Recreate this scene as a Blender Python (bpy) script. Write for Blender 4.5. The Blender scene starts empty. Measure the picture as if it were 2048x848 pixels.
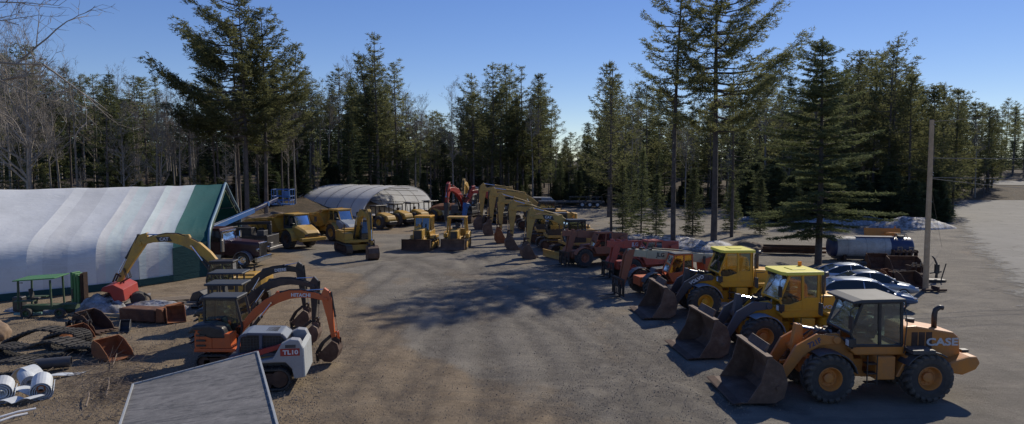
import bpy, bmesh, math, random
from mathutils import Vector, Matrix, noise
R = math.radians
PI = math.pi
random.seed(7)
sc = bpy.context.scene
col = sc.collection
F, CH, PITCH = 1400.0, 7.8, R(4.25)

def ray(px, py):
    u, v = px - 1024.0, 424.0 - py
    return Vector((u, F*math.cos(PITCH) + v*math.sin(PITCH), v*math.cos(PITCH) - F*math.sin(PITCH)))
def g(px, py, z=0.0):            # photo pixel -> point at height z
    d = ray(px, py); t = (z - CH)/d.z
    return Vector((d.x*t, d.y*t, z))
def at(px, py, Y):               # photo pixel -> point at distance Y
    d = ray(px, py); t = Y/d.y
    return Vector((d.x*t, Y, CH + d.z*t))
def sstep(a, b, x):
    t = max(0.0, min(1.0, (x-a)/(b-a))); return t*t*(3-2*t)
def H(x, y):                     # terrain height
    left = sstep(66, 104, y)*4.3*(1 - sstep(-34, -12, x))
    far = max(0.0, y-118)*0.022*(1 - sstep(25, 45, x))
    rt = max(0.0, min(y, 190.0)-106)*0.055*sstep(25, 45, x)
    h = left + far + rt
    w = sstep(60, 90, y)
    h += w*0.5*(noise.noise(Vector((x*.06, y*.06, 3.1))))*(1-sstep(22, 40, x))
    # junk bank on the left rises a little and rolls
    k = sstep(-9, -16, x)*sstep(14, 20, y)*(1-sstep(34, 38, y))
    h += k*(0.18*noise.noise(Vector((x*.35, y*.35, 1.7))) + .10)
    return h

# ---------------------------------------------------------------- mesh builder
class MB:
    def __init__(s):
        s.v = []; s.f = []
    def add(s, vs, fs, M=None):
        n = len(s.v)
        for p in vs:
            p = Vector(p)
            s.v.append(tuple(M @ p) if M else tuple(p))
        for q in fs: s.f.append(tuple(i+n for i in q))
        return s
    def box(s, x0, x1, y0, y1, z0, z1, M=None):
        vs = [(x0,y0,z0),(x1,y0,z0),(x1,y1,z0),(x0,y1,z0),(x0,y0,z1),(x1,y0,z1),(x1,y1,z1),(x0,y1,z1)]
        return s.add(vs, [(0,3,2,1),(4,5,6,7),(0,1,5,4),(1,2,6,5),(2,3,7,6),(3,0,4,7)], M)
    def cbox(s, c, d, M=None):
        return s.box(c[0]-d[0]/2, c[0]+d[0]/2, c[1]-d[1]/2, c[1]+d[1]/2, c[2]-d[2]/2, c[2]+d[2]/2, M)
    def prism(s, poly, y0, y1, M=None):          # poly in (x,z)
        n = len(poly)
        vs = [(x,y0,z) for x,z in poly] + [(x,y1,z) for x,z in poly]
        fs = [tuple(range(n)), tuple(range(2*n-1, n-1, -1))] + [(i,(i+1)%n,(i+1)%n+n,i+n) for i in range(n)]
        return s.add(vs, fs, M)
    def prismz(s, poly, z0, z1, M=None):         # poly in (x,y)
        n = len(poly)
        vs = [(x,y,z0) for x,y in poly] + [(x,y,z1) for x,y in poly]
        fs = [tuple(range(n)), tuple(range(2*n-1, n-1, -1))] + [(i,(i+1)%n,(i+1)%n+n,i+n) for i in range(n)]
        return s.add(vs, fs, M)
    def loft(s, rings, cap=True):
        n = len(rings[0]); b = len(s.v)
        for r in rings: s.v += [tuple(p) for p in r]
        for k in range(len(rings)-1):
            for i in range(n):
                j = (i+1) % n
                s.f.append((b+k*n+i, b+k*n+j, b+(k+1)*n+j, b+(k+1)*n+i))
        if cap:
            s.f.append(tuple(b+i for i in range(n))); s.f.append(tuple(b+(len(rings)-1)*n+i for i in reversed(range(n))))
        return s
    def cyl(s, p0, p1, r, n=10, r1=None, cap=True):
        p0, p1 = Vector(p0), Vector(p1); d = (p1-p0)
        if d.length < 1e-6: return s
        d.normalize(); a = d.orthogonal().normalized(); b = d.cross(a)
        r1 = r if r1 is None else r1
        ring = lambda p, q: [p + (a*math.cos(2*PI*i/n) + b*math.sin(2*PI*i/n))*q for i in range(n)]
        return s.loft([ring(p0, r), ring(p1, r1)], cap)
    def tube(s, pts, r, n=6, r1=None, cap=True):
        pts = [Vector(p) for p in pts]; m = len(pts); r1 = r if r1 is None else r1
        rings = []; a = None
        for k, p in enumerate(pts):
            d = (pts[min(k+1, m-1)] - pts[max(k-1, 0)])
            if d.length < 1e-7: d = Vector((0,0,1))
            d.normalize()
            a = d.orthogonal().normalized() if a is None else (a - d*a.dot(d))
            if a.length < 1e-5: a = d.orthogonal()
            a.normalize(); b = d.cross(a)
            q = r + (r1-r)*k/max(1, m-1)
            rings.append([p + (a*math.cos(2*PI*i/n) + b*math.sin(2*PI*i/n))*q for i in range(n)])
        return s.loft(rings, cap)
    def lathe(s, prof, n=24, M=None, closed=False):   # prof (r, y): round the local Y axis
        vs = []; m = len(prof)
        for k in range(n):
            a = 2*PI*k/n
            for r, y in prof: vs.append((r*math.cos(a), y, r*math.sin(a)))
        fs = []
        for k in range(n):
            for i in range(m if closed else m-1):
                j = (i+1) % m
                fs.append((k*m+i, k*m+j, ((k+1)%n)*m+j, ((k+1)%n)*m+i))
        return s.add(vs, fs, M)
    def bar(s, p0, p1, w, h, w1=None, h1=None):       # rectangular bar, w across, h in its own upright plane
        p0, p1 = Vector(p0), Vector(p1); d = (p1-p0).normalized()
        side = d.cross(Vector((0,0,1)))
        if side.length < 1e-3: side = Vector((0,1,0))
        side.normalize(); up = side.cross(d)
        w1 = w if w1 is None else w1; h1 = h if h1 is None else h1
        rr = lambda p, w, h: [p+side*w/2+up*h/2, p-side*w/2+up*h/2, p-side*w/2-up*h/2, p+side*w/2-up*h/2]
        return s.loft([rr(p0, w, h), rr(p1, w1, h1)])
    def plate(s, pts, t):                              # thin plate: polygon pts extruded by its normal
        pts = [Vector(p) for p in pts]
        nn = Vector((0,0,0))
        for i in range(len(pts)): nn += pts[i].cross(pts[(i+1)%len(pts)])
        nn.normalize(); nn *= t
        return s.loft([pts, [p+nn for p in pts]])

def mesh_of(mb, name, recalc=True, smooth=False):
    me = bpy.data.meshes.new(name)
    me.from_pydata(mb.v, [], mb.f); me.update()
    if recalc:
        bm = bmesh.new(); bm.from_mesh(me)
        bmesh.ops.recalc_face_normals(bm, faces=bm.faces)
        bm.to_mesh(me); bm.free()
    if smooth:
        me.polygons.foreach_set('use_smooth', [True]*len(me.polygons))
    return me
def obj(name, mb, m, parent=None, bev=0, smooth=False, label=None, recalc=True, seg=1):
    me = mesh_of(mb, name, recalc, smooth)
    me.materials.append(m)
    o = bpy.data.objects.new(name, me); col.objects.link(o)
    if parent: o.parent = parent
    if bev:
        b = o.modifiers.new('b', 'BEVEL'); b.width = bev; b.segments = seg; b.limit_method = 'ANGLE'; b.angle_limit = R(35)
        b.use_clamp_overlap = True
        if smooth is False and seg > 1: pass
    if label: o['label'] = label
    return o
def tag(o, label=None, cat=None, group=None, kind=None):
    if label: o['label'] = label
    if cat: o['category'] = cat
    if group: o['group'] = group
    if kind: o['kind'] = kind
    return o
def thing(name, label, cat, loc=(0,0,0), rz=0, group=None):
    o = bpy.data.objects.new(name, None); o.empty_display_size = .3; col.objects.link(o)
    o.location = loc; o.rotation_euler = (0, 0, rz)
    return tag(o, label, cat, group)
def copy_tree(o, parent=None):
    c = o.copy(); col.objects.link(c); c.parent = parent
    for ch in list(o.children): copy_tree(ch, c)
    return c
def text(name, body, size, loc, rot, m, parent, ext=.004, align='CENTER', bold=0.0, sx=1.0):
    cu = bpy.data.curves.new(name, 'FONT'); cu.body = body; cu.size = size; cu.extrude = ext
    cu.align_x = align; cu.align_y = 'CENTER'; cu.offset = bold; cu.resolution_u = 3
    t = bpy.data.objects.new(name, cu); col.objects.link(t)
    dg = bpy.context.evaluated_depsgraph_get()
    me = bpy.data.meshes.new_from_object(t.evaluated_get(dg)); me.name = name
    bpy.data.objects.remove(t); bpy.data.curves.remove(cu)
    me.materials.clear(); me.materials.append(m)
    o = bpy.data.objects.new(name, me); col.objects.link(o)
    o.parent = parent; o.location = loc; o.rotation_euler = rot; o.scale = (sx, 1, 1)
    return o

# ---------------------------------------------------------------- materials
_M = {}
def new_mat(name):
    m = bpy.data.materials.new(name); m.use_nodes = True
    nt = m.node_tree; nt.nodes.clear()
    out = nt.nodes.new('ShaderNodeOutputMaterial'); b = nt.nodes.new('ShaderNodeBsdfPrincipled')
    nt.links.new(b.outputs[0], out.inputs[0])
    return m, nt, b, out
def N(nt, t, **k):
    n = nt.nodes.new(t)
    for a, v in k.items():
        if a.startswith('i_'): n.inputs[a[2:].replace('_', ' ')].default_value = v
        else: setattr(n, a, v)
    return n
def ramp(nt, fac, stops):
    r = nt.nodes.new('ShaderNodeValToRGB'); e = r.color_ramp.elements
    while len(e) < len(stops): e.new(.5)
    for i, (p, c) in enumerate(stops):
        e[i].position = p; e[i].color = (*c, 1) if len(c) == 3 else c
    nt.links.new(fac, r.inputs[0]); return r.outputs[0]
def mixc(nt, fac, a, b, mode='MIX'):
    m = nt.nodes.new('ShaderNodeMix'); m.data_type = 'RGBA'; m.blend_type = mode
    for s, v in ((0, fac), (6, a), (7, b)):
        if isinstance(v, (int, float)): m.inputs[s].default_value = v
        elif isinstance(v, tuple): m.inputs[s].default_value = (*v, 1)
        else: nt.links.new(v, m.inputs[s])
    return m.outputs[2]
def nz(nt, vec, scale, detail=4, rough=.6, dist=0):
    n = N(nt, 'ShaderNodeTexNoise'); n.inputs['Scale'].default_value = scale; n.inputs['Detail'].default_value = detail
    n.inputs['Roughness'].default_value = rough; n.inputs['Distortion'].default_value = dist
    if vec: nt.links.new(vec, n.inputs['Vector'])
    return n.outputs[0]
def ocoord(nt): return N(nt, 'ShaderNodeTexCoord').outputs['Object']
def gpos(nt): return N(nt, 'ShaderNodeNewGeometry').outputs['Position']
def bump(nt, b, h, s, d=.02):
    u = N(nt, 'ShaderNodeBump'); u.inputs['Strength'].default_value = s; u.inputs['Distance'].default_value = d
    nt.links.new(h, u.inputs['Height']); nt.links.new(u.outputs[0], b.inputs['Normal'])
def paint(name, c, rough=.42, dirt=.4, dust=(.15,.125,.10), metal=0.0, sc_=1.6, chips=None):
    if name in _M: return _M[name]
    m, nt, b, out = new_mat(name)
    v = gpos(nt)
    n1 = ramp(nt, nz(nt, v, sc_, 8, .68), [(.38, (0,0,0)), (.72, (1,1,1))])
    n2 = ramp(nt, nz(nt, v, 9, 5, .7), [(.45, (0,0,0)), (.75, (1,1,1))])
    f = N(nt, 'ShaderNodeMath', operation='MULTIPLY_ADD'); nt.links.new(n1, f.inputs[0]); f.inputs[1].default_value = dirt; 
    f2 = N(nt, 'ShaderNodeMath', operation='MULTIPLY'); nt.links.new(n2, f2.inputs[0]); f2.inputs[1].default_value = dirt*.5
    nt.links.new(f2.outputs[0], f.inputs[2])
    c1 = mixc(nt, f.outputs[0], c, dust)
    if chips:
        n3 = ramp(nt, nz(nt, v, 5, 9, .75), [(.60, (0,0,0)), (.64, (1,1,1))])
        c1 = mixc(nt, n3, c1, chips)
    nt.links.new(c1, b.inputs['Base Color'])
    r = N(nt, 'ShaderNodeMath', operation='MULTIPLY_ADD'); nt.links.new(f.outputs[0], r.inputs[0]); r.inputs[1].default_value = .45; r.inputs[2].default_value = rough
    nt.links.new(r.outputs[0], b.inputs['Roughness']); b.inputs['Metallic'].default_value = metal
    bump(nt, b, nz(nt, v, 14, 5), .12, .01)
    _M[name] = m; return m
def rust(name, a=(.13,.055,.028), c=(.05,.03,.022), d=(.20,.12,.075), rough=.85):
    if name in _M: return _M[name]
    m, nt, b, out = new_mat(name); v = gpos(nt)
    c1 = ramp(nt, nz(nt, v, 2.2, 9, .7), [(.3, c), (.5, a), (.72, d)])
    nt.links.new(c1, b.inputs['Base Color']); b.inputs['Roughness'].default_value = rough
    bump(nt, b, nz(nt, v, 10, 7, .7), .4, .02)
    _M[name] = m; return m
def glass(name, tint=(.50,.60,.57), fac=.16):
    if name in _M: return _M[name]
    m, nt, b, out = new_mat(name); nt.nodes.remove(b)
    t = N(nt, 'ShaderNodeBsdfTransparent'); t.inputs[0].default_value = (*tint, 1)
    gl = N(nt, 'ShaderNodeBsdfGlossy'); gl.inputs['Roughness'].default_value = .04; gl.inputs[0].default_value = (.9,.95,1,1)
    df = N(nt, 'ShaderNodeBsdfDiffuse'); df.inputs[0].default_value = (.25,.25,.23,1)
    mx0 = N(nt, 'ShaderNodeMixShader'); mx0.inputs[0].default_value = .05
    nt.links.new(t.outputs[0], mx0.inputs[1]); nt.links.new(df.outputs[0], mx0.inputs[2])
    fr = N(nt, 'ShaderNodeFresnel'); fr.inputs[0].default_value = 1.6
    a = N(nt, 'ShaderNodeMath', operation='ADD'); nt.links.new(fr.outputs[0], a.inputs[0]); a.inputs[1].default_value = fac-.05
    mx = N(nt, 'ShaderNodeMixShader'); nt.links.new(a.outputs[0], mx.inputs[0]); nt.links.new(mx0.outputs[0], mx.inputs[1]); nt.links.new(gl.outputs[0], mx.inputs[2])
    nt.links.new(mx.outputs[0], out.inputs[0])
    _M[name] = m; return m

CATY = paint('cat_yellow', (.55,.32,.045), .4, .45)
CATW = paint('worn_yellow', (.55,.33,.075), .5, .5, dust=(.18,.135,.08), chips=(.12,.075,.045))
VOLY = paint('loader_yellow', (.72,.36,.02), .38, .22)
VOLR = paint('roof_yellow', (.80,.72,.10), .42, .12)
CASE = paint('loader_orange', (.58,.215,.035), .4, .38)
HITO = paint('digger_orange', (.60,.115,.02), .4, .25)
REDM = paint('machine_red', (.36,.028,.02), .45, .25)
REDF = paint('faded_red', (.58,.10,.055), .5, .4)
ORNG = paint('lift_orange', (.56,.12,.03), .45, .3)
RORG = paint('weathered_orange', (.36,.12,.055), .6, .5)
CREM = paint('cream_paint', (.50,.48,.32), .45, .3)
BLK = paint('black_paint', (.018,.018,.020), .38, .3)
DKG = paint('dark_grey_paint', (.045,.05,.058), .42, .3)
MGR = paint('charcoal_roof', (.040,.048,.058), .6, .12)
LGR = paint('light_grey_paint', (.34,.35,.355), .42, .25)
MIDG = paint('grey_blue_paint', (.20,.235,.28), .45, .2)
WHT = paint('white_paint', (.72,.74,.76), .5, .25)
BLUE = paint('blue_paint', (.025,.12,.34), .4, .25)
DBLU = paint('deep_blue_paint', (.018,.035,.11), .35, .25)
GRN = paint('green_paint', (.045,.20,.055), .5, .35)
DGRN = paint('dark_green_paint', (.02,.07,.025), .6, .5)
MAR = paint('maroon_paint', (.045,.012,.016), .28, .2)
RUB = paint('rubber', (.030,.029,.029), .75, .55, dust=(.13,.115,.095))
RUBD = paint('dusty_tread', (.055,.050,.045), .85, .6, dust=(.17,.15,.125))
SLT = paint('slate_arm_paint', (.075,.083,.098), .45, .3)
TRK = paint('track_steel', (.06,.052,.045), .6, .6, dust=(.15,.12,.09))
CHR = paint('chrome', (.72,.74,.76), .12, .12, metal=1.0)
STL = paint('bare_steel', (.32,.31,.30), .35, .35, metal=.7)
RODM = paint('piston_rod', (.75,.75,.75), .15, .05, metal=1.0)
HOSE = paint('hose_rubber', (.012,.012,.013), .5, .2)
RUST = rust('rusty_steel')
RUSTD = rust('dark_rust', (.075,.04,.026), (.03,.022,.018), (.12,.075,.05))
RUSTO = rust('orange_rust', (.24,.085,.03), (.10,.045,.025), (.30,.15,.07))
BUCK = rust('bucket_steel', (.12,.070,.046), (.060,.040,.030), (.19,.135,.10), .7)
GLS = glass('cab_glass', (.34,.43,.40), .14)
GLSD = glass('dark_glass', (.18,.22,.22), .18)
GLSB = glass('blue_glass', (.30,.40,.44), .13)
SEAT = paint('seat_vinyl', (.03,.03,.03), .6, .2)
WOOD = paint('weathered_wood', (.30,.24,.17), .8, .5)
# ---------------------------------------------------------------- shared machine parts
def rr(M=None): return M
def T(x, y, z, rz=0, ry=0): return Matrix.Translation((x, y, z)) @ Matrix.Rotation(rz, 4, 'Z') @ Matrix.Rotation(ry, 4, 'Y')

def wheel(parent, x, y, r, w, rimm, side, rimr=.5, lugs='chevron', nl=22, det=1, name='wheel', lh=.045):
    """tyre (axis Y) with a rim as its sub-part; side = +1/-1 is the outward side"""
    e = MB(); td = MB()
    rw = r*rimr; hw = w/2
    prof = [(rw, -hw*.8), (rw+.3*(r-rw), -hw), (r-.25*(r-rw), -hw*1.0), (r-.07*(r-rw), -hw*.86), (r-lh*.4, -hw*.4), (r-lh*.4, hw*.4),
            (r-.07*(r-rw), hw*.86), (r-.25*(r-rw), hw*1.0), (rw+.3*(r-rw), hw), (rw, hw*.8)]
    e.lathe(prof, 36 if det else 20)
    if lugs and det:
        def rad(t):  # t 0..1.15 across half the tread, then down the shoulder
            if t < .8: return r-lh*.4, t*hw
            q = (t-.8)/.35
            return r-lh*.4 - q*.26*(r-rw), hw*(.8+.22*min(1, q*1.4))
        for k in range(nl):
            for s in (-1, 1):
                a0 = 2*PI*(k + (.5 if s > 0 else 0))/nl
                st = []
                wd = 2*PI/nl*.60
                if lugs == 'chevron':
                    for t in (.04, .45, .8, .98, 1.15):
                        rr_, yy = rad(t); sk = t*2*PI/nl*.8
                        st.append((a0+sk, rr_, yy*s, wd*(.75+.35*t)))
                else:
                    for t in (.12, .6, .8, 1.1):
                        rr_, yy = rad(t); st.append((a0, rr_, yy*s, wd*1.1))
                rings = []
                for a, q, yy, wa in st:
                    h = lh if lugs == 'chevron' else lh*.7
                    ring = []
                    for da, dr in ((-wa/2, -.02), (wa/2, -.02), (wa/2*.8, h), (-wa/2*.8, h)):
                        ring.append(((q+dr)*math.cos(a+da), yy + (s*.02 if dr > 0 and abs(yy) > hw*.9 else 0), (q+dr)*math.sin(a+da)))
                    rings.append(ring)
                td.loft(rings)
    if det and lugs: pass
    o = obj(name, e, RUB, parent); o.location = (x, y, r)
    if td.f: obj('tread', td, RUBD, o)
    o.rotation_euler = (0, random.uniform(0, 1), 0)
    if rimm:
        q = MB()
        s = side
        pr = [(rw*1.02, s*hw*.86), (rw*.97, s*hw*.88), (rw*.90, s*hw*.72), (rw*.78, s*hw*.35), (rw*.72, s*hw*.22), (rw*.45, s*hw*.20), (rw*.42, s*hw*.50), (rw*.34, s*hw*.56), (0.001, s*hw*.58)]
        q.lathe(pr, 28 if det else 16)
        q.lathe([(rw*1.01, -s*hw*.8), (0.001, -s*hw*.6)], 16)
        if det:
            for k in range(10):
                a = 2*PI*k/10; q.cyl((rw*.58*math.cos(a), s*hw*.2, rw*.58*math.sin(a)), (rw*.58*math.cos(a), s*hw*.30, rw*.58*math.sin(a)), rw*.045, 6)
        obj('rim', q, rimm, o, recalc=True)
    return o

def track(parent, x0, x1, y, w, h, n=34, m=None, wheels=True, z=0.0, rub=False, frame_m=None, det=1):
    """crawler track: shoes round a stadium path, with rollers and frame inside (sub-parts)"""
    r = h/2; L = x1-x0-h; per = 2*L + 2*PI*r
    e = MB(); t = h*.055
    def pos(s):
        s %= per
        if s < L: return (x0+r+s, z, 0.0)
        s -= L
        if s < PI*r:
            a = s/r; return (x1-r+r*math.sin(a), z+r-r*math.cos(a), -a)
        s -= PI*r
        if s < L: return (x1-r-s, z+h, -PI)
        s -= L; a = s/r
        return (x0+r-r*math.sin(a), z+r+r*math.cos(a), -PI-a)
    seg = per/n
    for k in range(n):
        px, pz, an = pos(k*seg)
        M = Matrix.Translation((px, y, pz)) @ Matrix.Rotation(an, 4, 'Y')
        e.box(-seg*.47, seg*.47, -w/2, w/2, 0, t*1.3, M)
        if not rub or k % 2 == 0: e.box(-seg*.15, seg*.1, -w/2, w/2, -t*1.2, 0, M)
    for k in range(48):   # closed inner belt
        a, b = pos(k*per/48), pos((k+1)*per/48)
        e.bar((a[0], y, a[1]) , (b[0], y, b[1]), w*.7, t*.8)
    ca = Vector(((x0+x1)/2, y, z+r))
    o = obj('track', e, m or TRK, parent)
    if wheels:
        f = MB()
        f.box(x0+r, x1-r, y-w*.28, y+w*.28, z+h*.25, z+h*.78)
        s_ = 1 if y > 0 else -1
        f.box(x0+r, x1-r, y+s_*w*.1, y+s_*w*.36, z+h*.33, z+h*.66)
        for xx in (x0+r, x1-r):
            f.lathe([(.001, -w*.36), (r*.78, -w*.36), (r*.80, -w*.2), (r*.80, w*.2), (r*.78, w*.36), (r*.5, w*.40), (.001, w*.42)], 18, Matrix.Translation((xx, y, z+r)))
        nr = max(3, int((x1-x0)/.45))
        for k in range(nr):
            xx = x0+h + (x1-x0-2*h)*k/max(1, nr-1)
            f.cyl((xx, y-w*.33, z+h*.2), (xx, y+w*.33, z+h*.2), h*.13, 10)
        obj('roller_frame', f, frame_m or RUSTD, o)
    return o

def ram(name, p0, p1, r, parent, m=BLK, frac=.55, y=0):
    """hydraulic cylinder: barrel with a bright rod as sub-part"""
    p0, p1 = Vector((p0[0], y, p0[1])), Vector((p1[0], y, p1[1]))
    q = p0.lerp(p1, frac)
    e = MB().cyl(p0, q, r, 10).cyl(p0.lerp(p1, frac-.04), q, r*1.25, 10)
    o = obj(name, e, m, parent, smooth=False)
    d = MB().cyl(q, p1, r*.5, 8)
    e2 = Vector((0, r*1.1, 0)); d.cyl(p1-e2, p1+e2, r*.9, 8)
    obj('rod', d, RODM, o)
    return o

def offset_poly(path, widths):
    """closed outline in XZ around a centre line with a width at each joint"""
    up = []; dn = []
    n = len(path)
    for i, (x, z) in enumerate(path):
        a = Vector(path[max(0, i-1)]); b = Vector(path[min(n-1, i+1)])
        d = (b-a).normalized(); nn = Vector((-d.y, d.x))
        up.append((x+nn.x*widths[i]/2, z+nn.y*widths[i]/2)); dn.append((x-nn.x*widths[i]/2, z-nn.y*widths[i]/2))
    return up + dn[::-1]
def smooth_path(P, k=6):
    """quadratic through foot, bend, tip"""
    a, b, c = [Vector(p) for p in P]; out = []
    c1 = b*2 - (a+c)/2
    c1 = b + (c1-b)*.55
    for i in range(k+1):
        t = i/k; out.append(tuple(a*(1-t)**2 + c1*2*t*(1-t) + c*t*t))
    return out

def digger_bucket(parent, px, pz, ang, s, m=BUCK, w=1.0, name='bucket', teeth=5):
    """excavator bucket hung from (px,pz); ang = direction of curl in XZ"""
    prof = [(0, 0), (.35, .12), (.75, -.05), (1.02, -.45), (1.0, -.9), (.72, -1.2), (.15, -1.3)]
    e = MB(); t = .04
    ca, sa = math.cos(ang), math.sin(ang)
    P = [((x*ca - z*sa)*s, (x*sa + z*ca)*s) for x, z in prof]
    Q = [((x*ca - z*sa)*s, (x*sa + z*ca)*s) for x, z in [(.06,-.06), (.34,.04), (.70,-.11), (.94,-.47), (.92,-.87), (.68,-1.12), (.17,-1.22)]]
    hw = w*s/2
    e.prism([(px+x, pz+z) for x, z in P+Q[::-1]], -hw, hw)
    for y in (-hw, hw-t*s):
        e.prism([(px+x, pz+z) for x, z in P], y-.003, y+t*s+.003)
    for k in range(teeth):
        y = -hw + (k+.5)*2*hw/teeth
        a = Vector((P[6][0], P[6][1])); d = (a-Vector(P[5])).normalized()
        b = a + d*.22*s
        e.bar((px+a.x, y, pz+a.y), (px+b.x, y, pz+b.y), .09*s, .09*s, .03*s, .03*s)
    for y in (-hw*.4, hw*.4):
        e.prism([(px+x*s*ca-z*s*sa, pz+x*s*sa+z*s*ca) for x, z in [(-.12,-.1), (-.05,.22), (.25,.32), (.5,.1)]], y-.025*s, y+.025*s)
    return obj(name, e, m, parent, bev=.01)

def cab_shell(e, prof, y0, y1, t=.06):
    """cab pillars along a side outline (closed poly XZ) on both sides with cross members"""
    n = len(prof)
    for y in (y0, y1):
        for i in range(n):
            a, b = prof[i], prof[(i+1) % n]
            e.bar((a[0], y, a[1]), (b[0], y, b[1]), t, t)
    for a in prof: e.bar((a[0], y0, a[1]), (a[0], y1, a[1]), t, t)
def cab_glass(parent, prof, y0, y1, m=GLS, skip=()):
    e = MB(); n = len(prof)
    e.add([(x, y0, z) for x, z in prof], [tuple(range(n))])
    e.add([(x, y1, z) for x, z in prof], [tuple(range(n))])
    for i in range(n):
        if i in skip: continue
        a, b = prof[i], prof[(i+1) % n]
        e.add([(a[0], y0, a[1]), (b[0], y0, b[1]), (b[0], y1, b[1]), (a[0], y1, a[1])], [(0,1,2,3)])
    return obj('cab_window', e, m, parent, recalc=False)
def seat_part(parent, x, y, z, s=1.0):
    e = MB()
    e.box(x-.25*s, x+.25*s, y-.24*s, y+.24*s, z, z+.14*s)
    e.prism([(x-.27*s, z+.1*s), (x-.15*s, z+.14*s), (x-.26*s, z+.78*s), (x-.38*s, z+.76*s)], y-.23*s, y+.23*s)
    e.box(x-.1*s, x+.1*s, y-.12*s, y+.12*s, z-.3*s, z)
    return obj('seat', e, SEAT, parent, bev=.03)

# ---------------------------------------------------------------- excavator
def excavator(name, label, loc, head, s=1.0, cm=CATW, bm=None, hm=None, cabm=BLK, track_yaw=0.0, pose=None, attach='bucket',
              text_=None, tcol=None, canopy=False, blade=False, cwm=None, thumb=False, group=None, near=False, round_tail=False,
              trackm=None, rub=False, bang=-.6, attach_m=None, cabside=1, textm=None, badge=False, bside=1, roofm=None, bscale=1.0, mini=False):
    bm = bm or cm; hm = hm or cm; cwm = cwm or cm
    t = thing(name, label, 'excavator', loc, head, group)
    # undercarriage
    und = bpy.data.objects.new('undercarriage', None); 
    TL, TG, TW, THh = 4.1*s, 1.15*s, .60*s, .92*s
    if mini: TL, TG, TW, THh = 2.3*s/.55*.55*1.0, .78, .40, .56
    e = MB()
    M = Matrix.Rotation(track_yaw, 4, 'Z')
    bz = THh
    e.box(-TL*.28, TL*.28, -TG*.95, TG*.95, THh*.35, THh*.9)
    e.cyl((0,0,THh*.85), (0,0,THh*1.15), .62*s if not mini else .42, 20)
    uc = obj('undercarriage', e, hm if not mini else RUSTD, t); uc.rotation_euler.z = track_yaw
    for sg in (-1, 1):
        tr = track(t, -TL/2, TL/2, sg*TG, TW, THh, 38 if near else 30, trackm or TRK, rub=rub)
        tr.rotation_euler.z = track_yaw
    if blade:
        b = MB(); bx = TL/2+.42*s if not mini else TL/2+.35
        bh = .62*s if not mini else .36; bw = (TG+TW/2)
        b.prism([(bx, .05), (bx+.12, .02), (bx+.05, bh*.5), (bx+.12, bh), (bx, bh)], -bw, bw)
        for y in (-bw*.45, bw*.45): b.bar((TL*.2, y, THh*.45), (bx+.03, y, bh*.5), .12*s+.03, .14*s+.03)
        bl = obj('dozer_blade', b, cm if not mini else RUSTD, t, bev=.01); bl.rotation_euler.z = track_yaw
    # house
    z0 = THh*1.15 + .02
    RX, WY, HB = (2.6*s, 1.32*s, 1.05*s) if not mini else (1.02, .92, .80)
    FX = 1.35*s if not mini else .80
    e = MB()
    e.prismz([(-RX*.72, -WY), (FX, -WY), (FX, WY), (-RX*.72, WY)], z0, z0+.24*s)
    e.box(-RX*.70, -.1*s, -WY*.97, WY*.97, z0+.24*s, z0+HB)                          # engine bay
    e.box(-.1*s, FX*.8, -WY*.97, -WY*.35, z0+.24*s, z0+HB*.86)                       # tank side
    if not mini:
        e.box(-RX*.60, -.5*s, -WY*.6, WY*.45, z0+HB, z0+HB+.14*s)
        for k in range(5): e.box(-RX*.5+k*.16*s, -RX*.5+k*.16*s+.07*s, WY*.96, WY*.985, z0+.4*s, z0+HB*.8)
    body = obj('upper_body', e, hm, t, bev=.03*s+.01, seg=2)
    # counterweight: rounded plan
    pts = []
    for k in range(-6, 7):
        a = PI + k/6*R(62); q = RX*(1.0 if not round_tail else .98)
        pts.append((q*math.cos(a)*1.0, max(-WY*1.0, min(WY*1.0, -q*math.sin(a)*(1.0)))))
    pts = [(-RX*.66, WY*1.0)] + sorted(pts, key=lambda p: -p[1]) + [(-RX*.66, -WY*1.0)]
    e = MB().prismz(pts, z0+.05*s, z0+HB*(.92 if not mini else 1.05))
    cw = obj('counterweight', e, cwm, t, bev=.07*s, seg=2)
    if mini:
        e = MB()
        for k in range(3): e.box(-RX*1.001-.003, -RX*.93, -WY*.75, -WY*.2, z0+.25+k*.2, z0+.31+k*.2)
        for k in range(3): e.box(-RX*.62, -RX*.28, -WY*1.02-.004, -WY*.99, z0+.22+k*.19, z0+.29+k*.19)
        obj('vent', e, BLK, t)
        e = MB()   # dark engine hood dome
        pr = [(-RX*.95, z0+HB*.95), (-RX*.8, z0+HB*1.25), (-.15, z0+HB*1.32), (.35, z0+HB*1.15), (.5, z0+HB*.6), (-.1, z0+HB*.6)]
        e.prism(pr, -WY*.99, -.16)
        obj('engine_hood', e, BLK, t, bev=.10, seg=3)
    else:
        e = MB(); e.cyl((-RX*.45, -WY*.5, z0+HB), (-RX*.45, -WY*.5, z0+HB+.55*s), .07*s, 10)
        obj('exhaust', e, BLK, t)
        e = MB()  # handrails
        for y in (-WY*.93,):
            e.tube([(FX*.7, y, z0+HB*.8), (FX*.7, y, z0+HB*1.3), (0, y, z0+HB*1.4), (-.3*s, y, z0+HB)], .02, 5)
        obj('handrail', e, BLK, t)
    # cab
    cs = cabside
    if not mini: prof = [(-.35*s, z0+.28*s), (1.28*s, z0+.28*s), (1.42*s, z0+.85*s), (1.12*s, z0+2.0*s), (-.30*s, z0+2.05*s)]; cy0, cy1 = cs*.30*s, cs*1.26*s
    else: prof = [(-.66, z0+.35), (.70, z0+.25), (.78, z0+.8), (.56, z0+1.82), (-.64, z0+1.85)]; cy0, cy1 = cs*-.12, cs*.86
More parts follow.
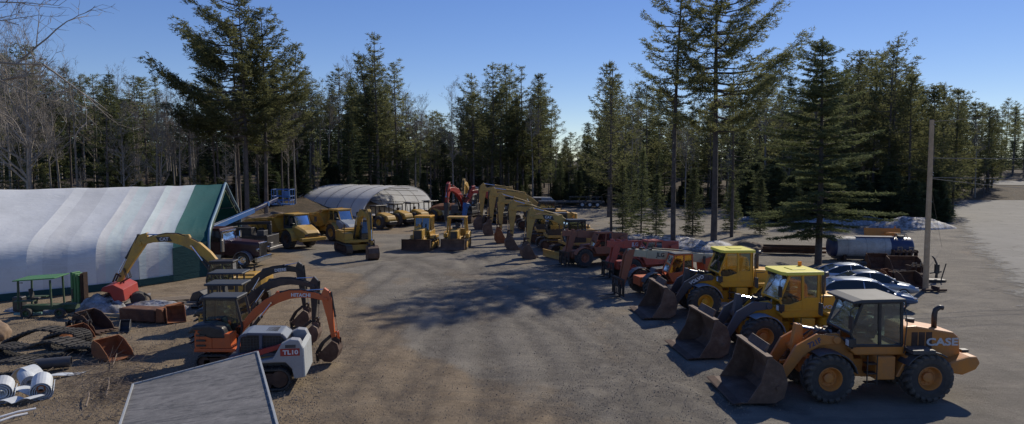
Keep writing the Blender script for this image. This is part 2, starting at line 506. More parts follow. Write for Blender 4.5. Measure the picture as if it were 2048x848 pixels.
    if canopy:
        e = MB()
        for x, y in ((prof[4][0]+.05, cy0), (prof[4][0]+.05, cy1), (prof[3][0], cy1), (prof[3][0], cy0)):
            e.bar((x, y, z0+.3), (x, y, prof[4][1]), .07, .07)
        cab = obj('canopy_frame', e, BLK, t)
        r_ = MB(); r_.box(prof[4][0]-.12, prof[3][0]+.28, min(cy0, cy1)-.1, max(cy0, cy1)+.1, prof[4][1], prof[4][1]+.09)
        obj('canopy_roof', r_, roofm or MGR, cab, bev=.03)
        s2 = MB().box(prof[0][0], .2, min(cy0, cy1)+.1, max(cy0, cy1)-.1, z0+.25, z0+.55); obj('seat_base', s2, BLK, cab)
        seat_part(cab, .1, (cy0+cy1)/2, z0+.55)
    else:
        e = MB(); cab_shell(e, prof, cy0, cy1, .09*s if not mini else .085)
        ym = (cy0+cy1)/2
        e.bar((.35*s, cy1, z0+.28*s), (.35*s, cy1, prof[4][1]), .07, .07)
        e.prism([(prof[0][0], prof[0][1]), (prof[1][0], prof[1][1]), (prof[2][0]-.02, prof[2][1]-.12*s), (prof[0][0], prof[0][1]+.5*s)], cy1-.02, cy1+.02)
        e.box(prof[0][0], prof[1][0], min(cy0,cy1), max(cy0,cy1), prof[0][1]-.05, prof[0][1]+.04)
        e.box(prof[0][0]-.02, prof[0][0]+.05, min(cy0,cy1), max(cy0,cy1), prof[0][1], prof[0][1]+.6*s)
        cab = obj('cab', e, cabm, t, bev=.012)
        cab_glass(cab, prof, cy0*1.0, cy1, GLSB if badge == 'blueglass' else GLS, skip=(0,))
        r_ = MB(); r_.box(prof[4][0]-.08, prof[3][0]+.08, min(cy0,cy1)-.05, max(cy0,cy1)+.05, prof[4][1], prof[4][1]+.1*s+.02)
        obj('cab_roof', r_, roofm or cabm, cab, bev=.03)
        seat_part(cab, .3*s, ym, z0+.6*s, .9)
    # boom
    foot, bend, tip, stip = pose
    bp = smooth_path([foot, bend, tip], 8)
    bw_ = [.38, .48, .58, .66, .68, .62, .52, .42, .32]
    k_ = s*bscale if not mini else .52*bscale
    e = MB().prism(offset_poly(bp, [q*k_ for q in bw_]), -.20*k_, .20*k_)
    e.cyl((foot[0], -.32*k_, foot[1]), (foot[0], .32*k_, foot[1]), .16*k_, 14)
    e.cyl((tip[0], -.28*k_, tip[1]), (tip[0], .28*k_, tip[1]), .14*k_, 14)
    mid = bp[4]
    e.prism([(mid[0]-.25*k_, mid[1]+.2*k_), (mid[0]+.3*k_, mid[1]+.2*k_), (mid[0]+.1*k_, mid[1]+.50*k_), (mid[0]-.1*k_, mid[1]+.50*k_)], -.14*k_, .14*k_)
    boom = obj('boom', e, bm, t, bev=.02*k_+.004)
    sd = (Vector(stip)-Vector(tip)).normalized()
    nrm = Vector((-sd.y, sd.x))
    outw = nrm if nrm.y > 0 or abs(nrm.y) < .2 and nrm.x > 0 else -nrm
    if outw.dot(Vector(tip)-Vector(bend)) < 0 : outw = -outw
    top = Vector(tip) - sd*.72*k_ + outw*-.05*k_
    # stick: boxed beam with a raised ear above the pivot
    L = (Vector(stip)-Vector(tip)).length
    pl = [tuple(Vector(tip) - sd*.85*k_ - outw*.02*k_), tuple(Vector(tip) - sd*.5*k_ + outw*.32*k_), tuple(Vector(tip)+sd*.1*k_+outw*.40*k_),
          tuple(Vector(tip)+sd*L*.4+outw*.27*k_), tuple(Vector(stip)+outw*.11*k_), tuple(Vector(stip)-outw*.13*k_+sd*.05*k_),
          tuple(Vector(tip)+sd*L*.45-outw*.21*k_), tuple(Vector(tip)+sd*.25*k_-outw*.32*k_), tuple(Vector(tip)-sd*.35*k_-outw*.34*k_)]
    e = MB().prism(pl, -.17*k_, .17*k_)
    e.cyl((stip[0], -.2*k_, stip[1]), (stip[0], .2*k_, stip[1]), .11*k_, 12)
    stick = obj('stick', e, bm, t, bev=.02*k_+.004)
    # rams
    b3 = bp[4]
    for y in (-.30*k_, .30*k_):
        ram('boom_cylinder', (foot[0]+.42*k_, foot[1]-.28*k_), (bp[4][0]*.5+bp[3][0]*.5, bp[4][1]*.5+bp[3][1]*.5-.05), .085*k_, boom, BLK if bm is not BLK else DKG, .6, y)
    ram('stick_cylinder', (mid[0], mid[1]+.42*k_), (top.x, top.y), .085*k_, boom, BLK if bm in (BLK, HITO) else bm, .6)
    rp0 = Vector(tip) - sd*.45*k_ + outw*.42*k_; rp1 = Vector(stip) - sd*.45*k_ + outw*.36*k_
    ram('bucket_cylinder', tuple(rp0), tuple(rp1), .07*k_, stick, BLK, .62)
    e = MB()
    lk = Vector(stip)-sd*.42*k_
    for y in (-.2*k_, .2*k_):
        e.bar((lk.x, y, lk.y), (rp1.x, y, rp1.y), .05*k_, .10*k_)
        q = Vector(stip)+sd*.18*k_+outw*.30*k_
        e.bar((rp1.x, y, rp1.y), (q.x, y, q.y), .05*k_, .10*k_)
    e.cyl((rp1.x, -.22*k_, rp1.y), (rp1.x, .22*k_, rp1.y), .05*k_, 8)
    obj('linkage', e, RUSTD if bm is not HITO else bm, stick)
    e = MB()   # hoses along boom
    for y in (-.1*k_, 0.0, .1*k_):
        hp = [(p[0], y, p[1]+bw_[i]*k_*.5+.05*k_) for i, p in enumerate(bp)][2:]
        hp.append((tip[0]+outw.x*.2*k_, y*1.5, tip[1]+.62*k_)); hp.append((tip[0]+outw.x*.35*k_, y*1.5, tip[1]))
        e.tube(hp, .022*k_+.004, 5)
    obj('hydraulic_hose', e, HOSE, boom)
    # attachment
    if attach == 'bucket':
        digger_bucket(t, stip[0], stip[1], bang, (1.02 if not mini else .62)*(s if not mini else 1)*(1), attach_m or BUCK, 1.0 if not mini else 1.1)
    elif attach == 'hammer':
        e = MB(); d = sd
        d = (sd + Vector((0, -1.6))).normalized(); a = Vector(stip)+d*.1
        p = lambda q: (q.x, 0, q.y)
        e.bar(p(a), p(a+d*.5*s), .55*s, .5*s); 
        e.bar(p(a+d*.35*s), p(a+d*1.9*s), .42*s, .46*s, .38*s, .40*s)
        hb = obj('hydraulic_breaker', e, attach_m or BLK, t, bev=.03)
        e = MB().cyl(p(a+d*1.85*s), p(a+d*2.6*s), .085*s, 10).cyl(p(a+d*2.6*s), p(a+d*2.85*s), .085*s, 10, .02)
        obj('chisel', e, STL, hb)
    elif attach == 'mulcher':
        e = MB(); x, z = stip
        e.prism([(x-.60, z-.85), (x-.52, z-.25), (x-.05, z+.02), (x+.45, z-.10), (x+.55, z-.30), (x+.12, z-.40), (x-.1, z-.95)], -1.15, 1.15, Matrix.Translation((x,0,z-.2)) @ Matrix.Rotation(.15, 4, 'Z') @ Matrix.Translation((-x,0,-z+.2)))
        mh = obj('mulcher_head', e, REDM, t, bev=.02)
        e = MB().cyl((x+.08, -.9, z-.62), (x+.08, .9, z-.62), .22, 14)
        for k in range(30):
            a = k*2.4; y = -.85+k*.058; e.cbox((x+.08+.24*math.cos(a), y, z-.62+.24*math.sin(a)), (.08,.05,.08))
        obj('rotor', e, RUSTD, mh)
        e = MB()
        for y in (-.2, -.1, .1, .2): e.tube([(tip[0]*.3+x*.7, y, tip[1]*.3+z*.7), (x-.35, y*1.4, z+.75), (x-.5, y*1.3, z+.2), (x-.1, y, z-.05)], .025, 5)
        obj('hydraulic_hose', e, HOSE, mh)
    if thumb:
        e = MB(); q = Vector(stip)
        P = [(q.x-.12, q.y+.1), (q.x-.42, q.y-.15), (q.x-.62, q.y-.5), (q.x-.60, q.y-.85)]
        for y in (-.13, .13):
            for i in range(3): e.bar((P[i][0], y, P[i][1]), (P[i+1][0], y, P[i+1][1]), .05, .12)
        e.box(P[1][0]-.04, P[1][0]+.04, -.14, .14, P[1][1]-.04, P[1][1]+.04)
        obj('thumb', e, BLK, t, bev=.008)
    # lettering on boom sides
    if text_:
        a, b = Vector(bp[5]), Vector(bp[7]); d = (b-a); an = math.atan2(d.y, d.x); mm = (Vector(bp[5])+Vector(bp[7]))/2
        sz = .30*k_ if not mini else .19
        for sg in ((-1, 1) if near else (bside,)):
            if badge and badge != 'blueglass':
                pb = MB(); Mx = Matrix.Translation((mm.x, sg*(.20*k_+.004), mm.y)) @ Matrix.Rotation(-an, 4, 'Y')
                pb.prism([(-.55*k_, -.17*k_), (.35*k_, -.17*k_), (.55*k_, .17*k_), (-.35*k_, .17*k_)], -.004, .004, Mx)
                obj('badge', pb, BLK, boom)
            o = text('lettering', text_, sz, (mm.x, sg*(.20*k_+.012), mm.y), (0,0,0), textm or WHT, boom, bold=.006)
            # face outward; reading direction follows the side seen
            up = Vector((-math.sin(an), 0, math.cos(an))); fx = Vector((math.cos(an), 0, math.sin(an)))
            nrmv = Vector((0, sg, 0))
            xx = fx if sg < 0 else -fx
            if up.z < 0: up = -up; xx = -xx
            if xx.cross(up).dot(nrmv) < 0: xx = -xx
            o.rotation_euler = Matrix((xx, up, nrmv)).transposed().to_euler()
    return t
# ---------------------------------------------------------------- wheel loader (faces +X, origin under the front/rear axle middle)
def loader(name, label, loc, head, body, armm, roofm, rimm, roof_over=.12, txt=None, armtxt=None, style='volvo', bang=0.0, arm_h=0.0, group='wheel loaders parked in a row', hoodm=None):
    t = thing(name, label, 'wheel loader', loc, head, group)
    WB = 3.25; r = .77; tw = .60; ty = .98
    hoodm = hoodm or body
    for x in (WB/2, -WB/2):
        for s in (-1, 1): wheel(t, x, s*ty, r, tw, rimm, s, .50, 'chevron', 20, 1)
    # rear frame, axles
    e = MB()
    e.box(-WB/2-.9, -.25, -.42, .42, .62, 1.25); e.cyl((-WB/2, -.8, r), (-WB/2, .8, r), .2, 12)
    e.box(-.45, .15, -.3, .3, .55, .75); e.box(-.45, .15, -.25, .25, 1.15, 1.3)
    obj('rear_frame', e, body, t, bev=.02)
    e = MB()
    e.box(.15, WB/2+.35, -.40, .40, .60, 1.20); e.cyl((WB/2, -.8, r), (WB/2, .8, r), .2, 12)
    for y in (-.46, .36): e.prism([(.45, 1.1), (WB/2+.45, 1.0), (WB/2+.30, 1.55), (WB/2-.15, 2.05), (WB/2-.55, 2.08), (.55, 1.5)], y, y+.10)
    obj('front_frame', e, body, t, bev=.015)
    # side tanks and ladder
    for s in (-1, 1):
        e = MB(); y0, y1 = (.48, .98) if s > 0 else (-.98, -.48)
        e.box(-.62, .02, y0, y1, .66, 1.42)
        e.prism([(-1.15, 1.44), (-1.0, 1.44), (-.66, .75), (-.78, .75)], y0, y1)
        obj('side_tank', e, body, t, bev=.02)
    for s in (-1, 1):
        e = MB()
        for k in range(3): e.box(.04, .36, s*.95-.12, s*.95+.12, .55+.32*k, .59+.32*k)
        e.bar((.04, s*1.08, .5), (.04, s*1.08, 1.5), .03, .03); e.bar((.36, s*1.08, .5), (.36, s*1.08, 1.5), .03, .03)
        obj('step', e, BLK, t)
    # fenders
    for x in (WB/2, -WB/2):
        for s in (-1, 1):
            pts = []; a0, a1 = (R(62), R(168)) if x > 0 else (R(30), R(125))
            for k in range(8):
                a = a0 + (a1-a0)*k/7; pts.append((x+.90*math.cos(a), r+.88*math.sin(a)))
            for k in range(7, -1, -1):
                a = a0 + (a1-a0)*k/7; pts.append((x+.86*math.cos(a), r+.84*math.sin(a)))
            e = MB().prism(pts, s*ty-.31, s*ty+.31)
            if x < 0: e.box(-WB/2-.12, -WB/2+.62, s*ty-.31, s*ty+.31, r+.80, r+.93)
            obj('fender', e, MIDG if style == 'volvo' and x > 0 else (body if style == 'volvo' else DKG), t, bev=.01)
    # cab floor / platform
    e = MB()
    e.prism([(-1.05, 1.42), (.62, 1.42), (.80, 1.60), (.62, 1.74), (-1.10, 1.74)], -.80, .80)
    obj('cab_base', e, body, t, bev=.05, seg=3)
    prof = [(-.92, 1.74), (.62, 1.74), (.80, 2.15), (.42, 3.16), (-.86, 3.18)]
    e = MB(); fr = body if style == 'volvo' else BLK
    if style == 'case': fr = BLK
    cab_shell(e, prof, -.78, .78, .08)
    for y in (-.78, .78):
        e.bar((-.18, y, 1.74), (-.14, y, 3.16), .09, .09)
        if style == 'volvo':
            e.prism([(-.92, 1.74), (-.16, 1.74), (-.16, 2.2), (-.3, 2.25), (-.92, 2.25)], y-.03, y+.03)
            e.prism([(-.16, 1.74), (.62, 1.74), (.74, 2.0), (.4, 1.98), (-.16, 2.15)], y-.03, y+.03)
            e.box(-.92, -.78, y-.04, y+.04, 1.74, 3.16)
    cab = obj('cab', e, fr, t, bev=.012)
    cab_glass(cab, prof, -.77, .77, GLS, skip=(0,))
    e = MB(); zr = 3.17
    if style == 'volvo':
        e.prismz([(-1.0, -.88), (.62, -.88), (.74, -.70), (.74, .70), (.62, .88), (-1.0, .88)], zr, zr+.14)
        e.box(-.5, .1, -.35, .35, zr+.13, zr+.17)
    else:
        e.prism([(-.98, zr+.02), (.80, zr-.03), (.84, zr+.05), (.5, zr+.12), (-.94, zr+.14)], -.90, .90)
    obj('cab_roof', e, roofm, cab, bev=.04, seg=2)
    seat_part(cab, -.3, 0, 2.1, 1.0)
    e = MB(); e.tube([(.55, 0, 1.8), (.35, 0, 2.35)], .05, 8); e.lathe([(.20, -.015), (.20, .015), (.17, .015), (.17, -.015)], 20, Matrix.Translation((.33, 0, 2.4)) @ Matrix.Rotation(R(60), 4, 'Y') @ Matrix.Rotation(R(90), 4, 'X'), closed=True)
    e.box(.2, .55, -.6, -.35, 1.75, 2.25)
    obj('steering_column', e, BLK, cab)
    for s in (-1, 1):
        e = MB(); e.tube([(.70, s*.80, 3.05), (.95, s*1.05, 3.0), (.95, s*1.05, 2.75)], .018, 6); e.box(.90, .96, s*1.05-.12, s*1.05+.12, 2.35, 2.78)
        obj('mirror', e, BLK, cab, bev=.01)
    for s in (-1, 1):
        e = MB(); e.cyl((.50, s*.62, zr-.09), (.62, s*.62, zr-.10), .085, 12)
        obj('work_lamp', e, BLK, cab)
    # rails and grab handles
    for s in (-1, 1):
        e = MB(); e.tube([(-.95, s*.86, 1.5), (-.98, s*.93, 2.5), (-.95, s*.86, 2.9)], .018, 6)
        if False: pass
        obj('grab_rail', e, BLK, t)
    # hood
    e = MB()
    HW = .62
    hp = [(-1.1, 1.2), (-1.1, 2.32), (-1.5, 2.34), (-2.75, 2.12), (-2.95, 1.95), (-3.02, 1.25)] if style == 'case' else [(-1.1, 1.2), (-1.1, 2.30), (-2.95, 2.18), (-3.08, 1.95), (-3.12, 1.2)]
    e.prism(hp, -HW, HW)
    hood = obj('engine_hood', e, hoodm, t, bev=.07, seg=3)
    for s in (-1, 1):
        e = MB()
        if style == 'case':
            for k in range(3):
                for q in range(7): e.box(-1.55-k*.24+.03, -1.55-k*.24+.20, s*HW-.004, s*HW+.012, 1.60+q*.075, 1.635+q*.075)
                e.box(-1.55-k*.24+.01, -1.55-k*.24+.22, s*HW-.01, s*HW+.004, 1.56, 2.14)
        else:
            for q in range(7): e.box(-3.02, -2.86, s*HW-.004, s*HW+.012, 1.45+q*.1, 1.49+q*.1)
        obj('vent', e, RUSTD if style == 'case' else BLK, hood)
    # counterweight
    e = MB()
    e.prism([(-2.85, .80), (-2.45, .87), (-2.35, 1.22), (-3.05, 1.42), (-3.30, 1.42), (-3.42, 1.2), (-3.28, .98)], -1.02, 1.02)
    obj('counterweight', e, body if style == 'case' else DKG, t, bev=.06, seg=2)
    for y in (-.5, .3): obj('tail_lamp', MB().box(-3.36, -3.14, y, y+.2, 1.42, 1.5), BLK, t)
    e = MB()
    e.tube([(-2.35, .18, 2.1), (-2.35, .18, 2.62), (-2.38, .18, 2.78), (-2.50, .18, 2.87), (-2.62, .18, 2.86)] if style == 'case' else [(-1.35, .2, 2.2), (-1.35, .2, 2.95), (-1.42, .2, 3.08), (-1.55, .2, 3.1)], .085 if style == 'case' else .11, 14)
    obj('exhaust', e, BLK if style == 'case' else DKG, t, smooth=True)
    if style == 'case':
        e = MB().cyl((-1.75, -.2, 2.25), (-1.75, -.2, 2.42), .14, 14); obj('air_intake', e, BLK, t)
    # boom arms
    A = (WB/2-.45, 1.90); B = (WB/2+1.35, .62)
    for s in (-1, 1):
        y = s*.58
        e = MB()
        path = [A, (WB/2+.15, 1.90), (WB/2+.75, 1.55), B]
        e.prism(offset_poly(path, [.26, .40, .42, .26]), y-.06, y+.06)
        e.cyl((A[0], y-.12, A[1]), (A[0], y+.12, A[1]), .13, 14); e.cyl((B[0], y-.12, B[1]), (B[0], y+.12, B[1]), .13, 14)
        arm = obj('lift_arm', e, armm, t, bev=.015)
        ram('lift_cylinder', (WB/2-.55, 1.12), (WB/2+.55, 1.50), .085, arm, BLK, .6, s*.46)
        if armtxt and s in (-1, 1):
            o = text('lettering', armtxt[0], armtxt[1], (WB/2+.28, y+s*.066, 1.80), (0,0,0), armtxt[2], arm, bold=.006)
            an = R(-27); nv = Vector((0, s, 0)); xx = Vector((math.cos(an), 0, math.sin(an)))*(1 if s < 0 else -1); up = nv.cross(xx)
            o.rotation_euler = Matrix((xx, up, nv)).transposed().to_euler()
    e = MB().cyl((WB/2+.6, -.58, 1.45), (WB/2+.6, .58, 1.45), .14, 12)
    # Z-bar lever and tilt cylinder
    e.prism([(WB/2+.45, 2.28), (WB/2+.68, 2.32), (WB/2+.80, 1.6), (WB/2+.72, 1.0), (WB/2+.55, 1.0), (WB/2+.42, 1.6)], -.12, .12)
    e.bar((WB/2+.62, 0, 1.05), (WB/2+1.15, 0, 1.0), .1, .12)
    obj('tilt_lever', e, armm, t, bev=.015)
    ram('tilt_cylinder', (WB/2-.55, 2.0), (WB/2+.55, 2.22), .10, t, BLK if style != 'case' else STL, .5)
    e = MB()
    for k, y in enumerate((-.3, -.22, .22, .3)):
        e.tube([(WB/2-.6, y, 1.8), (WB/2-.2, y*1.1, 2.15+.04*k), (WB/2+.3, y*.8, 1.85), (WB/2+.5, y*.6, 1.6)], .022, 6)
    obj('hydraulic_hose', e, HOSE, t)
    # bucket
    bx, bz = B
    w = 1.40
    O = [(-.10, -.05), (-.12, .45), (.10, .92), (.30, 1.02)]           # back sheet up to the lip
    out = [(.12, -.58), (-.22, -.42), (-.34, 0.05), (-.16, .62), (.16, .98)]
    ca, sa = math.cos(bang), math.sin(bang)
    def tr(p): return (bx+.40+p[0]*ca-p[1]*sa, bz+.035+p[0]*sa+p[1]*ca)
    back = [(1.25, -.60), (.10, -.60), (-.20, -.42), (-.30, .08), (-.12, .62), (.28, .92)]
    inn = [(1.25, -.565), (.12, -.555), (-.15, -.39), (-.245, .07), (-.08, .59), (.28, .875)]
    e = MB().prism([tr(p) for p in back+inn[::-1]], -w, w)
    side = [(1.0, -.60), (.10, -.60), (-.20, -.42), (-.30, .08), (-.12, .62), (.28, .92), (.36, .85), (.55, .1)]
    for y in (-w, w-.05): e.prism([tr(p) for p in side], y-.004, y+.054)
    bk = obj('bucket', e, BUCK, t, bev=.008)
    e = MB().prism([tr(p) for p in [(1.46, -.615), (1.18, -.615), (1.18, -.55), (1.42, -.59)]], -w-.03, w+.03)
    obj('cutting_edge', e, RUSTD, bk)
    obj('bucket_lip', MB().prism([tr(p) for p in [(.22, .93), (.42, .93), (.42, .87), (.22, .87)]], -w-.01, w+.01), BUCK, bk)
    for y in (-.58, -.2, .2, .58): obj('bucket_bracket', MB().prism([tr(p) for p in [(-.28, -.12), (-.62, -.06), (-.55, .30), (-.2, .42)]], y-.05, y+.05), BUCK, bk)
    for y in (-w-.03, w+.03): obj('side_plate', MB().cyl((tr((-.0, -.1))[0], y-.03, tr((0, -.1))[1]), (tr((0, -.1))[0], y+.03, tr((0,-.1))[1]), .09, 14), BUCK, bk)
    e = MB(); e.prism([tr(p) for p in [(.25, .92), (.10, 1.16), (.05, 1.14), (.15, .9)]], -.75, .75)
    obj('spill_guard', e, BUCK, bk)
    # headlights on posts beside the cab
    for s in (-1, 1):
        e = MB().box(.66, .90, s*.80-.13, s*.80+.13, 1.72, 2.0); e.bar((.6, s*.72, 1.5), (.78, s*.80, 1.75), .06, .06)
        h = obj('headlight', e, BLK, t, bev=.015)
        e = MB().box(.902, .908, s*.80-.10, s*.80+.10, 1.76, 1.96); obj('lens', e, WHT, h)
    # counterweight / hood lettering
    if txt:
        for s in (1,):
            o = text('lettering', txt[0], txt[1], (-2.36 if style == 'case' else -1.62, s*(HW+.012), 1.80), (R(90), 0, 0 if s < 0 else PI), txt[2], hood, bold=.012 if style == 'case' else .004, sx=1.35 if style == 'case' else 1.5)
    if txt and style == 'volvo':
        e = MB().cyl((-.80, -.7, zr+.13), (-.80, -.7, zr+.33), .08, 12); obj('beacon', e, paint('beacon_amber', (.75,.22,.01), .3, 0), cab)
    return t

# ---------------------------------------------------------------- telescopic handler (faces +X)
def telehandler(name, label, loc, head, body, boomm, armm, cabm, boom_up=8, frame=True, rimm=None, bl=6.0, group='telescopic handlers parked in a row', nosetilt=0.0, txt=None):
    t = thing(name, label, 'telehandler', loc, head, group)
    WB = 3.0; r = .66
    for x in (WB/2, -WB/2):
        for s in (-1, 1): wheel(t, x, s*.98, r, .46, rimm or body, s, .5, 'chevron', 18, 1)
    e = MB(); e.box(-WB/2-1.0, WB/2+.7, -.45, .45, .62, 1.12)
    e.cyl((WB/2, -.8, r), (WB/2, .8, r), .17, 10).cyl((-WB/2, -.8, r), (-WB/2, .8, r), .17, 10)
    e.prism([(-WB/2-1.0, 1.0), (-WB/2-.5, 1.0), (-WB/2-.35, 2.0), (-WB/2-1.0, 2.15)], -.45, -.30)
    e.prism([(-WB/2-1.0, 1.0), (-WB/2-.5, 1.0), (-WB/2-.35, 2.0), (-WB/2-1.0, 2.15)], .30, .45)
    obj('chassis', e, body, t, bev=.02)
    # engine pod on the right (seen side is the left: cab)
    e = MB(); e.prism([(-1.35, .70), (.9, .70), (1.0, 1.0), (.7, 1.40), (-1.2, 1.50)], -1.22, -.52)
    obj('engine_cover', e, body if boomm is not CREM else DKG, t, bev=.06, seg=2)
    for x in (WB/2, -WB/2):
        for s in (-1, 1):
            pts = [(x+.82*math.cos(R(a)), r+.80*math.sin(R(a))) for a in range(20, 161, 20)] + [(x+.77*math.cos(R(a)), r+.75*math.sin(R(a))) for a in range(160, 19, -20)]
            obj('fender', MB().prism(pts, s*.98-.25, s*.98+.25), body if boomm is not CREM else BLK, t, bev=.01)
    # cab
    prof = [(-.75, .95), (.55, .95), (.80, 1.45), (.42, 2.42), (-.68, 2.45)]
    e = MB(); cab_shell(e, prof, .50, 1.22, .08)
    e.prism([(-.75, .90), (.55, .90), (.78, 1.42), (-.72, 1.50)], 1.18, 1.24)
    e.bar((-.12, 1.22, 1.4), (-.18, 1.22, 2.43), .07, .07)
    e.box(-.75, .5, .5, 1.22, .90, .98)
    cab = obj('cab', e, cabm, t, bev=.015)
    cab_glass(cab, prof, .51, 1.21, GLSD, skip=(0,))
    obj('cab_roof', MB().box(-.74, .46, .44, 1.26, 2.44, 2.52), DKG if boomm is CREM else cabm, cab, bev=.03)
    seat_part(cab, -.3, .85, 1.15, .85)
    # boom
    a = R(boom_up); P = Vector((-WB/2-.75, 0, 2.0)); d = Vector((math.cos(a)*1, 0, math.sin(a)-.22 if boom_up > 0 else math.sin(a)))
    d = Vector((math.cos(a), 0, math.sin(a)))
    e = MB().bar(P-d*.4, P+d*3.9, .40, .52)
    boom = obj('boom', e, boomm, t, bev=.02)
    obj('boom_section', MB().bar(P+d*3.7, P+d*5.0, .32, .42).bar(P+d*4.9, P+d*bl, .25, .33), boomm, boom, bev=.015)
    e = MB()
    for k in range(3): e.bar(P+d*(3.6+k*.5)+Vector((0,0,.28)), P+d*(3.75+k*.5)+Vector((0,0,.28)), .44-.06*k, .10)
    obj('boom_collar', e, boomm if boomm is not CREM else BLK, boom)
    ram('lift_cylinder', (P.x+1.1, 1.15), (P.x+2.2*d.x, P.z+2.2*d.z-.2), .09, boom, BLK, .6, .15)
    e = MB()
    for y in (-.15, 0, .15): e.tube([P+Vector((.1, y, .2)), P+d*1.6+Vector((0, y, .36)), P+d*3.4+Vector((0, y, .34))], .03, 5)
    obj('hydraulic_hose', e, HOSE, boom)
    if txt:
        for s in (1,):
            o = text('lettering', txt, .34, P+d*3.05+Vector((0, s*.208, 0)), (R(90), a, PI), BLK if boomm is CREM else WHT, boom, bold=.008)
    # nose arm dropping to the carriage
    E = P+d*bl
    e = MB()
    tip = Vector((E.x+.62+nosetilt, 0, .62))
    side = [(E.x-.25, E.z+.20), (E.x+.12, E.z+.18), (E.x+.35, E.z-.15), (tip.x+.06, tip.z-.1), (tip.x-.22, tip.z-.1), (E.x-.12, E.z-.30)]
    for y in (-.20, .12): e.prism(side, y, y+.08)
    e.prism([(E.x-.2, E.z+.1), (E.x+.08, E.z+.12), (tip.x-.02, tip.z), (tip.x-.16, tip.z)], -.12, .12)
    obj('boom_nose', e, armm, t, bev=.015)
    # fork carriage
    e = MB(); x = tip.x+.06
    W = .80
    for z in (.12, .55, 1.0): e.box(x, x+.05, -W, W, z, z+.09)
    for k in range(9): e.box(x, x+.045, -W+k*W/4-.018, -W+k*W/4+.018, .15, 1.08)
    for y in (-W, W-.06): e.box(x-.02, x+.06, y, y+.06, .10, 1.1)
    car = obj('fork_carriage', e, BLK, t)
    e = MB()
    for y in (-.42, .30):
        e.box(x+.06, x+.12, y, y+.13, .04, .75); e.prism([(x+.06, .03), (x+1.25, .03), (x+1.25, .05), (x+.06, .10)], y, y+.13)
    obj('fork', e, BLK, car)
    return t

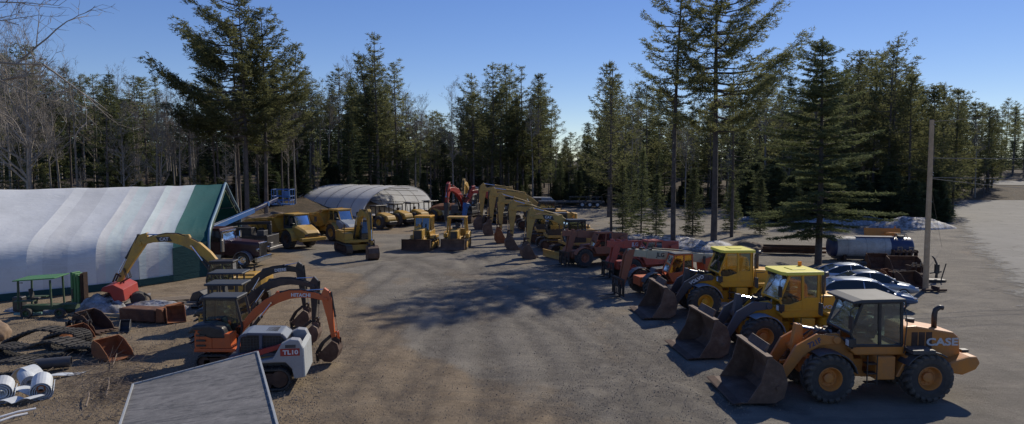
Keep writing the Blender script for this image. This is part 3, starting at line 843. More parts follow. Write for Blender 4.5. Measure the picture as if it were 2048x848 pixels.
# ---------------------------------------------------------------- articulated dump truck (faces +X, origin under the cab)
def dump_truck(name, label, loc, head, body, hoodm, bedin, style=0, rear_turn=0.0, group='articulated dump trucks'):
    t = thing(name, label, 'dump truck', loc, head, group)
    r = .80
    for s in (-1, 1): wheel(t, .25, s*1.08, r, .62, body if style else BUCK, s, .5, 'block', 20, 1)
    for x in (-3.6, -5.2):
        for s in (-1, 1): wheel(t, x, s*1.08, r, .62, body, s, .5, 'block', 20, 1)
    e = MB(); e.box(-1.1, 2.1, -.5, .5, .7, 1.15); e.cyl((.25, -.9, r), (.25, .9, r), .2, 10)
    e.box(-6.2, -1.3, -.45, .45, .75, 1.2); e.cyl((-1.6, -.3, .95), (-.9, -.3, .95), .28, 12)
    for x in (-3.6, -5.2): e.cyl((x, -.9, r), (x, .9, r), .2, 10)
    obj('chassis', e, body, t, bev=.02)
    # front body: fenders + sloping hood
    e = MB()
    prof = [(.95, 1.15), (2.15, 1.12), (2.28, 1.55), (.85, 2.02), (.75, 1.9)]
    rings = []
    for x, w, z0, z1 in ((.72, 1.05, 1.15, 2.12), (1.3, .98, 1.12, 1.92), (2.0, .86, 1.05, 1.66), (2.30, .78, 1.0, 1.42)):
        rings.append([(x, -w, z0), (x, w, z0), (x, w*.96, z1-.12), (x, w*.7, z1), (x, -w*.7, z1), (x, -w*.96, z1-.12)])
    e.loft(rings)
    hood = obj('engine_hood', e, hoodm, t, bev=.04, seg=2)
    e = MB()
    for k in range(5): e.box(2.295+.0, 2.325, -.5, .5, 1.06+k*.065, 1.09+k*.065)
    obj('grille', e, BLK, hood)
    for s in (-1, 1):
        pts = [(.25+1.02*math.cos(R(a)), r+.98*math.sin(R(a))) for a in range(-5, 151, 14)] + [(.25+.94*math.cos(R(a)), r+.90*math.sin(R(a))) for a in range(149, -6, -14)]
        obj('fender', MB().prism(pts, s*1.08-.36, s*1.08+.34), body, t, bev=.02)
        obj('headlight', MB().box(2.26, 2.34, s*.66-.16, s*.66+.16, 1.14, 1.32), WHT if style else DKG, t)
    e = MB().box(2.05, 2.5, -1.28, 1.28, .72, 1.02).box(1.2, 2.1, -.95, .95, .74, 1.14)
    obj('bumper', e, body, t, bev=.05, seg=2)
    # cab
    prof = [(-.95, 1.35), (.72, 1.35), (.98, 1.95), (.60, 2.88), (-.85, 2.92)]
    e = MB(); cab_shell(e, prof, -.72, .72, .09)
    for y in (-.72, .72):
        e.prism([(-.95, 1.35), (.72, 1.35), (.96, 1.93), (-.92, 1.95)], y-.03, y+.03); e.bar((-.1, y, 1.9), (-.12, y, 2.9), .09, .09)
    e.box(-.98, -.90, -.7, .7, 1.35, 2.0); e.box(-.95, .75, -.72, .72, 1.30, 1.4)
    cab = obj('cab', e, body if style else DKG, t, bev=.015)
    cab_glass(cab, prof, -.71, .71, GLSB, skip=(0,))
    obj('cab_roof', MB().box(-.95, .72, -.80, .80, 2.9, 3.04), body, cab, bev=.04, seg=2)
    seat_part(cab, -.3, 0, 1.75)
    e = MB()
    for s in (-1, 1):
        e.tube([(.85, s*.75, 2.2), (1.0, s*1.25, 2.25), (1.0, s*1.25, 2.75)], .02, 5); e.box(.97, 1.03, s*1.25-.12, s*1.25+.12, 2.25, 2.7)
    obj('mirror', e, BLK, cab)
    if style: 
        e = MB().cyl((-1.15, -.5, 1.4), (-1.15, -.5, 2.6), .09, 10); obj('exhaust', e, BLK, t)
        e = MB(); e.tube([(.75, -.9, 2.0), (.75, -.95, 2.6), (-.6, -.95, 2.6)], .02, 5).tube([(2.1, -.8, 1.5), (1.2, -.95, 2.1), (.7, -.95, 2.1)], .02, 5); obj('handrail', e, BLK, t)
    # dump body
    e = MB()
    x0, x1 = -1.35, -6.3
    def ring(x, w, zb, zt, k=.55): return [(x, -w, zt), (x, -w*k-.1, zb), (x, w*k+.1, zb), (x, w, zt)]
    outs = [ring(x0-.05, 1.25, 1.6, 2.75), ring(-2.2, 1.35, 1.3, 2.6), ring(-5.2, 1.38, 1.35, 2.45), ring(x1, 1.32, 1.75, 2.15)]
    ins = [[(p[0], p[1]*.94, p[2]+(.07 if i in (1, 2) else 0)) for i, p in enumerate(r_)] for r_ in outs]
    def shell(rings): 
        n = 4; b = len(e.v)
        for r_ in rings: e.v.extend(r_)
        for k in range(len(rings)-1):
            for i in range(3): e.f.append((b+k*4+i, b+k*4+i+1, b+(k+1)*4+i+1, b+(k+1)*4+i))
        return b
    b0 = shell(outs); b1 = shell(ins)
    for k in range(3):
        for i in (0, 3): e.f.append((b0+k*4+i, b0+(k+1)*4+i, b1+(k+1)*4+i, b1+k*4+i))
    for i in range(3): e.f.append((b0+12+i, b0+13+i, b1+13+i, b1+12+i))
    bed = obj('dump_body', e, body, t); bed.rotation_euler.x = R(5)
    f = MB(); f.loft([[(x0, -1.27, 2.78), (x0, -.85, 1.55), (x0, .85, 1.55), (x0, 1.27, 2.78)], [(x0-.1, -1.27, 2.78), (x0-.1, -.85, 1.55), (x0-.1, .85, 1.55), (x0-.1, 1.27, 2.78)]])
    f.prism([(x0-.02, 2.7), (x0+.45, 2.98), (x0+.45, 3.03), (x0-.1, 2.85)], -1.1, 1.1)
    for s in (-1, 1):
        for x in (-2.3, -3.3, -4.3, -5.3): f.bar((x, s*1.37, 2.5), (x, s*.86, 1.34), .1, .10)
        f.bar((x0, s*1.30, 2.78), (-5.2, s*1.42, 2.47), .14, .12); f.bar((-5.2, s*1.42, 2.47), (x1, s*1.36, 2.15), .14, .12)
    obj('body_rim', f, body, bed)
    f = MB(); f.loft([[ (p[0], p[1]*.985, p[2]+(.02 if i in (1,2) else -.03)) for i, p in enumerate(r_)] for r_ in [ins[0], ins[1], ins[2], ins[3]]], cap=False)
    f.f = [q for q in f.f if True][:]
    # drop the open top faces (between last and first column)
    f.f = [q for k, q in enumerate(f.f) if k % 4 != 3]
    obj('body_lining', f, bedin, bed)
    return t

# ---------------------------------------------------------------- soil roller (faces +X drum)
def roller(name, label, loc, head, group='soil rollers under the hoop tent'):
    t = thing(name, label, 'roller', loc, head, group)
    for s in (-1, 1): wheel(t, -1.35, s*.78, .74, .55, CATY, s, .5, 'chevron', 18, 1)
    e = MB(); e.lathe([(.001, -.95), (.74, -.95), (.75, -.9), (.75, .9), (.74, .95), (.001, .95)], 32, Matrix.Translation((1.5, 0, .75)))
    dr = obj('drum', e, STL, t)
    e = MB()
    for s in (-1, 1): e.box(.3, 2.4, s*1.06-.06, s*1.06+.06, .6, .95)
    for x in (.42, 2.32): e.box(x-.08, x+.08, -1.1, 1.1, .6, .95)
    e.box(-.4, .5, -.3, .3, .6, 1.0)
    obj('drum_frame', e, CATY, t, bev=.02)
    e = MB(); e.prism([(-.55, .85), (-.6, 1.78), (-1.3, 1.74), (-2.35, 1.45), (-2.55, 1.05), (-2.5, .8)], -.66, .66)
    hd = obj('engine_hood', e, CATY, t, bev=.10, seg=3)
    e = MB()
    for k in range(6): e.bar((-2.16-.03*k, 0, 1.50-k*.075), (-2.19-.03*k, 0, 1.48-k*.075), .8, .045)
    for s in (-1, 1):
        for k in range(5): e.box(-2.2, -1.9, s*.66-.01, s*.66+.01, 1.0+k*.08, 1.04+k*.08)
    obj('grille', e, BLK, hd)
    e = MB(); e.box(-2.75, -.4, -.60, .60, .48, .86); obj('rear_frame', e, BLK, t, bev=.03)
    e = MB(); e.box(-.62, .35, -.75, .75, 1.0, 1.12); e.box(-.1, .3, -.7, .7, 1.12, 1.45); obj('operator_platform', e, BLK, t, bev=.02)
    seat_part(t, -.25, 0, 1.4, .9)
    e = MB()
    for s in (-1, 1):
        e.bar((-.55, s*.68, 1.1), (-.52, s*.68, 2.52), .09, .09); e.bar((.30, s*.68, 1.1), (.33, s*.68, 2.52), .09, .09)
    for x in (-.54, .31): e.bar((x, -.68, 2.48), (x, .68, 2.48), .08, .08)
    for s in (-1, 1): e.bar((-.54, s*.68, 2.46), (.31, s*.68, 2.46), .08, .08)
    fr = obj('rollover_frame', e, BLK, t)
    e = MB().box(-.8, .6, -.85, .85, 2.52, 2.62); obj('canopy_roof', e, BLK, fr, bev=.03)
    return t

# ---------------------------------------------------------------- bulldozer (faces +X)
def dozer(name, label, loc, head, canopy=False, bw=1.3, group='bulldozers parked side by side', s=1.0):
    t = thing(name, label, 'bulldozer', loc, head, group)
    c = CATY
    for sg in (-1, 1): track(t, -1.5, 1.35, sg*.88, .46, .80, 34, TRK, frame_m=CATW)
    e = MB(); e.box(-1.4, 1.35, -.5, .5, .45, 1.0); obj('main_frame', e, c, t, bev=.02)
    e = MB()
    nw = .36 if canopy else .42
    e.prism([(.2, .95), (1.55, .85), (1.58, 1.62 if canopy else 1.75), (.2, 1.72 if canopy else 1.86)], -nw, nw)
    hood = obj('engine_hood', e, c, t, bev=.05, seg=2)
    e = MB(); e.box(1.58, 1.60, -nw*.8, nw*.8, .95, 1.55 if canopy else 1.68)
    for k in range(6): e.box(1.59, 1.62, -nw*.8, nw*.8, 1.0+k*.1, 1.02+k*.1)
    obj('grille', e, BLK, hood)
    e = MB().cyl((.8, .15, 1.7), (.8, .15, 2.35), .06, 10); obj('exhaust', e, BLK, t)
    for sg in (-1, 1):
        e = MB(); e.prism([(-1.3, .9), (.25, .9), (.3, 1.25), (-.2, 1.45), (-1.35, 1.4)], sg*.98-.16, sg*.98+.16) if canopy else e.prism([(-1.3, .9), (.35, .9), (.25, 1.15), (-1.3, 1.15)], sg*.9-.2, sg*.9+.2)
        obj('fender', e, c, t, bev=.03)
    obj('rear_body', MB().box(-1.5, -.9, -.70, .70, .95, 1.6), c, t, bev=.03)
    if canopy:
        e = MB()
        for sg in (-1, 1):
            e.bar((-1.15, sg*.82, 1.3), (-.95, sg*.74, 2.62), .14, .14); e.bar((.05, sg*.82, 1.3), (-.05, sg*.74, 2.62), .12, .12)
            e.bar((-.95, sg*.74, 2.6), (-.05, sg*.74, 2.6), .1, .1)
        fr = obj('canopy_frame', e, c, t, bev=.01)
        obj('canopy_roof', MB().box(-1.15, .12, -.86, .86, 2.62, 2.76), c, fr, bev=.04, seg=2)
        seat_part(t, -.5, 0, 1.35)
        obj('dashboard', MB().box(.0, .2, -.35, .35, 1.3, 1.9), BLK, t, bev=.02)
    else:
        prof = [(-1.15, 1.15), (.12, 1.15), (.30, 1.5), (.08, 2.72), (-1.05, 2.74)]
        e = MB(); cab_shell(e, prof, -.66, .66, .09)
        for y in (-.66, .66): e.prism([(-1.15, 1.15), (.12, 1.15), (.30, 1.5), (-1.12, 1.55)], y-.03, y+.03); e.bar((-.5, y, 1.5), (-.5, y, 2.7), .1, .1)
        e.bar((.25, 0, 1.5), (.08, 0, 2.7), .07, .07)
        cab = obj('cab', e, c, t, bev=.012)
        cab_glass(cab, prof, -.65, .65, GLS, skip=(0,))
        obj('cab_roof', MB().box(-1.25, .22, -.74, .74, 2.73, 2.88), VOLY, cab, bev=.05, seg=2)
        seat_part(cab, -.5, 0, 1.4)
    # blade and push arms
    e = MB(); bx = 2.0
    P = [(bx+.16, .03), (bx+.02, .25), (bx, .55), (bx+.05, .82), (bx+.14, 1.0)]
    e.prism(P + [(x-.06, z) for x, z in P[::-1]], -bw, bw)
    for y in (-bw, bw-.03): e.prism([(bx+.16, .03), (bx+.14, 1.0), (bx-.08, .95), (bx-.1, .1)], y, y+.03)
    bl = obj('dozer_blade', e, BUCK if canopy else RUSTD, t)
    e = MB()
    for sg in (-1, 1): e.bar((-.1, sg*.42, .55), (bx-.02, sg*.42, .45), .12, .18); e.bar((.9, sg*.45, 1.2), (bx, sg*.6, .75), .07, .07)
    obj('push_arm', e, c, t, bev=.01)
    return t

# ---------------------------------------------------------------- compact track loader (faces +X, towers at the rear)
def skid_loader(name, label, loc, head):
    t = thing(name, label, 'track loader', loc, head)
    for sg in (-1, 1):
        track(t, -1.15, 1.15, sg*.80, .42, .80, 44, RUB, rub=True, frame_m=RUSTD)
    e = MB(); e.box(-1.2, 1.25, -.58, .58, .35, 1.12); obj('main_frame', e, DKG, t, bev=.03)
    for sg in (-1, 1):
        e = MB(); y0, y1 = (.60, 1.02) if sg > 0 else (-1.02, -.60)
        # rear side tower, arched over the track
        P = [(-1.62, .45), (-1.30, .42), (-1.22, .80), (-1.0, 1.05), (-.6, 1.06), (.2, 1.04), (.2, 1.12), (-.55, 1.22), (-.85, 1.75), (-1.20, 1.92), (-1.50, 1.88), (-1.62, 1.60)]
        e.prism(P, y0, y1)
        tw = obj('side_tower', e, LGR, t, bev=.04, seg=2)
    e = MB()
    e.prism([(-1.70, .45), (-1.58, .45), (-1.55, 1.75), (-1.66, 1.55)], -.98, .98)
    obj('rear_door', e, paint('door_grey', (.45,.48,.48), .45, .3, chips=(.25,.2,.15)), t, bev=.03)
    e = MB()
    for sg in (-1, 1): e.cyl((-1.28, sg*.80-.12, 1.74), (-1.28, sg*.80+.12, 1.74), .07, 12); e.box(-1.38, -1.0, sg*1.025-.004, sg*1.025+.004, 1.6, 1.72)
    obj('tower_pin', e, DKG, tw)
    # cab: rounded grey shell with mesh
    prof = [(-1.02, 1.10), (.55, 1.10), (.80, 1.35), (.70, 1.98), (.45, 2.08), (-.80, 2.02), (-.98, 1.82)]
    e = MB()
    e.prism([(-.80, 1.96), (.45, 2.03), (.72, 1.96), (.66, 2.06), (.42, 2.13), (-.78, 2.07), (-1.02, 1.86), (-.97, 1.80)], -.62, .62)
    cab = obj('cab', MB(), MIDG, t) if False else obj('cab', e, MIDG, t, bev=.04, seg=3)
    e = MB()
    for y in (-.60, .60):
        for a, b in zip(prof, prof[1:]+prof[:1]): e.bar((a[0], y, a[1]), (b[0], y, b[1]), .10, .10)
        e.bar((-.05, y, 1.1), (-.05, y, 2.05), .12, .12)
        e.prism([(-1.02, 1.05), (.55, 1.05), (.8, 1.35), (.5, 1.38), (-.98, 1.3)], y-.03, y+.03)
    obj('cab_pillar', e, paint('slate_paint', (.085,.095,.13), .45, .25), cab, bev=.02)
    for y in (-.60, .60):
        e = MB()
        for k in range(8): e.box(-.92+k*.11, -.905+k*.11, y-.006, y+.006, 1.3, 1.92)
        for k in range(6): e.box(-.92, -.1, y-.006, y+.006, 1.36+k*.1, 1.372+k*.1)
        for k in range(5): e.box(.08+k*.12, .095+k*.12, y-.006, y+.006, 1.35, 1.95)
        for k in range(6): e.box(.03, .66, y-.006, y+.006, 1.40+k*.1, 1.412+k*.1)
        obj('side_screen', e, DKG, cab)
    e = MB()
    e.box(-.90, .4, -.52, .52, 1.12, 1.2)
    e.box(-.95, -.9, -.5, .5, 1.2, 1.8)
    for y in (-.555, .545): e.prism([(-.98, 1.12), (.5, 1.12), (.74, 1.36), (.66, 1.9), (.4, 2.0), (-.78, 1.95), (-.94, 1.8)], y, y+.01)
    obj('cab_interior', e, BLK, cab)
    seat_part(cab, -.2, 0, 1.25, .8)
    e = MB()
    for k in range(9): e.box(-.60+k*.055, -.575+k*.055, -.38, .30, 2.075, 2.10)
    obj('roof_slot', e, BLK, cab)
    # red loader arms from the towers down to the front
    e = MB()
    for sg in (-1, 1):
        y = sg*.81
        e.prism([(-1.35, 1.84), (-1.2, 1.66), (.95, 1.02), (1.45, .55), (1.60, .62), (1.15, 1.22), (.9, 1.30)], y-.07, y+.07)
    obj('lift_arm', e, REDM, t, bev=.015)
    e = MB(); e.box(1.48, 1.62, -.95, .95, .25, .75); cp = obj('coupler', e, DKG, t, bev=.02)
    for sg in (-1, 1): obj('lift_cylinder', MB().cyl((-1.1, sg*.62, 1.2), (.5, sg*.68, 1.12), .05, 8), CATY, t)
    for sg in (-1, 1):
        nv = Vector((0, sg, 0)); xx = Vector((1, 0, 0)) if sg < 0 else Vector((-1, 0, 0))
        e = MB().box(-1.52, -.82, sg*1.024-.003, sg*1.024+.003, 1.30, 1.58)
        pl = obj('badge', e, REDM, tw)
        o = text('lettering', 'TL10', .22, (-1.19, sg*1.032, 1.43), (R(90), 0, 0 if sg < 0 else PI), WHT, pl, bold=.008, sx=1.2)
        o2 = text('lettering', 'TAKEUCHI', .09, (-.1, sg*.885, 1.44), (R(90), R(16) if sg < 0 else R(-16), 0 if sg < 0 else PI), WHT, t) if False else None
    return t

# ---------------------------------------------------------------- passenger car (faces +X)
def car(name, label, loc, head, m, kind='sedan', roofm=None, hoodm=None):
    t = thing(name, label, 'car', loc, head, 'cars parked behind the loaders')
    L = 4.7; hw = .90
    # lofted body
    st = [(-2.35, .62, .50, .80), (-2.28, .80, .36, .98), (-1.9, .87, .26, 1.04), (-1.0, .90, .22, 1.02), (0, .91, .22, .98), (.9, .90, .22, .96), (1.5, .88, .24, .88), (2.05, .82, .28, .76), (2.28, .72, .36, .66), (2.36, .55, .45, .56)]
    if kind == 'wagon': st[0] = (-2.35, .70, .45, .95); st[1] = (-2.28, .82, .36, 1.05)
    rings = []
    for x, w, z0, z1 in st:
        zm = (z0+z1)/2
        rings.append([(x, -w*.9, z0), (x, w*.9, z0), (x, w, zm-.05), (x, w*.99, z1-.10), (x, w*.86, z1), (x, -w*.86, z1), (x, -w*.99, z1-.10), (x, -w, zm-.05)])
    e = MB().loft(rings)
    bo = obj('body', e, m, t, bev=0, smooth=True)
    ss = bo.modifiers.new('s', 'SUBSURF'); ss.levels = 1; ss.render_levels = 2
    # greenhouse
    if kind == 'sedan': gh = [(-1.8, 1.0, .73), (-1.4, 1.22, .66), (-1.0, 1.36, .61), (-.6, 1.43, .585), (-.1, 1.45, .58), (.3, 1.41, .585), (.65, 1.28, .63), (1.2, .96, .75)]
    else: gh = [(-2.25, 1.04, .75), (-2.0, 1.28, .67), (-1.7, 1.41, .62), (-1.2, 1.47, .60), (-.6, 1.49, .60), (.0, 1.47, .60), (.4, 1.39, .62), (.75, 1.23, .66), (1.2, .97, .75)]
    e = MB(); rings = []
    for x, z, w in gh: rings.append([(x, -w-.0, z), (x, w, z), (x*.98-.02*(1 if x > 0 else -1), .80, .92), (x*.98, -.80, .92)])
    e.loft(rings)
    gl = obj('window', e, paint('car_glass', (.02,.03,.035), .06, .03), t, smooth=False)
    e = MB(); rings = []
    for x, z, w in (gh[2:-2] if kind == 'sedan' else gh[2:-2]): rings.append([(x, -w-.015, z-.03), (x, w+.015, z-.03), (x, w-.04, z+.022), (x, -w+.04, z+.022)])
    e.loft(rings)
    for s in (-1, 1):
        for q_ in (gh[:3], gh[-3:]): e.tube([(a[0], s*(a[2]+.015), a[1]-.01) for a in q_], .035, 6)
        e.tube([(-.25, s*.82, .95), (-.30, s*.60, 1.42)], .03, 6)
    obj('roof', e, roofm or m, t, smooth=True)
    for x in (1.42, -1.38):
        for s in (-1, 1):
            wheel(t, x, s*.78, .33, .22, CHR, s, .66, None, 0, 0)
            e = MB(); e.lathe([(.39, -.1), (.39, .115), (.001, .115), (.001, -.1)], 20, Matrix.Translation((x, s*.80-(.0 if s > 0 else 0), .34)))
            obj('wheel_arch', e, BLK, t) if False else None
    for s in (-1, 1):
        e = MB(); e.lathe([(.001, 0), (.10, .02), (.12, .06)], 10, Matrix.Translation((2.12, s*.62, .60)) @ Matrix.Rotation(R(-90), 4, 'Z'))
        obj('headlight', MB().box(2.02, 2.24, s*.62-.14, s*.62+.14, .60, .70), CHR, t, bev=.03, seg=2)
        obj('tail_lamp', MB().box(-2.33, -2.2, s*.62-.16, s*.62+.16, .78, .92), REDM, t, bev=.02)
        obj('mirror', MB().cbox((.78, s*.98, 1.0), (.14, .2, .13)), m, t, bev=.04, seg=2)
    obj('grille', MB().box(2.28, 2.385, -.36, .36, .42, .58), BLK, t, bev=.01)
    return t
# ================================================================ WHEEL LOADERS
p = g(1651, 803); q = g(1858, 803)
loader('wheel_loader', 'orange wheel loader with dark cab roof, nearest of the loader row beside the road', ((p.x+q.x)/2, p.y+1.15, 0), PI+R(1.5), CASE, CASE, MGR, CASE,
       txt=('CASE', .34, paint('logo_silver', (.55,.56,.56), .4, .1)), armtxt=('721F', .24, paint('logo_blue', (.03,.06,.15), .4, .1)), style='case')
p = g(1517, 710)
loader('wheel_loader', 'yellow wheel loader with flat pale roof and orange beacon, middle of the three loaders', (p.x+1.62, p.y+1.15, 0), PI+R(6), VOLY, SLT, VOLR, CASE,
       txt=('VOLVO', .20, WHT), style='volvo')
p = g(1406, 634)
loader('wheel_loader', 'yellow wheel loader with lettering on its grey lift arm, beside the cream boom handler', (p.x+1.60, p.y+1.15, 0), PI+R(4), VOLY, DKG, VOLR, VOLY,
       armtxt=('VOLVO', .24, WHT), style='volvo')
# ================================================================ TELEHANDLERS
telehandler('telescopic_handler', 'orange telehandler with long cream boom beside the yellow loader', (9.3, 40.6, 0), PI+R(15), ORNG, CREM, RORG, ORNG, 6, bl=4.9, txt='JLG')
telehandler('telescopic_handler', 'bright red telehandler between the cream boomed one and the rusty brown one', (8.9, 47.0, 0), PI+R(21), REDF, REDF, REDF, REDF, 3, bl=4.3, txt='JLG')
telehandler('telescopic_handler', 'rusty brown telehandler with fork carriage next to the black cabbed excavator', (6.3, 52.3, 0), PI+R(22), RORG, RORG, RORG, RORG, 5, bl=4.2)
# ================================================================ EXCAVATOR ROW
RG = 'worn yellow excavators lined up with arms down'
P0 = dict(foot=(.45,1.6), bend=(1.4,3.6), tip=(4.0,4.15), stip=(4.35,1.25))
def exrow(label, X, Y, hd, pose, s=1.0, **k):
    return excavator('excavator', label, (X, Y, 0), R(hd), s, CATW, pose=pose, text_=k.pop('text_', None), badge=k.pop('badge', True), group=RG, **k)
exrow('yellow excavator with black cab, dozer blade and badged boom, nearest of the row', 5.3, 56.5, 192, ((.45,1.6),(1.2,3.1),(3.85,3.3),(4.1,1.15)), .95, blade=True, text_='CAT', track_yaw=R(14))
exrow('yellow excavator with open framed cab, second from the telehandlers in its row', 4.3, 61.5, 186, ((.45,1.7),(1.6,3.3),(4.25,3.55),(4.35,1.2)))
exrow('yellow excavator with rust red bucket, midway along the row of worn excavators', 3.6, 66.5, 183, ((.45,1.7),(1.7,3.5),(4.6,3.85),(4.7,1.25)), 1.0, attach_m=RUSTO)
exrow('yellow excavator with smooth grey ditching bucket, one from the far end of its row', 4.0, 73.5, 184, ((.5,1.8),(2.6,4.2),(6.0,4.1),(6.2,1.35)), 1.1, bang=-.3)
exrow('yellow excavator at the far end of the worn row beside the red breaker machines', 2.8, 79.5, 184, ((.5,1.8),(2.8,4.5),(6.1,4.35),(6.3,1.35)), 1.1, bang=-.3)
excavator('excavator', 'red excavator carrying a black hydraulic breaker upright behind the bulldozers', (-5.9, 88, 0), R(-106), 1.1, DKG, REDM, DKG, BLK,
          pose=((.4,1.9),(2.6,4.0),(5.9,4.35),(6.3,2.9)), attach='hammer', cwm=DKG, group='red armed excavators with breakers', roofm=DKG)
excavator('excavator', 'red excavator with a blue breaker leaning beside the canopy bulldozer', (-1.4, 86.5, 0), R(-127), 1.05, DKG, REDM, DKG, BLK,
          pose=((.4,1.9),(2.6,3.8),(5.6,4.1),(6.5,2.9)), attach='hammer', attach_m=BLUE, cwm=DKG, group='red armed excavators with breakers', roofm=DKG)
excavator('excavator', 'yellow excavator standing far back behind the red excavator with black breaker', (-6.4, 104, 0), R(-95), 1.1, CATW, pose=((.4,1.9),(2.2,4.3),(5.0,4.3),(5.5,2.0)), attach='bucket')
excavator('excavator', 'yellow excavator with blue tinted cab standing alone in the yard centre', (-13.4, 59.2, 0), R(-61), .86, CATY, pose=((.4,1.5),(1.9,3.6),(4.2,3.2),(4.6,1.05)),
          track_yaw=R(2), badge='blueglass', bang=-.2)
# ================================================================ MINI EXCAVATORS
excavator('mini_excavator', 'orange mini excavator with dark cab behind the light grey track loader', (-11.1, 26.5, 0), R(0), .56, HITO, HITO, HITO, BLK, pose=((.55,1.1),(2.1,2.75),(4.0,2.5),(4.25,.95)),
          mini=True, rub=True, trackm=RUB, text_='HITACHI', near=True, blade=False, thumb=True, bang=-.9, attach_m=RUSTD, roofm=MGR, group='compact excavators in a row')
excavator('mini_excavator', 'yellow and black mini excavator under a grey canopy next to the orange one', (-12.2, 29.3, 0), R(2), .56, CATY, BLK, CATY, BLK, pose=((.55,1.1),(1.9,2.75),(3.8,2.45),(3.75,.85)),
          mini=True, rub=True, trackm=RUB, canopy=True, thumb=True, blade=True, bang=-.9, group='compact excavators in a row')
excavator('mini_excavator', 'black armed mini excavator with white lettering, farthest of the canopied pair', (-13.3, 32.2, 0), R(3), .56, CATY, BLK, CATY, BLK, pose=((.55,1.1),(1.7,2.7),(3.4,2.65),(3.6,.85)),
          mini=True, rub=True, trackm=RUB, canopy=True, thumb=True, blade=True, text_='DEERE', near=True, bang=-.9, group='compact excavators in a row')
excavator('excavator', 'yellow midi excavator with black cab and red mulching head by the white shed', (-14.9, 37.2, 0), R(183), .78, CATY, CATY, CATY, BLK, pose=((.4,1.5),(2.3,3.75),(4.8,3.4),(6.0,1.35)),
          attach='mulcher', text_='CAT', near=True, badge=True, round_tail=True, trackm=RUB, rub=True)
sk_ = skid_loader('track_loader', 'light grey compact track loader with red arms beside the grey roof', (-8.7, 24.05, 0), PI+R(8)); sk_.scale = (.91,)*3
# ================================================================ TRUCKS, ROLLERS, DOZERS
dump_truck('dump_truck', 'yellow articulated dump truck with faded yellow hood beside the black service truck', (-19.3, 62.6, 0), R(-38), CATY, CATY, RUSTO, 0)
dump_truck('dump_truck', 'yellow articulated dump truck with grey blue hood beside the hoop tent', (-16.8, 68.4, 0), R(-42), CATY, MIDG, RUSTO, 1)
RL = ['soil roller with clean yellow hood, nearest of the rollers under the tent', 'soil roller second from the dump trucks, its canopy inside the tent mouth',
      'soil roller with dark rear grille, third of four under the tent mouth', 'soil roller farthest back near the rusty steel tank']
r0 = roller('soil_roller', RL[0], (-15.6, 80.6, 0), R(143))
for lb, (x, y, a) in zip(RL[1:], ((-14.1, 84.2, 140), (-12.4, 86.2, 140), (-10.6, 89.8, 142))):
    c = copy_tree(r0); c.location = (x, y, 0); c.rotation_euler.z = R(a); c['label'] = lb
dozer('bulldozer', 'yellow bulldozer with enclosed cab and wide worn blade', (-7.9, 61.8, 0), R(-100), False, 1.28)
dozer('bulldozer', 'yellow bulldozer with open canopy and narrower brown blade', (-4.95, 62.2, 0), R(-95), True, 1.06)

# ================================================================ CARS
SIL = paint('silver_car_paint', (.46,.52,.60), .28, .08, metal=.3)
BLC = paint('dark_blue_car_paint', (.07,.12,.21), .22, .08, metal=.2)
GRC = paint('grey_car_paint', (.30,.34,.39), .25, .08, metal=.3)
car('sedan_car', 'silver blue sedan with pale hood, farthest of the parked cars', (20.9, 42.6, 0), R(-9), SIL)
car('sedan_car', 'dark grey sedan between the silver sedan and the dark blue wagon', (20.6, 39.7, 0), R(-10), GRC)
car('estate_car', 'dark blue car with silver roof nearest the orange loader', (18.9, 36.9, 0), R(-14), BLC, 'wagon', roofm=SIL)

# ================================================================ SEMI TRUCK
t = thing('semi_truck', 'maroon long nosed semi truck with chrome grille in the shed mouth', 'truck', (-19.5, 51.6, 0), R(-6))
for s in (-1, 1): wheel(t, 0, s*1.02, .52, .30, CHR, s, .56, 'block', 24, 1)
for x in (-4.6, -5.9):
    for s in (-1, 1): wheel(t, x, s*.9, .52, .55, CHR, s, .56, None, 24, 0)
e = MB()
rings = []
for x, w, z0, z1 in ((-1.55, .98, .85, 1.95), (-.6, .80, .80, 1.90), (.95, .60, .75, 1.78), (1.05, .58, .80, 1.70)):
    rings.append([(x, -w, z0), (x, w, z0), (x, w, z1-.18), (x, w*.8, z1), (x, -w*.8, z1), (x, -w, z1-.18)])
obj('engine_hood', MB().loft(rings), MAR, t, bev=.05, seg=2)
for s in (-1, 1):
    pts = [(.68*math.cos(R(a)), .52+.66*math.sin(R(a))) for a in range(-8, 181, 12)] + [(.62*math.cos(R(a)), .52+.60*math.sin(R(a))) for a in range(180, -9, -12)]
    f_ = MB().prism(pts, s*1.0-.24, s*1.0+.22); obj('fender', f_, paint('fender_trim', (.30,.30,.31), .25, .2, metal=.6), t, bev=.02)
    obj('headlight', MB().box(.98, 1.14, s*.84-.14, s*.84+.14, 1.15, 1.35), CHR, t, bev=.03)
    obj('air_cleaner', MB().cyl((-1.45, s*1.12, 1.15), (-1.45, s*1.12, 2.05), .17, 16), CHR, t)
    obj('exhaust', MB().cyl((-3.3, s*.95, .9), (-3.3, s*.95, 3.1), .09, 12), CHR, t)
e = MB().box(1.05, 1.12, -.56, .56, .78, 1.74)
gr = obj('grille', e, CHR, t, bev=.02)
e = MB()
for k in range(11): e.box(1.12, 1.135, -.48+k*.092, -.43+k*.092, .85, 1.65)
obj('grille_bar', e, BLK, gr)
obj('bumper', MB().box(.98, 1.18, -1.18, 1.18, .38, .74), CHR, t, bev=.03, seg=2)
prof = [(-3.0, .9), (-1.5, .9), (-1.5, 1.85), (-1.75, 2.65), (-3.0, 2.75)]
e = MB(); cab_shell(e, prof, -1.0, 1.0, .1)
for y in (-1.0, 1.0): e.prism([(-3.0, .9), (-1.5, .9), (-1.5, 1.8), (-3.0, 1.85)], y-.04, y+.04)
e.box(-3.05, -2.95, -1, 1, .9, 2.7)
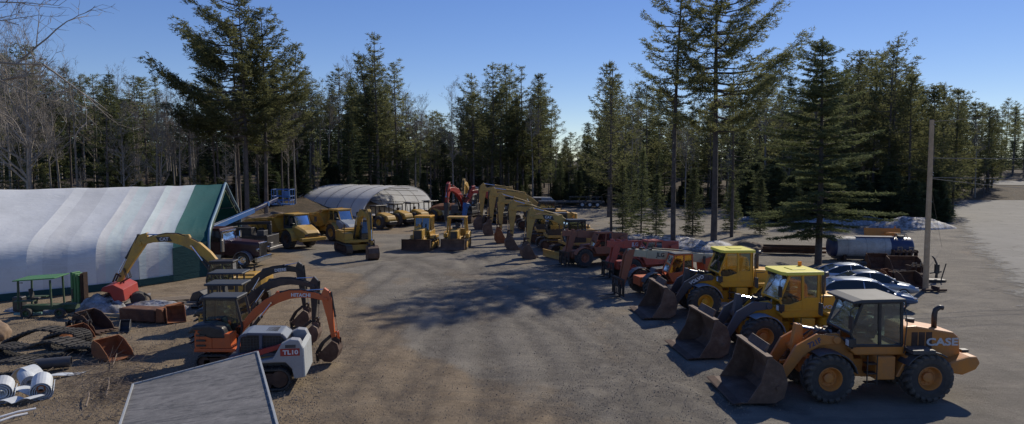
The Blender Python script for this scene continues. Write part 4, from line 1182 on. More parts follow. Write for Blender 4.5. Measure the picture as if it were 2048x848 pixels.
cab = obj('cab', e, MAR, t, bev=.02); cab_glass(cab, prof, -.98, .98, GLSD, skip=(0,))
obj('cab_roof', MB().box(-3.1, -1.7, -1.04, 1.04, 2.68, 2.8), MAR, cab, bev=.05)
obj('sun_visor', MB().box(-1.75, -1.5, -1.0, 1.0, 2.45, 2.62), CHR, cab, bev=.02)
e = MB().box(-7.0, .9, -.42, .42, .55, .85); obj('chassis', e, BLK, t)
for s in (-1, 1): obj('fuel_tank', MB().cyl((-3.3, s*.85, .65), (-1.6, s*.85, .65), .32, 18), CHR, t)
e = MB()
for s in (-1, 1): e.tube([(-1.55, s*1.0, 1.9), (-1.35, s*1.35, 1.95), (-1.35, s*1.35, 2.5)], .02, 5).box(-1.38, -1.32, s*1.35-.11, s*1.35+.11, 1.95, 2.45)
obj('mirror', e, CHR, cab)

# service truck behind it
t = thing('service_truck', 'black service truck body with tool boxes and folded crane behind the maroon truck', 'truck', (-20.9, 57.6, 0), R(-5))
for x in (.2, -3.6):
    for s in (-1, 1): wheel(t, x, s*.95, .48, .32, BLK, s, .56, 'block', 20, 0)
e = MB().box(-5.0, 1.2, -1.15, 1.15, .60, 1.65).box(-4.9, 1.15, -1.2, -1.15, 1.5, 1.72).box(-4.9, 1.15, 1.15, 1.2, 1.5, 1.72)
sb = obj('service_body', e, BLK, t, bev=.03)
e = MB()
for k in range(6): e.box(-4.8+k*1.0, -3.95+k*1.0, -1.165, -1.152, .75, 1.45)
obj('locker_panel', e, DKG, sb, bev=.01)
e = MB().box(1.2, 1.45, -1.2, 1.2, .5, .72).box(1.2, 1.4, -.9, -.5, .72, 1.1); obj('bumper', e, STL, t, bev=.02)
for x, w_, h_ in ((-3.4, 1.0, .55), (-2.2, .9, .7), (-.9, 1.3, .62), (.5, .6, .4)):
    obj('tool_box', MB().box(x-w_/2, x+w_/2, -.9, -.1, 1.66, 1.66+h_), BLK if w_ > .7 else DKG, t, bev=.02)
e = MB().cyl((.75, .3, 1.65), (.75, .3, 2.5), .2, 12).bar((.9, .3, 2.62), (-4.2, .3, 2.45), .22, .24).bar((-4.1, .3, 2.45), (-4.5, .3, 2.43), .3, .3)
obj('crane_boom', e, BLK, t, bev=.02)
e = MB().box(-7.1, -5.0, -1.05, 1.05, .6, 2.2); obj('cab', e, BLK, t, bev=.1, seg=2)

# ================================================================ BOOM LIFT
t = thing('boom_lift', 'blue boom lift reaching out of the shed with its basket by the trees', 'boom lift', (-23.7, 52.2, 0), math.atan2(68-52.2, -22.3+23.7))
for x in (-1.1, 1.1):
    for s in (-1, 1): wheel(t, x, s*.95, .45, .35, WHT, s, .5, 'block', 18, 0)
obj('chassis', MB().box(-1.5, 1.5, -.8, .8, .4, .9), BLUE, t, bev=.04)
obj('turntable', MB().box(-1.9, .9, -1.0, 1.0, .95, 1.9), BLUE, t, bev=.08, seg=2)
a_, b_, c_ = Vector((-.6, 0, 2.1)), Vector((9.5, 0, 3.35)), Vector((14.6, 0, 4.1))
obj('boom', MB().bar(a_, b_, .34, .42), BLUE, t, bev=.02)
obj('boom_section', MB().bar(b_-(b_-a_).normalized()*.3, c_, .24, .30), DBLU, t, bev=.02)
obj('boom_roller', MB().cyl((12.3, -.2, 3.75), (12.3, .2, 3.75), .2, 12), BLUE, t)
e = MB().prism([(14.4, 4.15), (14.5, 3.75), (15.3, 3.4), (15.4, 3.65)], -.12, .12)
obj('jib', e, BLUE, t, bev=.01)
e = MB(); bx0, bx1, by, bz0, bz1 = 15.4, 16.5, .92, 3.45, 4.95
e.box(bx0, bx1, -by, by, bz0, bz0+.10)
for z in (bz0+.45, bz0+.85, bz1):
    for (x0, y0, x1, y1) in ((bx0,-by,bx1,-by),(bx1,-by,bx1,by),(bx1,by,bx0,by),(bx0,by,bx0,-by)): e.cyl((x0,y0,z), (x1,y1,z), .032, 6)
for x in (bx0, (bx0+bx1)/2, bx1):
    for y in (-by, -by*.33, by*.33, by):
        if x in (bx0, bx1) or abs(y) == by: e.cyl((x,y,bz0), (x,y,bz1), .032, 6)
bk = obj('basket', e, BLUE, t)
obj('control_box', MB().box(bx0+.02, bx0+.3, -.8, -.1, bz0+.7, bz0+1.35), BLUE, bk, bev=.03)
e = MB()
for y in (.13, -.13): e.tube([(2, y, 2.65), (6, y, 3.1), (9.5, y, 3.5), (13, y, 3.9)], .03, 5)
obj('cable_track', e, BLK, t)

# ================================================================ TANKER
p = g(1738, 524)
t = thing('tank_trailer', 'white tank trailer with dark blue ends lying behind the attachments', 'tanker', (28.0, 54.5, 0), R(-8))
prof = []
TR = .88; zt = 1.12
def tank(x0, x1, r, dome=0):
    e = MB(); pr = [(r, x0), (r, x1)]
    if dome: pr = [(r, x0)] + [(r*math.cos(R(a)), x1+dome*.32*math.sin(R(a))*1.0) for a in range(0, 91, 15)]; pr[-1] = (.001, pr[-1][1])
    e.lathe(pr, 40, Matrix.Translation((0, 0, zt)) @ Matrix.Rotation(R(-90), 4, 'Z')); return e
obj('tank_shell', tank(-2.85, 1.5, TR), paint('tank_white', (.55,.55,.54), .6, .45), t, smooth=True)
obj('tank_end', tank(1.5, 3.2, TR+.004, 1), DBLU, t, smooth=True)
e = MB().lathe([(TR+.004, -2.85), (TR+.004, -3.2)] + [(TR*math.cos(R(a)), -3.2-.32*math.sin(R(a))) for a in range(0, 90, 15)] + [(.001, -3.52)], 40, Matrix.Translation((0,0,zt)) @ Matrix.Rotation(R(-90), 4, 'Z'))
obj('tank_end', e, DBLU, t, smooth=True)
for x in (-2.0, -.5, 1.0): obj('tank_band', MB().lathe([(TR+.012, x), (TR+.012, x+.05)], 40, Matrix.Translation((0,0,zt)) @ Matrix.Rotation(R(-90), 4, 'Z')), LGR, t)
e = MB().box(-1.2, 1.9, -.35, .35, zt+TR*.86, zt+TR+.05); obj('walkway', e, DBLU, t, bev=.02)
e = MB()
for y in (-.25, .25): e.tube([(2.1, y, zt+TR*.9), (2.15, y, zt+TR+.26), (2.9, y, zt+TR+.26), (3.0, y, zt+TR*.85)], .035, 6)
e.cyl((2.2, -.25, zt+TR+.26), (2.2, .25, zt+TR+.26), .035, 6); e.cyl((2.85, -.25, zt+TR+.26), (2.85, .25, zt+TR+.26), .035, 6)
e.cyl((2.5, 0, zt+TR*.9), (2.5, 0, zt+TR+.14), .28, 16)
obj('manhole_guard', e, DKG, t)
obj('chassis', MB().box(-3.0, 2.9, -.5, .5, .08, .32), BLK, t)
e = MB()
for s in (-1, 1):
    pass
for x in (-2.2, 0, 2.2): obj('cradle', MB().prism([(x-.1, 0), (x+.1, 0), (x+.1, .5), (x-.1, .5)], -.8, .8), RUSTD, t)

t.scale = (.9, .9, .9)
# ================================================================ UTILITY POLE AND WIRES
b = g(1851, 577); top = at(1864, 240, b.y)
t = thing('utility_pole', 'tall bare wooden utility pole beside the road', 'utility pole', (b.x, b.y, 0), 0)
POLE = rust('pole_wood', (.50,.345,.20), (.38,.27,.16), (.60,.44,.28), .9)
obj('pole', MB().cyl((0,0,-.2), (top.x-b.x, 0, top.z), .17, 16, .125), POLE, t)
obj('pole_cap', MB().cyl((top.x-b.x, 0, top.z), (top.x-b.x, 0, top.z+.03), .125, 16), DKG, t)
e = MB()
for z in (5.3, 6.9, 7.05, 9.9): e.cyl((.05, -.18, z), (.05, .18, z), .035, 8)
obj('bolt', e, STL, t)
WIRE = paint('wire_grey', (.10,.10,.10), .5, .1)
def wire(name, label, a, c, sag, r):
    pts = []
    for k in range(25):
        u = k/24; q = a.lerp(c, u); q.z -= sag*4*u*(1-u); pts.append(q)
    tag(obj(name, MB().tube(pts, r, 6), WIRE), label, 'wire', 'wires strung from the utility pole')
P_ = lambda z: Vector((b.x+(top.x-b.x)*z/top.z, b.y, z))
wire('overhead_wire', 'upper of the two level wires running off from the bare pole', P_(at(1864,316,b.y).z), Vector((60, 47, at(1864,316,b.y).z+.9)), .35, .022)
wire('overhead_wire', 'lower of the two level wires leaving the bare pole', P_(at(1862,355,b.y).z), Vector((60, 46, at(1862,355,b.y).z+.7)), .35, .022)
wire('overhead_wire', 'thin wire slanting down from the bare pole across the far road verge', P_(at(1862,355,b.y).z-.05), Vector((75, 75, 5.2)), .8, .012)
wire('overhead_wire', 'high thin wire rising from the pole top against the sky', P_(top.z-.1), Vector((66, 52, 14.6)), .3, .014)
wire('guy_wire', 'thin guy wire dropping behind the pole towards the snow', P_(at(1862,360,b.y).z), Vector((b.x+12, b.y+18, .3)), 0, .010)
t = thing('dark_pole', 'short dark leaning pole by the snow pile at the road edge', 'pole', tuple(g(1874, 440)), 0)
obj('pole', MB().cyl((0,0,0), (1.1,0,3.6), .17, 10, .13), RUSTD, t)

# ================================================================ LOW BOY TRAILER at the tree line
p = g(1130, 401)
t = thing('lowboy_trailer', 'black flatbed trailer parked below the trees at the far yard edge', 'trailer', (p.x, 112, H(p.x, 112)), R(-4))
e = MB().box(-7.5, 4.5, -1.2, 1.2, .75, 1.0).box(-9.0, -7.3, -1.0, 1.0, 1.1, 1.4).prism([(-7.6, .8), (-7.2, .8), (-7.2, 1.1), (-7.6, 1.4)], -1, 1)
obj('deck', e, DKG, t, bev=.02)
for x in (1.0, 2.2, 3.4):
    for s in (-1, 1): wheel(t, x, s*1.0, .48, .4, WHT, s, .5, None, 12, 0)
e = MB()
for x in (-7, -4.5, -2, .5): e.box(x, x+.12, -1.1, 1.1, 1.0, 1.18)
e.box(-1, 4.2, -1.1, -1.0, 1.6, 1.7).box(-1, 4.2, 1.0, 1.1, 1.6, 1.7)
for x in (-1, 1.6, 4.1): e.box(x, x+.1, -1.1, 1.1, 1.0, 1.7)
obj('stake_rack', e, BLK, t)
t = thing('parked_trailer', 'small silver nosed trailer left of the black flatbed at the tree line', 'trailer', tuple(Vector((g(1075, 400).x, 113, H(0,113)))), R(5))
t['label'] = 'small silver nosed trailer beside the black flatbed at the tree line'
obj('body', MB().prism([(-1.6, .6), (1.4, .6), (1.9, 1.0), (1.3, 1.7), (-1.6, 1.75)], -.9, .9), LGR, t, bev=.1, seg=2)
for s in (-1, 1): wheel(t, -.2, s*.95, .38, .25, LGR, s, .5, None, 12, 0)
obj('drawbar', MB().bar((1.4, 0, .6), (3.2, 0, .55), .1, .1), BLK, t)

# rusty steel tank / body near the tent
p = g(878, 441)
t = thing('steel_hopper', 'cream skid body with a rusty orange cover beside the hoop tent', 'hopper', (p.x+1.7, 89.0, 0), R(-12))
obj('hopper_body', MB().prism([(-2.3, .5), (1.8, .35), (2.4, 1.4), (-2.3, 1.5)], -1.1, 1.1), CREM, t, bev=.05)
rings = [[(x, -1.1*w, 1.42), (x, -.9*w, 1.42+.5*h), (x, -.3*w, 1.42+.75*h), (x, .3*w, 1.42+.75*h), (x, .9*w, 1.42+.5*h), (x, 1.1*w, 1.42)] for x, w, h in ((-2.4, .95, .7), (-1.5, 1, 1.1), (.6, 1, 1.2), (1.9, .9, .8), (2.3, .7, .3))]
obj('cover', MB().loft(rings), RUSTO, t, bev=.04, seg=2)
obj('skid', MB().box(-2, 1.6, -.9, -.7, .05, .5).box(-2, 1.6, .7, .9, .05, .5), RUSTD, t)

# plough blade behind the tanker
t = thing('snow_plough', 'orange snow plough blade lying behind the white tanker', 'snow plough', tuple(g(1768, 472)), R(10))
e = MB().prism([(0, .05), (.1, .3), (.25, .75), (.18, .8), (.02, .35), (-.08, .05)], -1.6, 1.9, Matrix.Rotation(R(70), 4, 'Z'))
obj('plough_blade', e, paint('plough_orange', (.62,.22,.02), .5, .25), t)
obj('push_frame', MB().bar((-.2, -.5, .3), (.6, -1.6, .4), .12, .15).bar((-.2, .9, .3), (.6, -1.6, .4), .12, .15).prism([(1.1, .0), (1.9, .0), (1.5, 1.0)], .3, .4), paint('plough_orange', (1,1,1)), t)
# ================================================================ FABRIC SHED
def fabric(name, c, tr=.35, wr=.25, c2=None):
    if name in _M: return _M[name]
    m, nt, b, out = new_mat(name); v = gpos(nt)
    cc = mixc(nt, ramp(nt, nz(nt, v, .5, 6, .6), [(.35, (0,0,0)), (.75, (1,1,1))]), c, c2 or tuple(x*.82 for x in c))
    cc = mixc(nt, ramp(nt, nz(nt, v, 3.0, 8, .75), [(.5, (0,0,0)), (.8, (.35,.35,.35))]), cc, tuple(x*.55 for x in c))
    nt.links.new(cc, b.inputs['Base Color']); b.inputs['Roughness'].default_value = .75; b.inputs['Specular IOR Level'].default_value = .25
    t = N(nt, 'ShaderNodeBsdfTranslucent'); nt.links.new(cc, t.inputs[0])
    mx = N(nt, 'ShaderNodeMixShader'); mx.inputs[0].default_value = tr
    nt.links.new(b.outputs[0], mx.inputs[1]); nt.links.new(t.outputs[0], mx.inputs[2]); nt.links.new(mx.outputs[0], out.inputs[0])
    mp = N(nt, 'ShaderNodeMapping'); mp.inputs['Scale'].default_value = (1, 1, 4.5); nt.links.new(v, mp.inputs[0])
    bump(nt, b, nz(nt, mp.outputs[0], 1.1, 5, .6, 1.2), min(1, wr*.9), .12)
    _M[name] = m; return m
FW = fabric('shed_white_fabric', (.72,.74,.74), .12); FW2 = fabric('shed_pale_fabric', (.64,.655,.66), .12); FW3 = fabric('shed_mint_fabric', (.60,.68,.68), .12)
FG = fabric('shed_green_fabric', (.012,.095,.095), .04); FGD = fabric('shed_skirt_fabric', (.015,.06,.065), .05)
FT = fabric('tent_fabric', (.74,.75,.76), .38, .45)
A = [Vector(p) for p in ((-20.5,46.9),(-21.8,44.7),(-23.1,42.9),(-24.7,41.2),(-27.3,39.0),(-30.6,36.2),(-34.0,33.3),(-37.5,30.3))]
SD = Vector((-4.2, 16.4))
SEC = [(0,0),(0,.8),(0,1.6),(.003,2.2),(.012,2.65),(.035,3.05),(.075,3.40),(.13,3.72),(.2,4.10),(.28,4.56),(.36,5.06),(.43,5.50),(.48,5.85),(.5,5.93)]
SEC = SEC + [(1-a, z) for a, z in SEC[:-1][::-1]]
shed = thing('fabric_shed', 'long white fabric shed with a green end panel and open gable', 'fabric building', (A[0].x, A[0].y, 0), 0)
o2 = lambda p: p - Vector((A[0].x, A[0].y, 0))
def spt(base, a, z, out=0.0): 
    q = base + SD*a; return o2(Vector((q.x, q.y, z + out)))
nsub = 14
cols_ = [FG, FW3, FW2, FW, FW, FW2, FW]
for b_ in range(len(A)-1):
    e = MB(); n = len(SEC)
    for k in range(nsub+1):
        u = k/nsub; base = A[b_].lerp(A[b_+1], u); sag = math.sin(PI*u)
        for i, (a, z) in enumerate(SEC):
            s_ = .13*sag**.7 * (1 if 2 < i < n-3 else .5)
            wz = -s_*(.9 if .05 < a < .95 else .25)*(.35 if .4 < a < .6 else 1)
            wa = (s_*.9/17)*(1 if a < .5 else -1)*(1.0 if a < .06 or a > .94 else .3)
            # creases just above the eave fold
            cr = (.11*math.sin(u*PI*5+z*9+b_)+.06*math.sin(u*PI*11-z*14))*sag if 2.1 < z < 3.6 else .03*math.sin(u*9+z*3)*sag
            if i == 0 or i == n-1: wz = 0
            e.v.append(tuple(spt(base, a+wa, max(.02 if i else .05, z+wz+cr*.5))))
    for k in range(nsub):
        for i in range(n-1): e.f.append((k*n+i, k*n+i+1, (k+1)*n+i+1, (k+1)*n+i))
    o = obj('cover_panel', e, cols_[b_], shed, smooth=True, recalc=False)
    if b_ > 0:
        o.data.materials.append(cols_[b_-1] if b_ > 1 else FW2)
        n_ = n-1
        for pi, p_ in enumerate(o.data.polygons):
            if nsub*.42 < pi//n_ < nsub*.72: p_.material_index = 1
    if b_ == 0: o['label'] = 'dark green fabric end panel'
for b_ in range(len(A)):
    e = MB().tube([spt(A[b_], a + (.004 if a < .5 else -.004), z-.06) for a, z in SEC], .055, 8)
    obj('arch_frame', e, MIDG, shed, smooth=True)
e = MB().tube([spt(A[0] + Vector((.06,-.02)), a, z+.04) for a, z in SEC], .10, 8)
obj('gable_edge', e, paint('edge_pipe', (.16,.26,.32), .4, .2), shed, smooth=True)
e = MB()
inn = [spt(A[0], .5+(a-.5)*.93, z*.91) for a, z in SEC]
e.tube(inn, .05, 6)
for i in range(1, len(SEC)-1, 1):
    e.cyl(spt(A[0], SEC[i][0], SEC[i][1]-.05), inn[i + (1 if i % 2 else 0)], .025, 5)
obj('gable_truss', e, DGRN, shed)
e = MB()
for (a, z) in ((.2,4.05),(.5,5.75),(.8,4.05)): e.tube([spt(q, a, z-.32) for q in A], .04, 6)
obj('purlin', e, DKG, shed)
e = MB()
for k in range(len(A)-1):
    p0, p1 = spt(A[k]-SD*.004, 0, .0), spt(A[k+1]-SD*.004, 0, .0)
    e.plate([p0, p1, p1+Vector((0,0,.42)), p0+Vector((0,0,.42))], .03)
obj('skirt', e, FGD, shed)
e = MB()   # lower part of the green bay is a darker flap
p0, p1 = spt(A[0]-SD*.0045, 0, .4), spt(A[1]-SD*.0045, 0, .4)
e.plate([p0, p1, p1+Vector((0,0,1.75)), p0+Vector((0,0,1.95))], .02)
obj('side_flap', e, FGD, shed)

# ================================================================ HOOP TENT
F0 = Vector((-18.4, 86.0)); F1 = Vector((-11.1, 98.6)); AX = Vector((-.865, .50)); 
tent = thing('hoop_tent', 'white fabric hoop tent with open front sheltering the rollers', 'tent', (F0.x, F0.y, 0), 0)
HT = 4.35
def tp(t_, L, out=0.0):
    a = PI*t_; c = .5-.5*math.copysign(abs(math.cos(a))**.92, math.cos(a)); z = (HT+out)*(math.sin(a))**.80
    q = F0 + (F1-F0)*(.5+(c-.5)*(1+out/8)) + AX*L
    return Vector((q.x-F0.x, q.y-F0.y, z))
NB, BL = 5, 2.3
for b_ in range(NB):
    e = MB(); NS, NT = 6, 36
    for k in range(NS+1):
        u = k/NS; sag = math.sin(PI*u)
        for i in range(NT+1):
            t_ = i/NT
            e.v.append(tuple(tp(t_, (b_+u)*BL, -.13*sag*(.8+.5*math.sin(t_*23)*(1 if t_ < .3 else .3)))))
    for k in range(NS):
        for i in range(NT): e.f.append((k*(NT+1)+i, k*(NT+1)+i+1, (k+1)*(NT+1)+i+1, (k+1)*(NT+1)+i))
    obj('cover_panel', e, FT, tent, smooth=True, recalc=False)
for b_ in range(NB+1):
    obj('hoop', MB().tube([tp(i/30, b_*BL-(.03 if b_ == 0 else 0), .03) for i in range(31)], .045, 6), paint('hoop_pipe', (.20,.21,.23), .4, .2), tent, smooth=True)
e = MB()
for t_ in (.12, .22, .33, .42, .5, .58, .67, .78, .88): e.tube([tp(t_, b_*BL, -.30) for b_ in range(NB+1)], .03, 5)
obj('purlin', e, RUSTD, tent)
e = MB(); NT = 30   # closed back sheet
rg = [tp(i/NT, NB*BL, -.02) for i in range(NT+1)]
e.v = [tuple(p) for p in rg]; e.f = [tuple(range(NT+1))]
obj('back_sheet', e, fabric('tent_back_fabric', (.62,.58,.52), .45, .3), tent, recalc=False)
e = MB()
for i in range(2, NT-1, 4): e.tube([rg[i] - Vector((AX.x, AX.y, 0))*.05, Vector((rg[i].x, rg[i].y, 0)) - Vector((AX.x, AX.y, 0))*.05], .03, 5)
obj('back_post', e, RUSTD, tent)

# ================================================================ GREY ROOF in the near corner
zC = 2.9
C0 = g(515, 703, zC); kk = (C0.x/-6.9)
dv = Vector((-1, -.437)); 
L0 = Vector((C0.x, C0.y)) + dv*2.55*kk
rt = thing('small_shed', 'small shed with a flat weathered grey roof and pale metal edge', 'shed', (C0.x-1.6, C0.y-2.5, 0), 0)
bk_ = Vector((.436, -1)).normalized()
def rp(u, w, dz=0):   # u across (0 at the high edge), w towards the camera
    q = Vector((C0.x, C0.y)) + dv*u + bk_*w
    return Vector((q.x - rt.location.x, q.y - rt.location.y, zC + dz - u*.185))
m, nt, b, out = new_mat('grey_membrane'); v = gpos(nt)
c1 = ramp(nt, nz(nt, v, 3, 10, .75), [(.3, (.12,.115,.105)), (.55, (.20,.19,.175)), (.78, (.29,.275,.25))])
mp = N(nt, 'ShaderNodeMapping'); mp.inputs['Rotation'].default_value = (0,0,R(20)); mp.inputs['Scale'].default_value = (.35, 2.2, 1); nt.links.new(v, mp.inputs[0])
st_ = ramp(nt, nz(nt, mp.outputs[0], 1.6, 8, .7, 1.5), [(.53, (0,0,0)), (.57, (1,1,1)), (.63, (.1,.1,.1))])
c1 = mixc(nt, mixc(nt, .8, (0,0,0), st_), c1, (.06,.06,.06))
w2 = N(nt, 'ShaderNodeTexNoise'); w2.inputs['Scale'].default_value = 1.1; w2.inputs['Detail'].default_value = 10; w2.inputs['Roughness'].default_value = .72; w2.inputs['Distortion'].default_value = 2.2; nt.links.new(mp.outputs[0], w2.inputs['Vector'])
c1 = mixc(nt, ramp(nt, w2.outputs[0], [(.49, (0,0,0)), (.505, (.5,.5,.5)), (.53, (0,0,0))]), c1, (.05,.05,.05))
c1 = mixc(nt, ramp(nt, nz(nt, v, 60, 3, .7), [(.55, (0,0,0)), (.75, (.4,.4,.4))]), c1, (.32,.31,.29))
nt.links.new(c1, b.inputs['Base Color']); b.inputs['Roughness'].default_value = .8
bump(nt, b, nz(nt, v, 30, 6, .7), .35, .01)
e = MB(); U = 2.60
e.loft([[rp(0,0,-.02), rp(U,0,-.02), rp(U,0,-.10), rp(0,0,-.10)], [rp(0,7,-.02), rp(U,7,-.02), rp(U,7,-.10), rp(0,7,-.10)]])
obj('roof_membrane', e, m, rt)
e = MB()
pass
e = MB()
for k in range(12):
    for (u_, w_) in ((.035, .12+k*.45), (.1+k*.21, .035)):
        e.cyl(rp(u_, w_, .012), rp(u_, w_, .024), .012, 6)
obj('roof_screw', e, STL, rt)
e = MB()
for a_, b_ in (((0,0),(U,0)), ((0,0),(0,7)), ((U,0),(U,7))):
    e.bar(rp(*a_, -.045), rp(*b_, -.045), .05, .12)
obj('roof_edge', e, paint('edge_metal', (.36,.38,.38), .4, .3), rt, bev=.006)
e = MB()
f4 = [rp(.12,.12), rp(U-.12,.12), rp(U-.12,6.9), rp(.12,6.9)]
e.loft([[Vector((p.x, p.y, 0)) for p in f4], [Vector((p.x, p.y, p.z-.12)) for p in f4]])
obj('shed_body', e, paint('shed_cladding', (.30,.29,.27), .7, .4), rt)

# ================================================================ JUNK BANK
def gz(px, py): 
    p = g(px, py)
    for _ in range(4): p = g(px, py, H(p.x, p.y))
    return p
# green forestry frame / canopy machine
p = gz(105, 630)
t = thing('canopy_frame_machine', 'low open machine under a flat green canopy beside the white shed', 'canopy machine', (p.x, p.y-.2, H(p.x, p.y)), R(8))
for x, r_ in ((-.8, .26), (.7, .24)):
    for s in (-1, 1): wheel(t, x, s*.5, r_, .2, DGRN, s, .55, 'chevron', 18, 0)
obj('engine_hood', MB().box(.5, 1.2, -.25, .25, .40, .62), DGRN, t, bev=.08, seg=2)
obj('chassis', MB().box(-1.1, 1.3, -.25, .25, .35, .58), DGRN, t)
e = MB()
for x, y in ((-1.1,-.62),(-1.1,.62),(.40,-.62),(.40,.62)): e.bar((x*1.0, y, .5), (x*.95, y, 1.88), .07, .07)
fr = obj('canopy_frame', e, DGRN, t)
obj('canopy_roof', MB().prism([(-1.25,1.86),(.65,1.96),(.65,2.01),(-1.25,1.91)], -.75, .75), GRN, fr, bev=.01)
seat_part(t, -.6, 0, .85, .7)
obj('fender', MB().box(-1.25, -.35, .45, .75, .86, .91).box(-1.25, -.35, -.75, -.45, .86, .91), DGRN, t)
obj('exhaust', MB().cyl((1.0, .15, .8), (1.0, .15, 1.3), .04, 8), BLK, t)
p = gz(160, 618)
t = thing('upright_panel', 'tall green ribbed steel panels standing on end beside the old tractor', 'steel panels', (p.x, p.y, H(p.x,p.y)), R(-18))
e = MB()
for k in range(3): e.box(-.35+k*.20, -.19+k*.20, -.2, .3, -.1, 1.95-.06*k)
obj('green_panel', e, GRN, t, bev=.02)
e = MB()
for k in range(3): e.box(.26+k*.10, .31+k*.10, -.15, .1, -.1, 1.9+.04*k)
obj('rusty_panel', e, RUSTD, t)
e = MB().bar((-.9, 0, .3), (1.9, 0, .9), .07, .07).bar((.8, 0, .1), (2.1, .1, .55), .06, .06)
for k in range(5): e.bar((1.1+k*.16, .1, .0), (1.05+k*.17, .1, .75), .03, .03)
obj('rack_rail', e, RUSTD, t)
p = gz(40, 622)
t = thing('wire_spool', 'small dark tool post standing at the far left by the shed', 'machine', (p.x, p.y, H(p.x,p.y)), 0)
t.name = 'post_machine'; t['label'] = 'small black machine with an upright handle post by the shed wall'
obj('body', MB().box(-.25,.25,-.2,.2,0,.75), BLK, t, bev=.04); obj('handle', MB().tube([(0,0,.7),(0,0,1.45),(.2,0,1.45)], .03, 6), BLK, t)

# rubber tracks: wavy thick belts
def belt(name, label, pts, w, th, m, grp, lug=True):
    """pts: path in world; belt width across along camera-right-ish normal"""
    pts = [Vector(p) for p in pts]; n = len(pts); e = MB(); rings = []
    wd = Vector(w)
    for k in range(n):
        d = (pts[min(k+1,n-1)]-pts[max(k-1,0)]).normalized(); up = wd.normalized().cross(d).normalized()*th
        rings.append([pts[k]-wd/2, pts[k]+wd/2, pts[k]+wd/2+up, pts[k]-wd/2+up])
    e.loft(rings)
    if lug:
        for k in range(0, n-1):
            c = (pts[k]+pts[k+1])/2; d = (pts[k+1]-pts[k]); up = wd.normalized().cross(d.normalized()).normalized()
            for s in (-1, 1):
                a = c + s*wd*.26
                q = [a-wd*.2-d*.25, a+wd*.2-d*.25, a+wd*.2+d*.25, a-wd*.2+d*.25]
                e.loft([[x+up*th*.9 for x in q], [x+up*(th+.035) for x in q]])
                e.loft([[x+up*th*.05 for x in q], [x-up*.03 for x in q]])
    o = obj(name, e, m, None)
    return tag(o, label, 'rubber track' if 'track' in name else 'belt', grp)
def loop_path(c, L, h, ang, n=44, wob=.0, ph=0.0, tilt=0.0):
    """flattened closed loop standing on the ground, long axis at ang"""
    out = []; ax = Vector((math.cos(ang), math.sin(ang), 0))
    for k in range(n+1):
        a = 2*PI*k/n; x = L/2*math.copysign(abs(math.cos(a))**.8, math.cos(a)); z = h/2 + h/2*math.sin(a) + wob*math.sin(x*3.1+ph)*(1 if math.sin(a) > 0 else .3)
        out.append(Vector(c) + ax*x + Vector((0, 0, max(0, z) + tilt*x)))
    return out
def gp(px, py, dz=0): p = gz(px, py); return Vector((p.x, p.y, H(p.x, p.y)+dz))
RT = 'worn rubber crawler tracks dumped on the bank'
belt('rubber_track', 'long grey rubber track lying in a low wave across the pile', loop_path(gp(95, 712), 3.5, .50, R(12), 52, .12, .6), (.32,.75,.0), .05, RUB, RT)
belt('rubber_track', 'rubber track looped highest at the back of the pile by the rusty blade', loop_path(gp(95, 690), 2.6, .62, R(28), 44, .08, 2), (.2,.7,.0), .05, RUB, RT)
belt('rubber_track', 'coiled rubber track with raised lugs between the blade and the small bucket', loop_path(gp(135, 695), 1.3, .65, R(10), 30, .04, 0), (.25,.65,.0), .06, RUB, RT)
belt('rubber_track', 'short flattened rubber track nearest the rusty toothless bucket', loop_path(gp(172, 706), 1.2, .30, R(-6), 26, .03, 0), (.2,.6,.0), .05, RUB, RT)
belt('rubber_track', 'grey rubber track flattened low at the edge of the picture by the white rolls', loop_path(gp(15, 748), 2.2, .42, R(25), 34, .06, 1), (.25,.7,.0), .05, RUB, RT)
p = gp(105, 737)
t = tag(obj('steel_pipe', MB().lathe([(.20,-.6),(.20,.6),(.165,.6),(.165,-.6)], 24, Matrix.Translation(p+Vector((0,0,.2))) @ Matrix.Rotation(R(-68),4,'Z'), closed=True), DKG), 'short dark pipe with an open end below the rubber tracks', 'pipe')
# white rolls
def spiral(c, r0, r1, turns, ang, lean=0):
    out = []; ax = Vector((math.cos(ang), math.sin(ang), 0)); n = int(turns*22)
    for k in range(n+1):
        u = k/n; a = 2*PI*turns*u; r = r0+(r1-r0)*u
        out.append(Vector(c) + ax*(r*math.cos(a)) + Vector((0,0,1))*(r1+r*math.sin(a)))
    return out
WR = 'rolls of white webbing by the rubber tracks'
WB_ = paint('white_webbing', (.62,.66,.68), .5, .25)
def roll(label, px, py, r, w, ang, tail=None):
    c = gp(px, py); e_ = spiral(c, .09, r, 4, ang)
    if tail: e_ += [Vector(c)+Vector(q) for q in tail]
    belt('webbing_roll', label, e_, Vector((-math.sin(ang), math.cos(ang), .42 if tail is None else .15))*w, .02, WB_, WR, False)
roll('white webbing roll with a rusty core, largest and nearest of the rolls', 85, 792, .33, .55, R(28))
c = gp(85, 792); tag(obj('roll_core', MB().lathe([(.09,-.30),(.13,-.30),(.13,.30),(.09,.30)], 16, Matrix.Translation(c+Vector((0,0,.33))) @ Matrix.Rotation(R(28),4,'Z'), closed=True), RUSTO), 'rusty core tube inside the largest webbing roll', 'core tube')
roll('white webbing roll standing just behind the largest one', 56, 772, .26, .5, R(48))
roll('white webbing roll cut by the edge of the picture', 6, 800, .36, .4, R(25))
c = gp(62, 765)
belt('webbing_strip', 'white webbing arch looping over the heap behind the rolls', [c+Vector((-.7+.10*k, .15-.03*k, .05+.55*math.sin(PI*k/13))) for k in range(14)], (.15,.45,.0), .018, WB_, None, False)
c = gp(20, 812)
belt('webbing_strip', 'white webbing end flopped in the corner below the rolls', [c+Vector((-.5+.10*k, .1+.03*k, .03+.16*abs(math.sin(k*.5)))) for k in range(12)], (.2,.4,.0), .018, WB_, None, False)
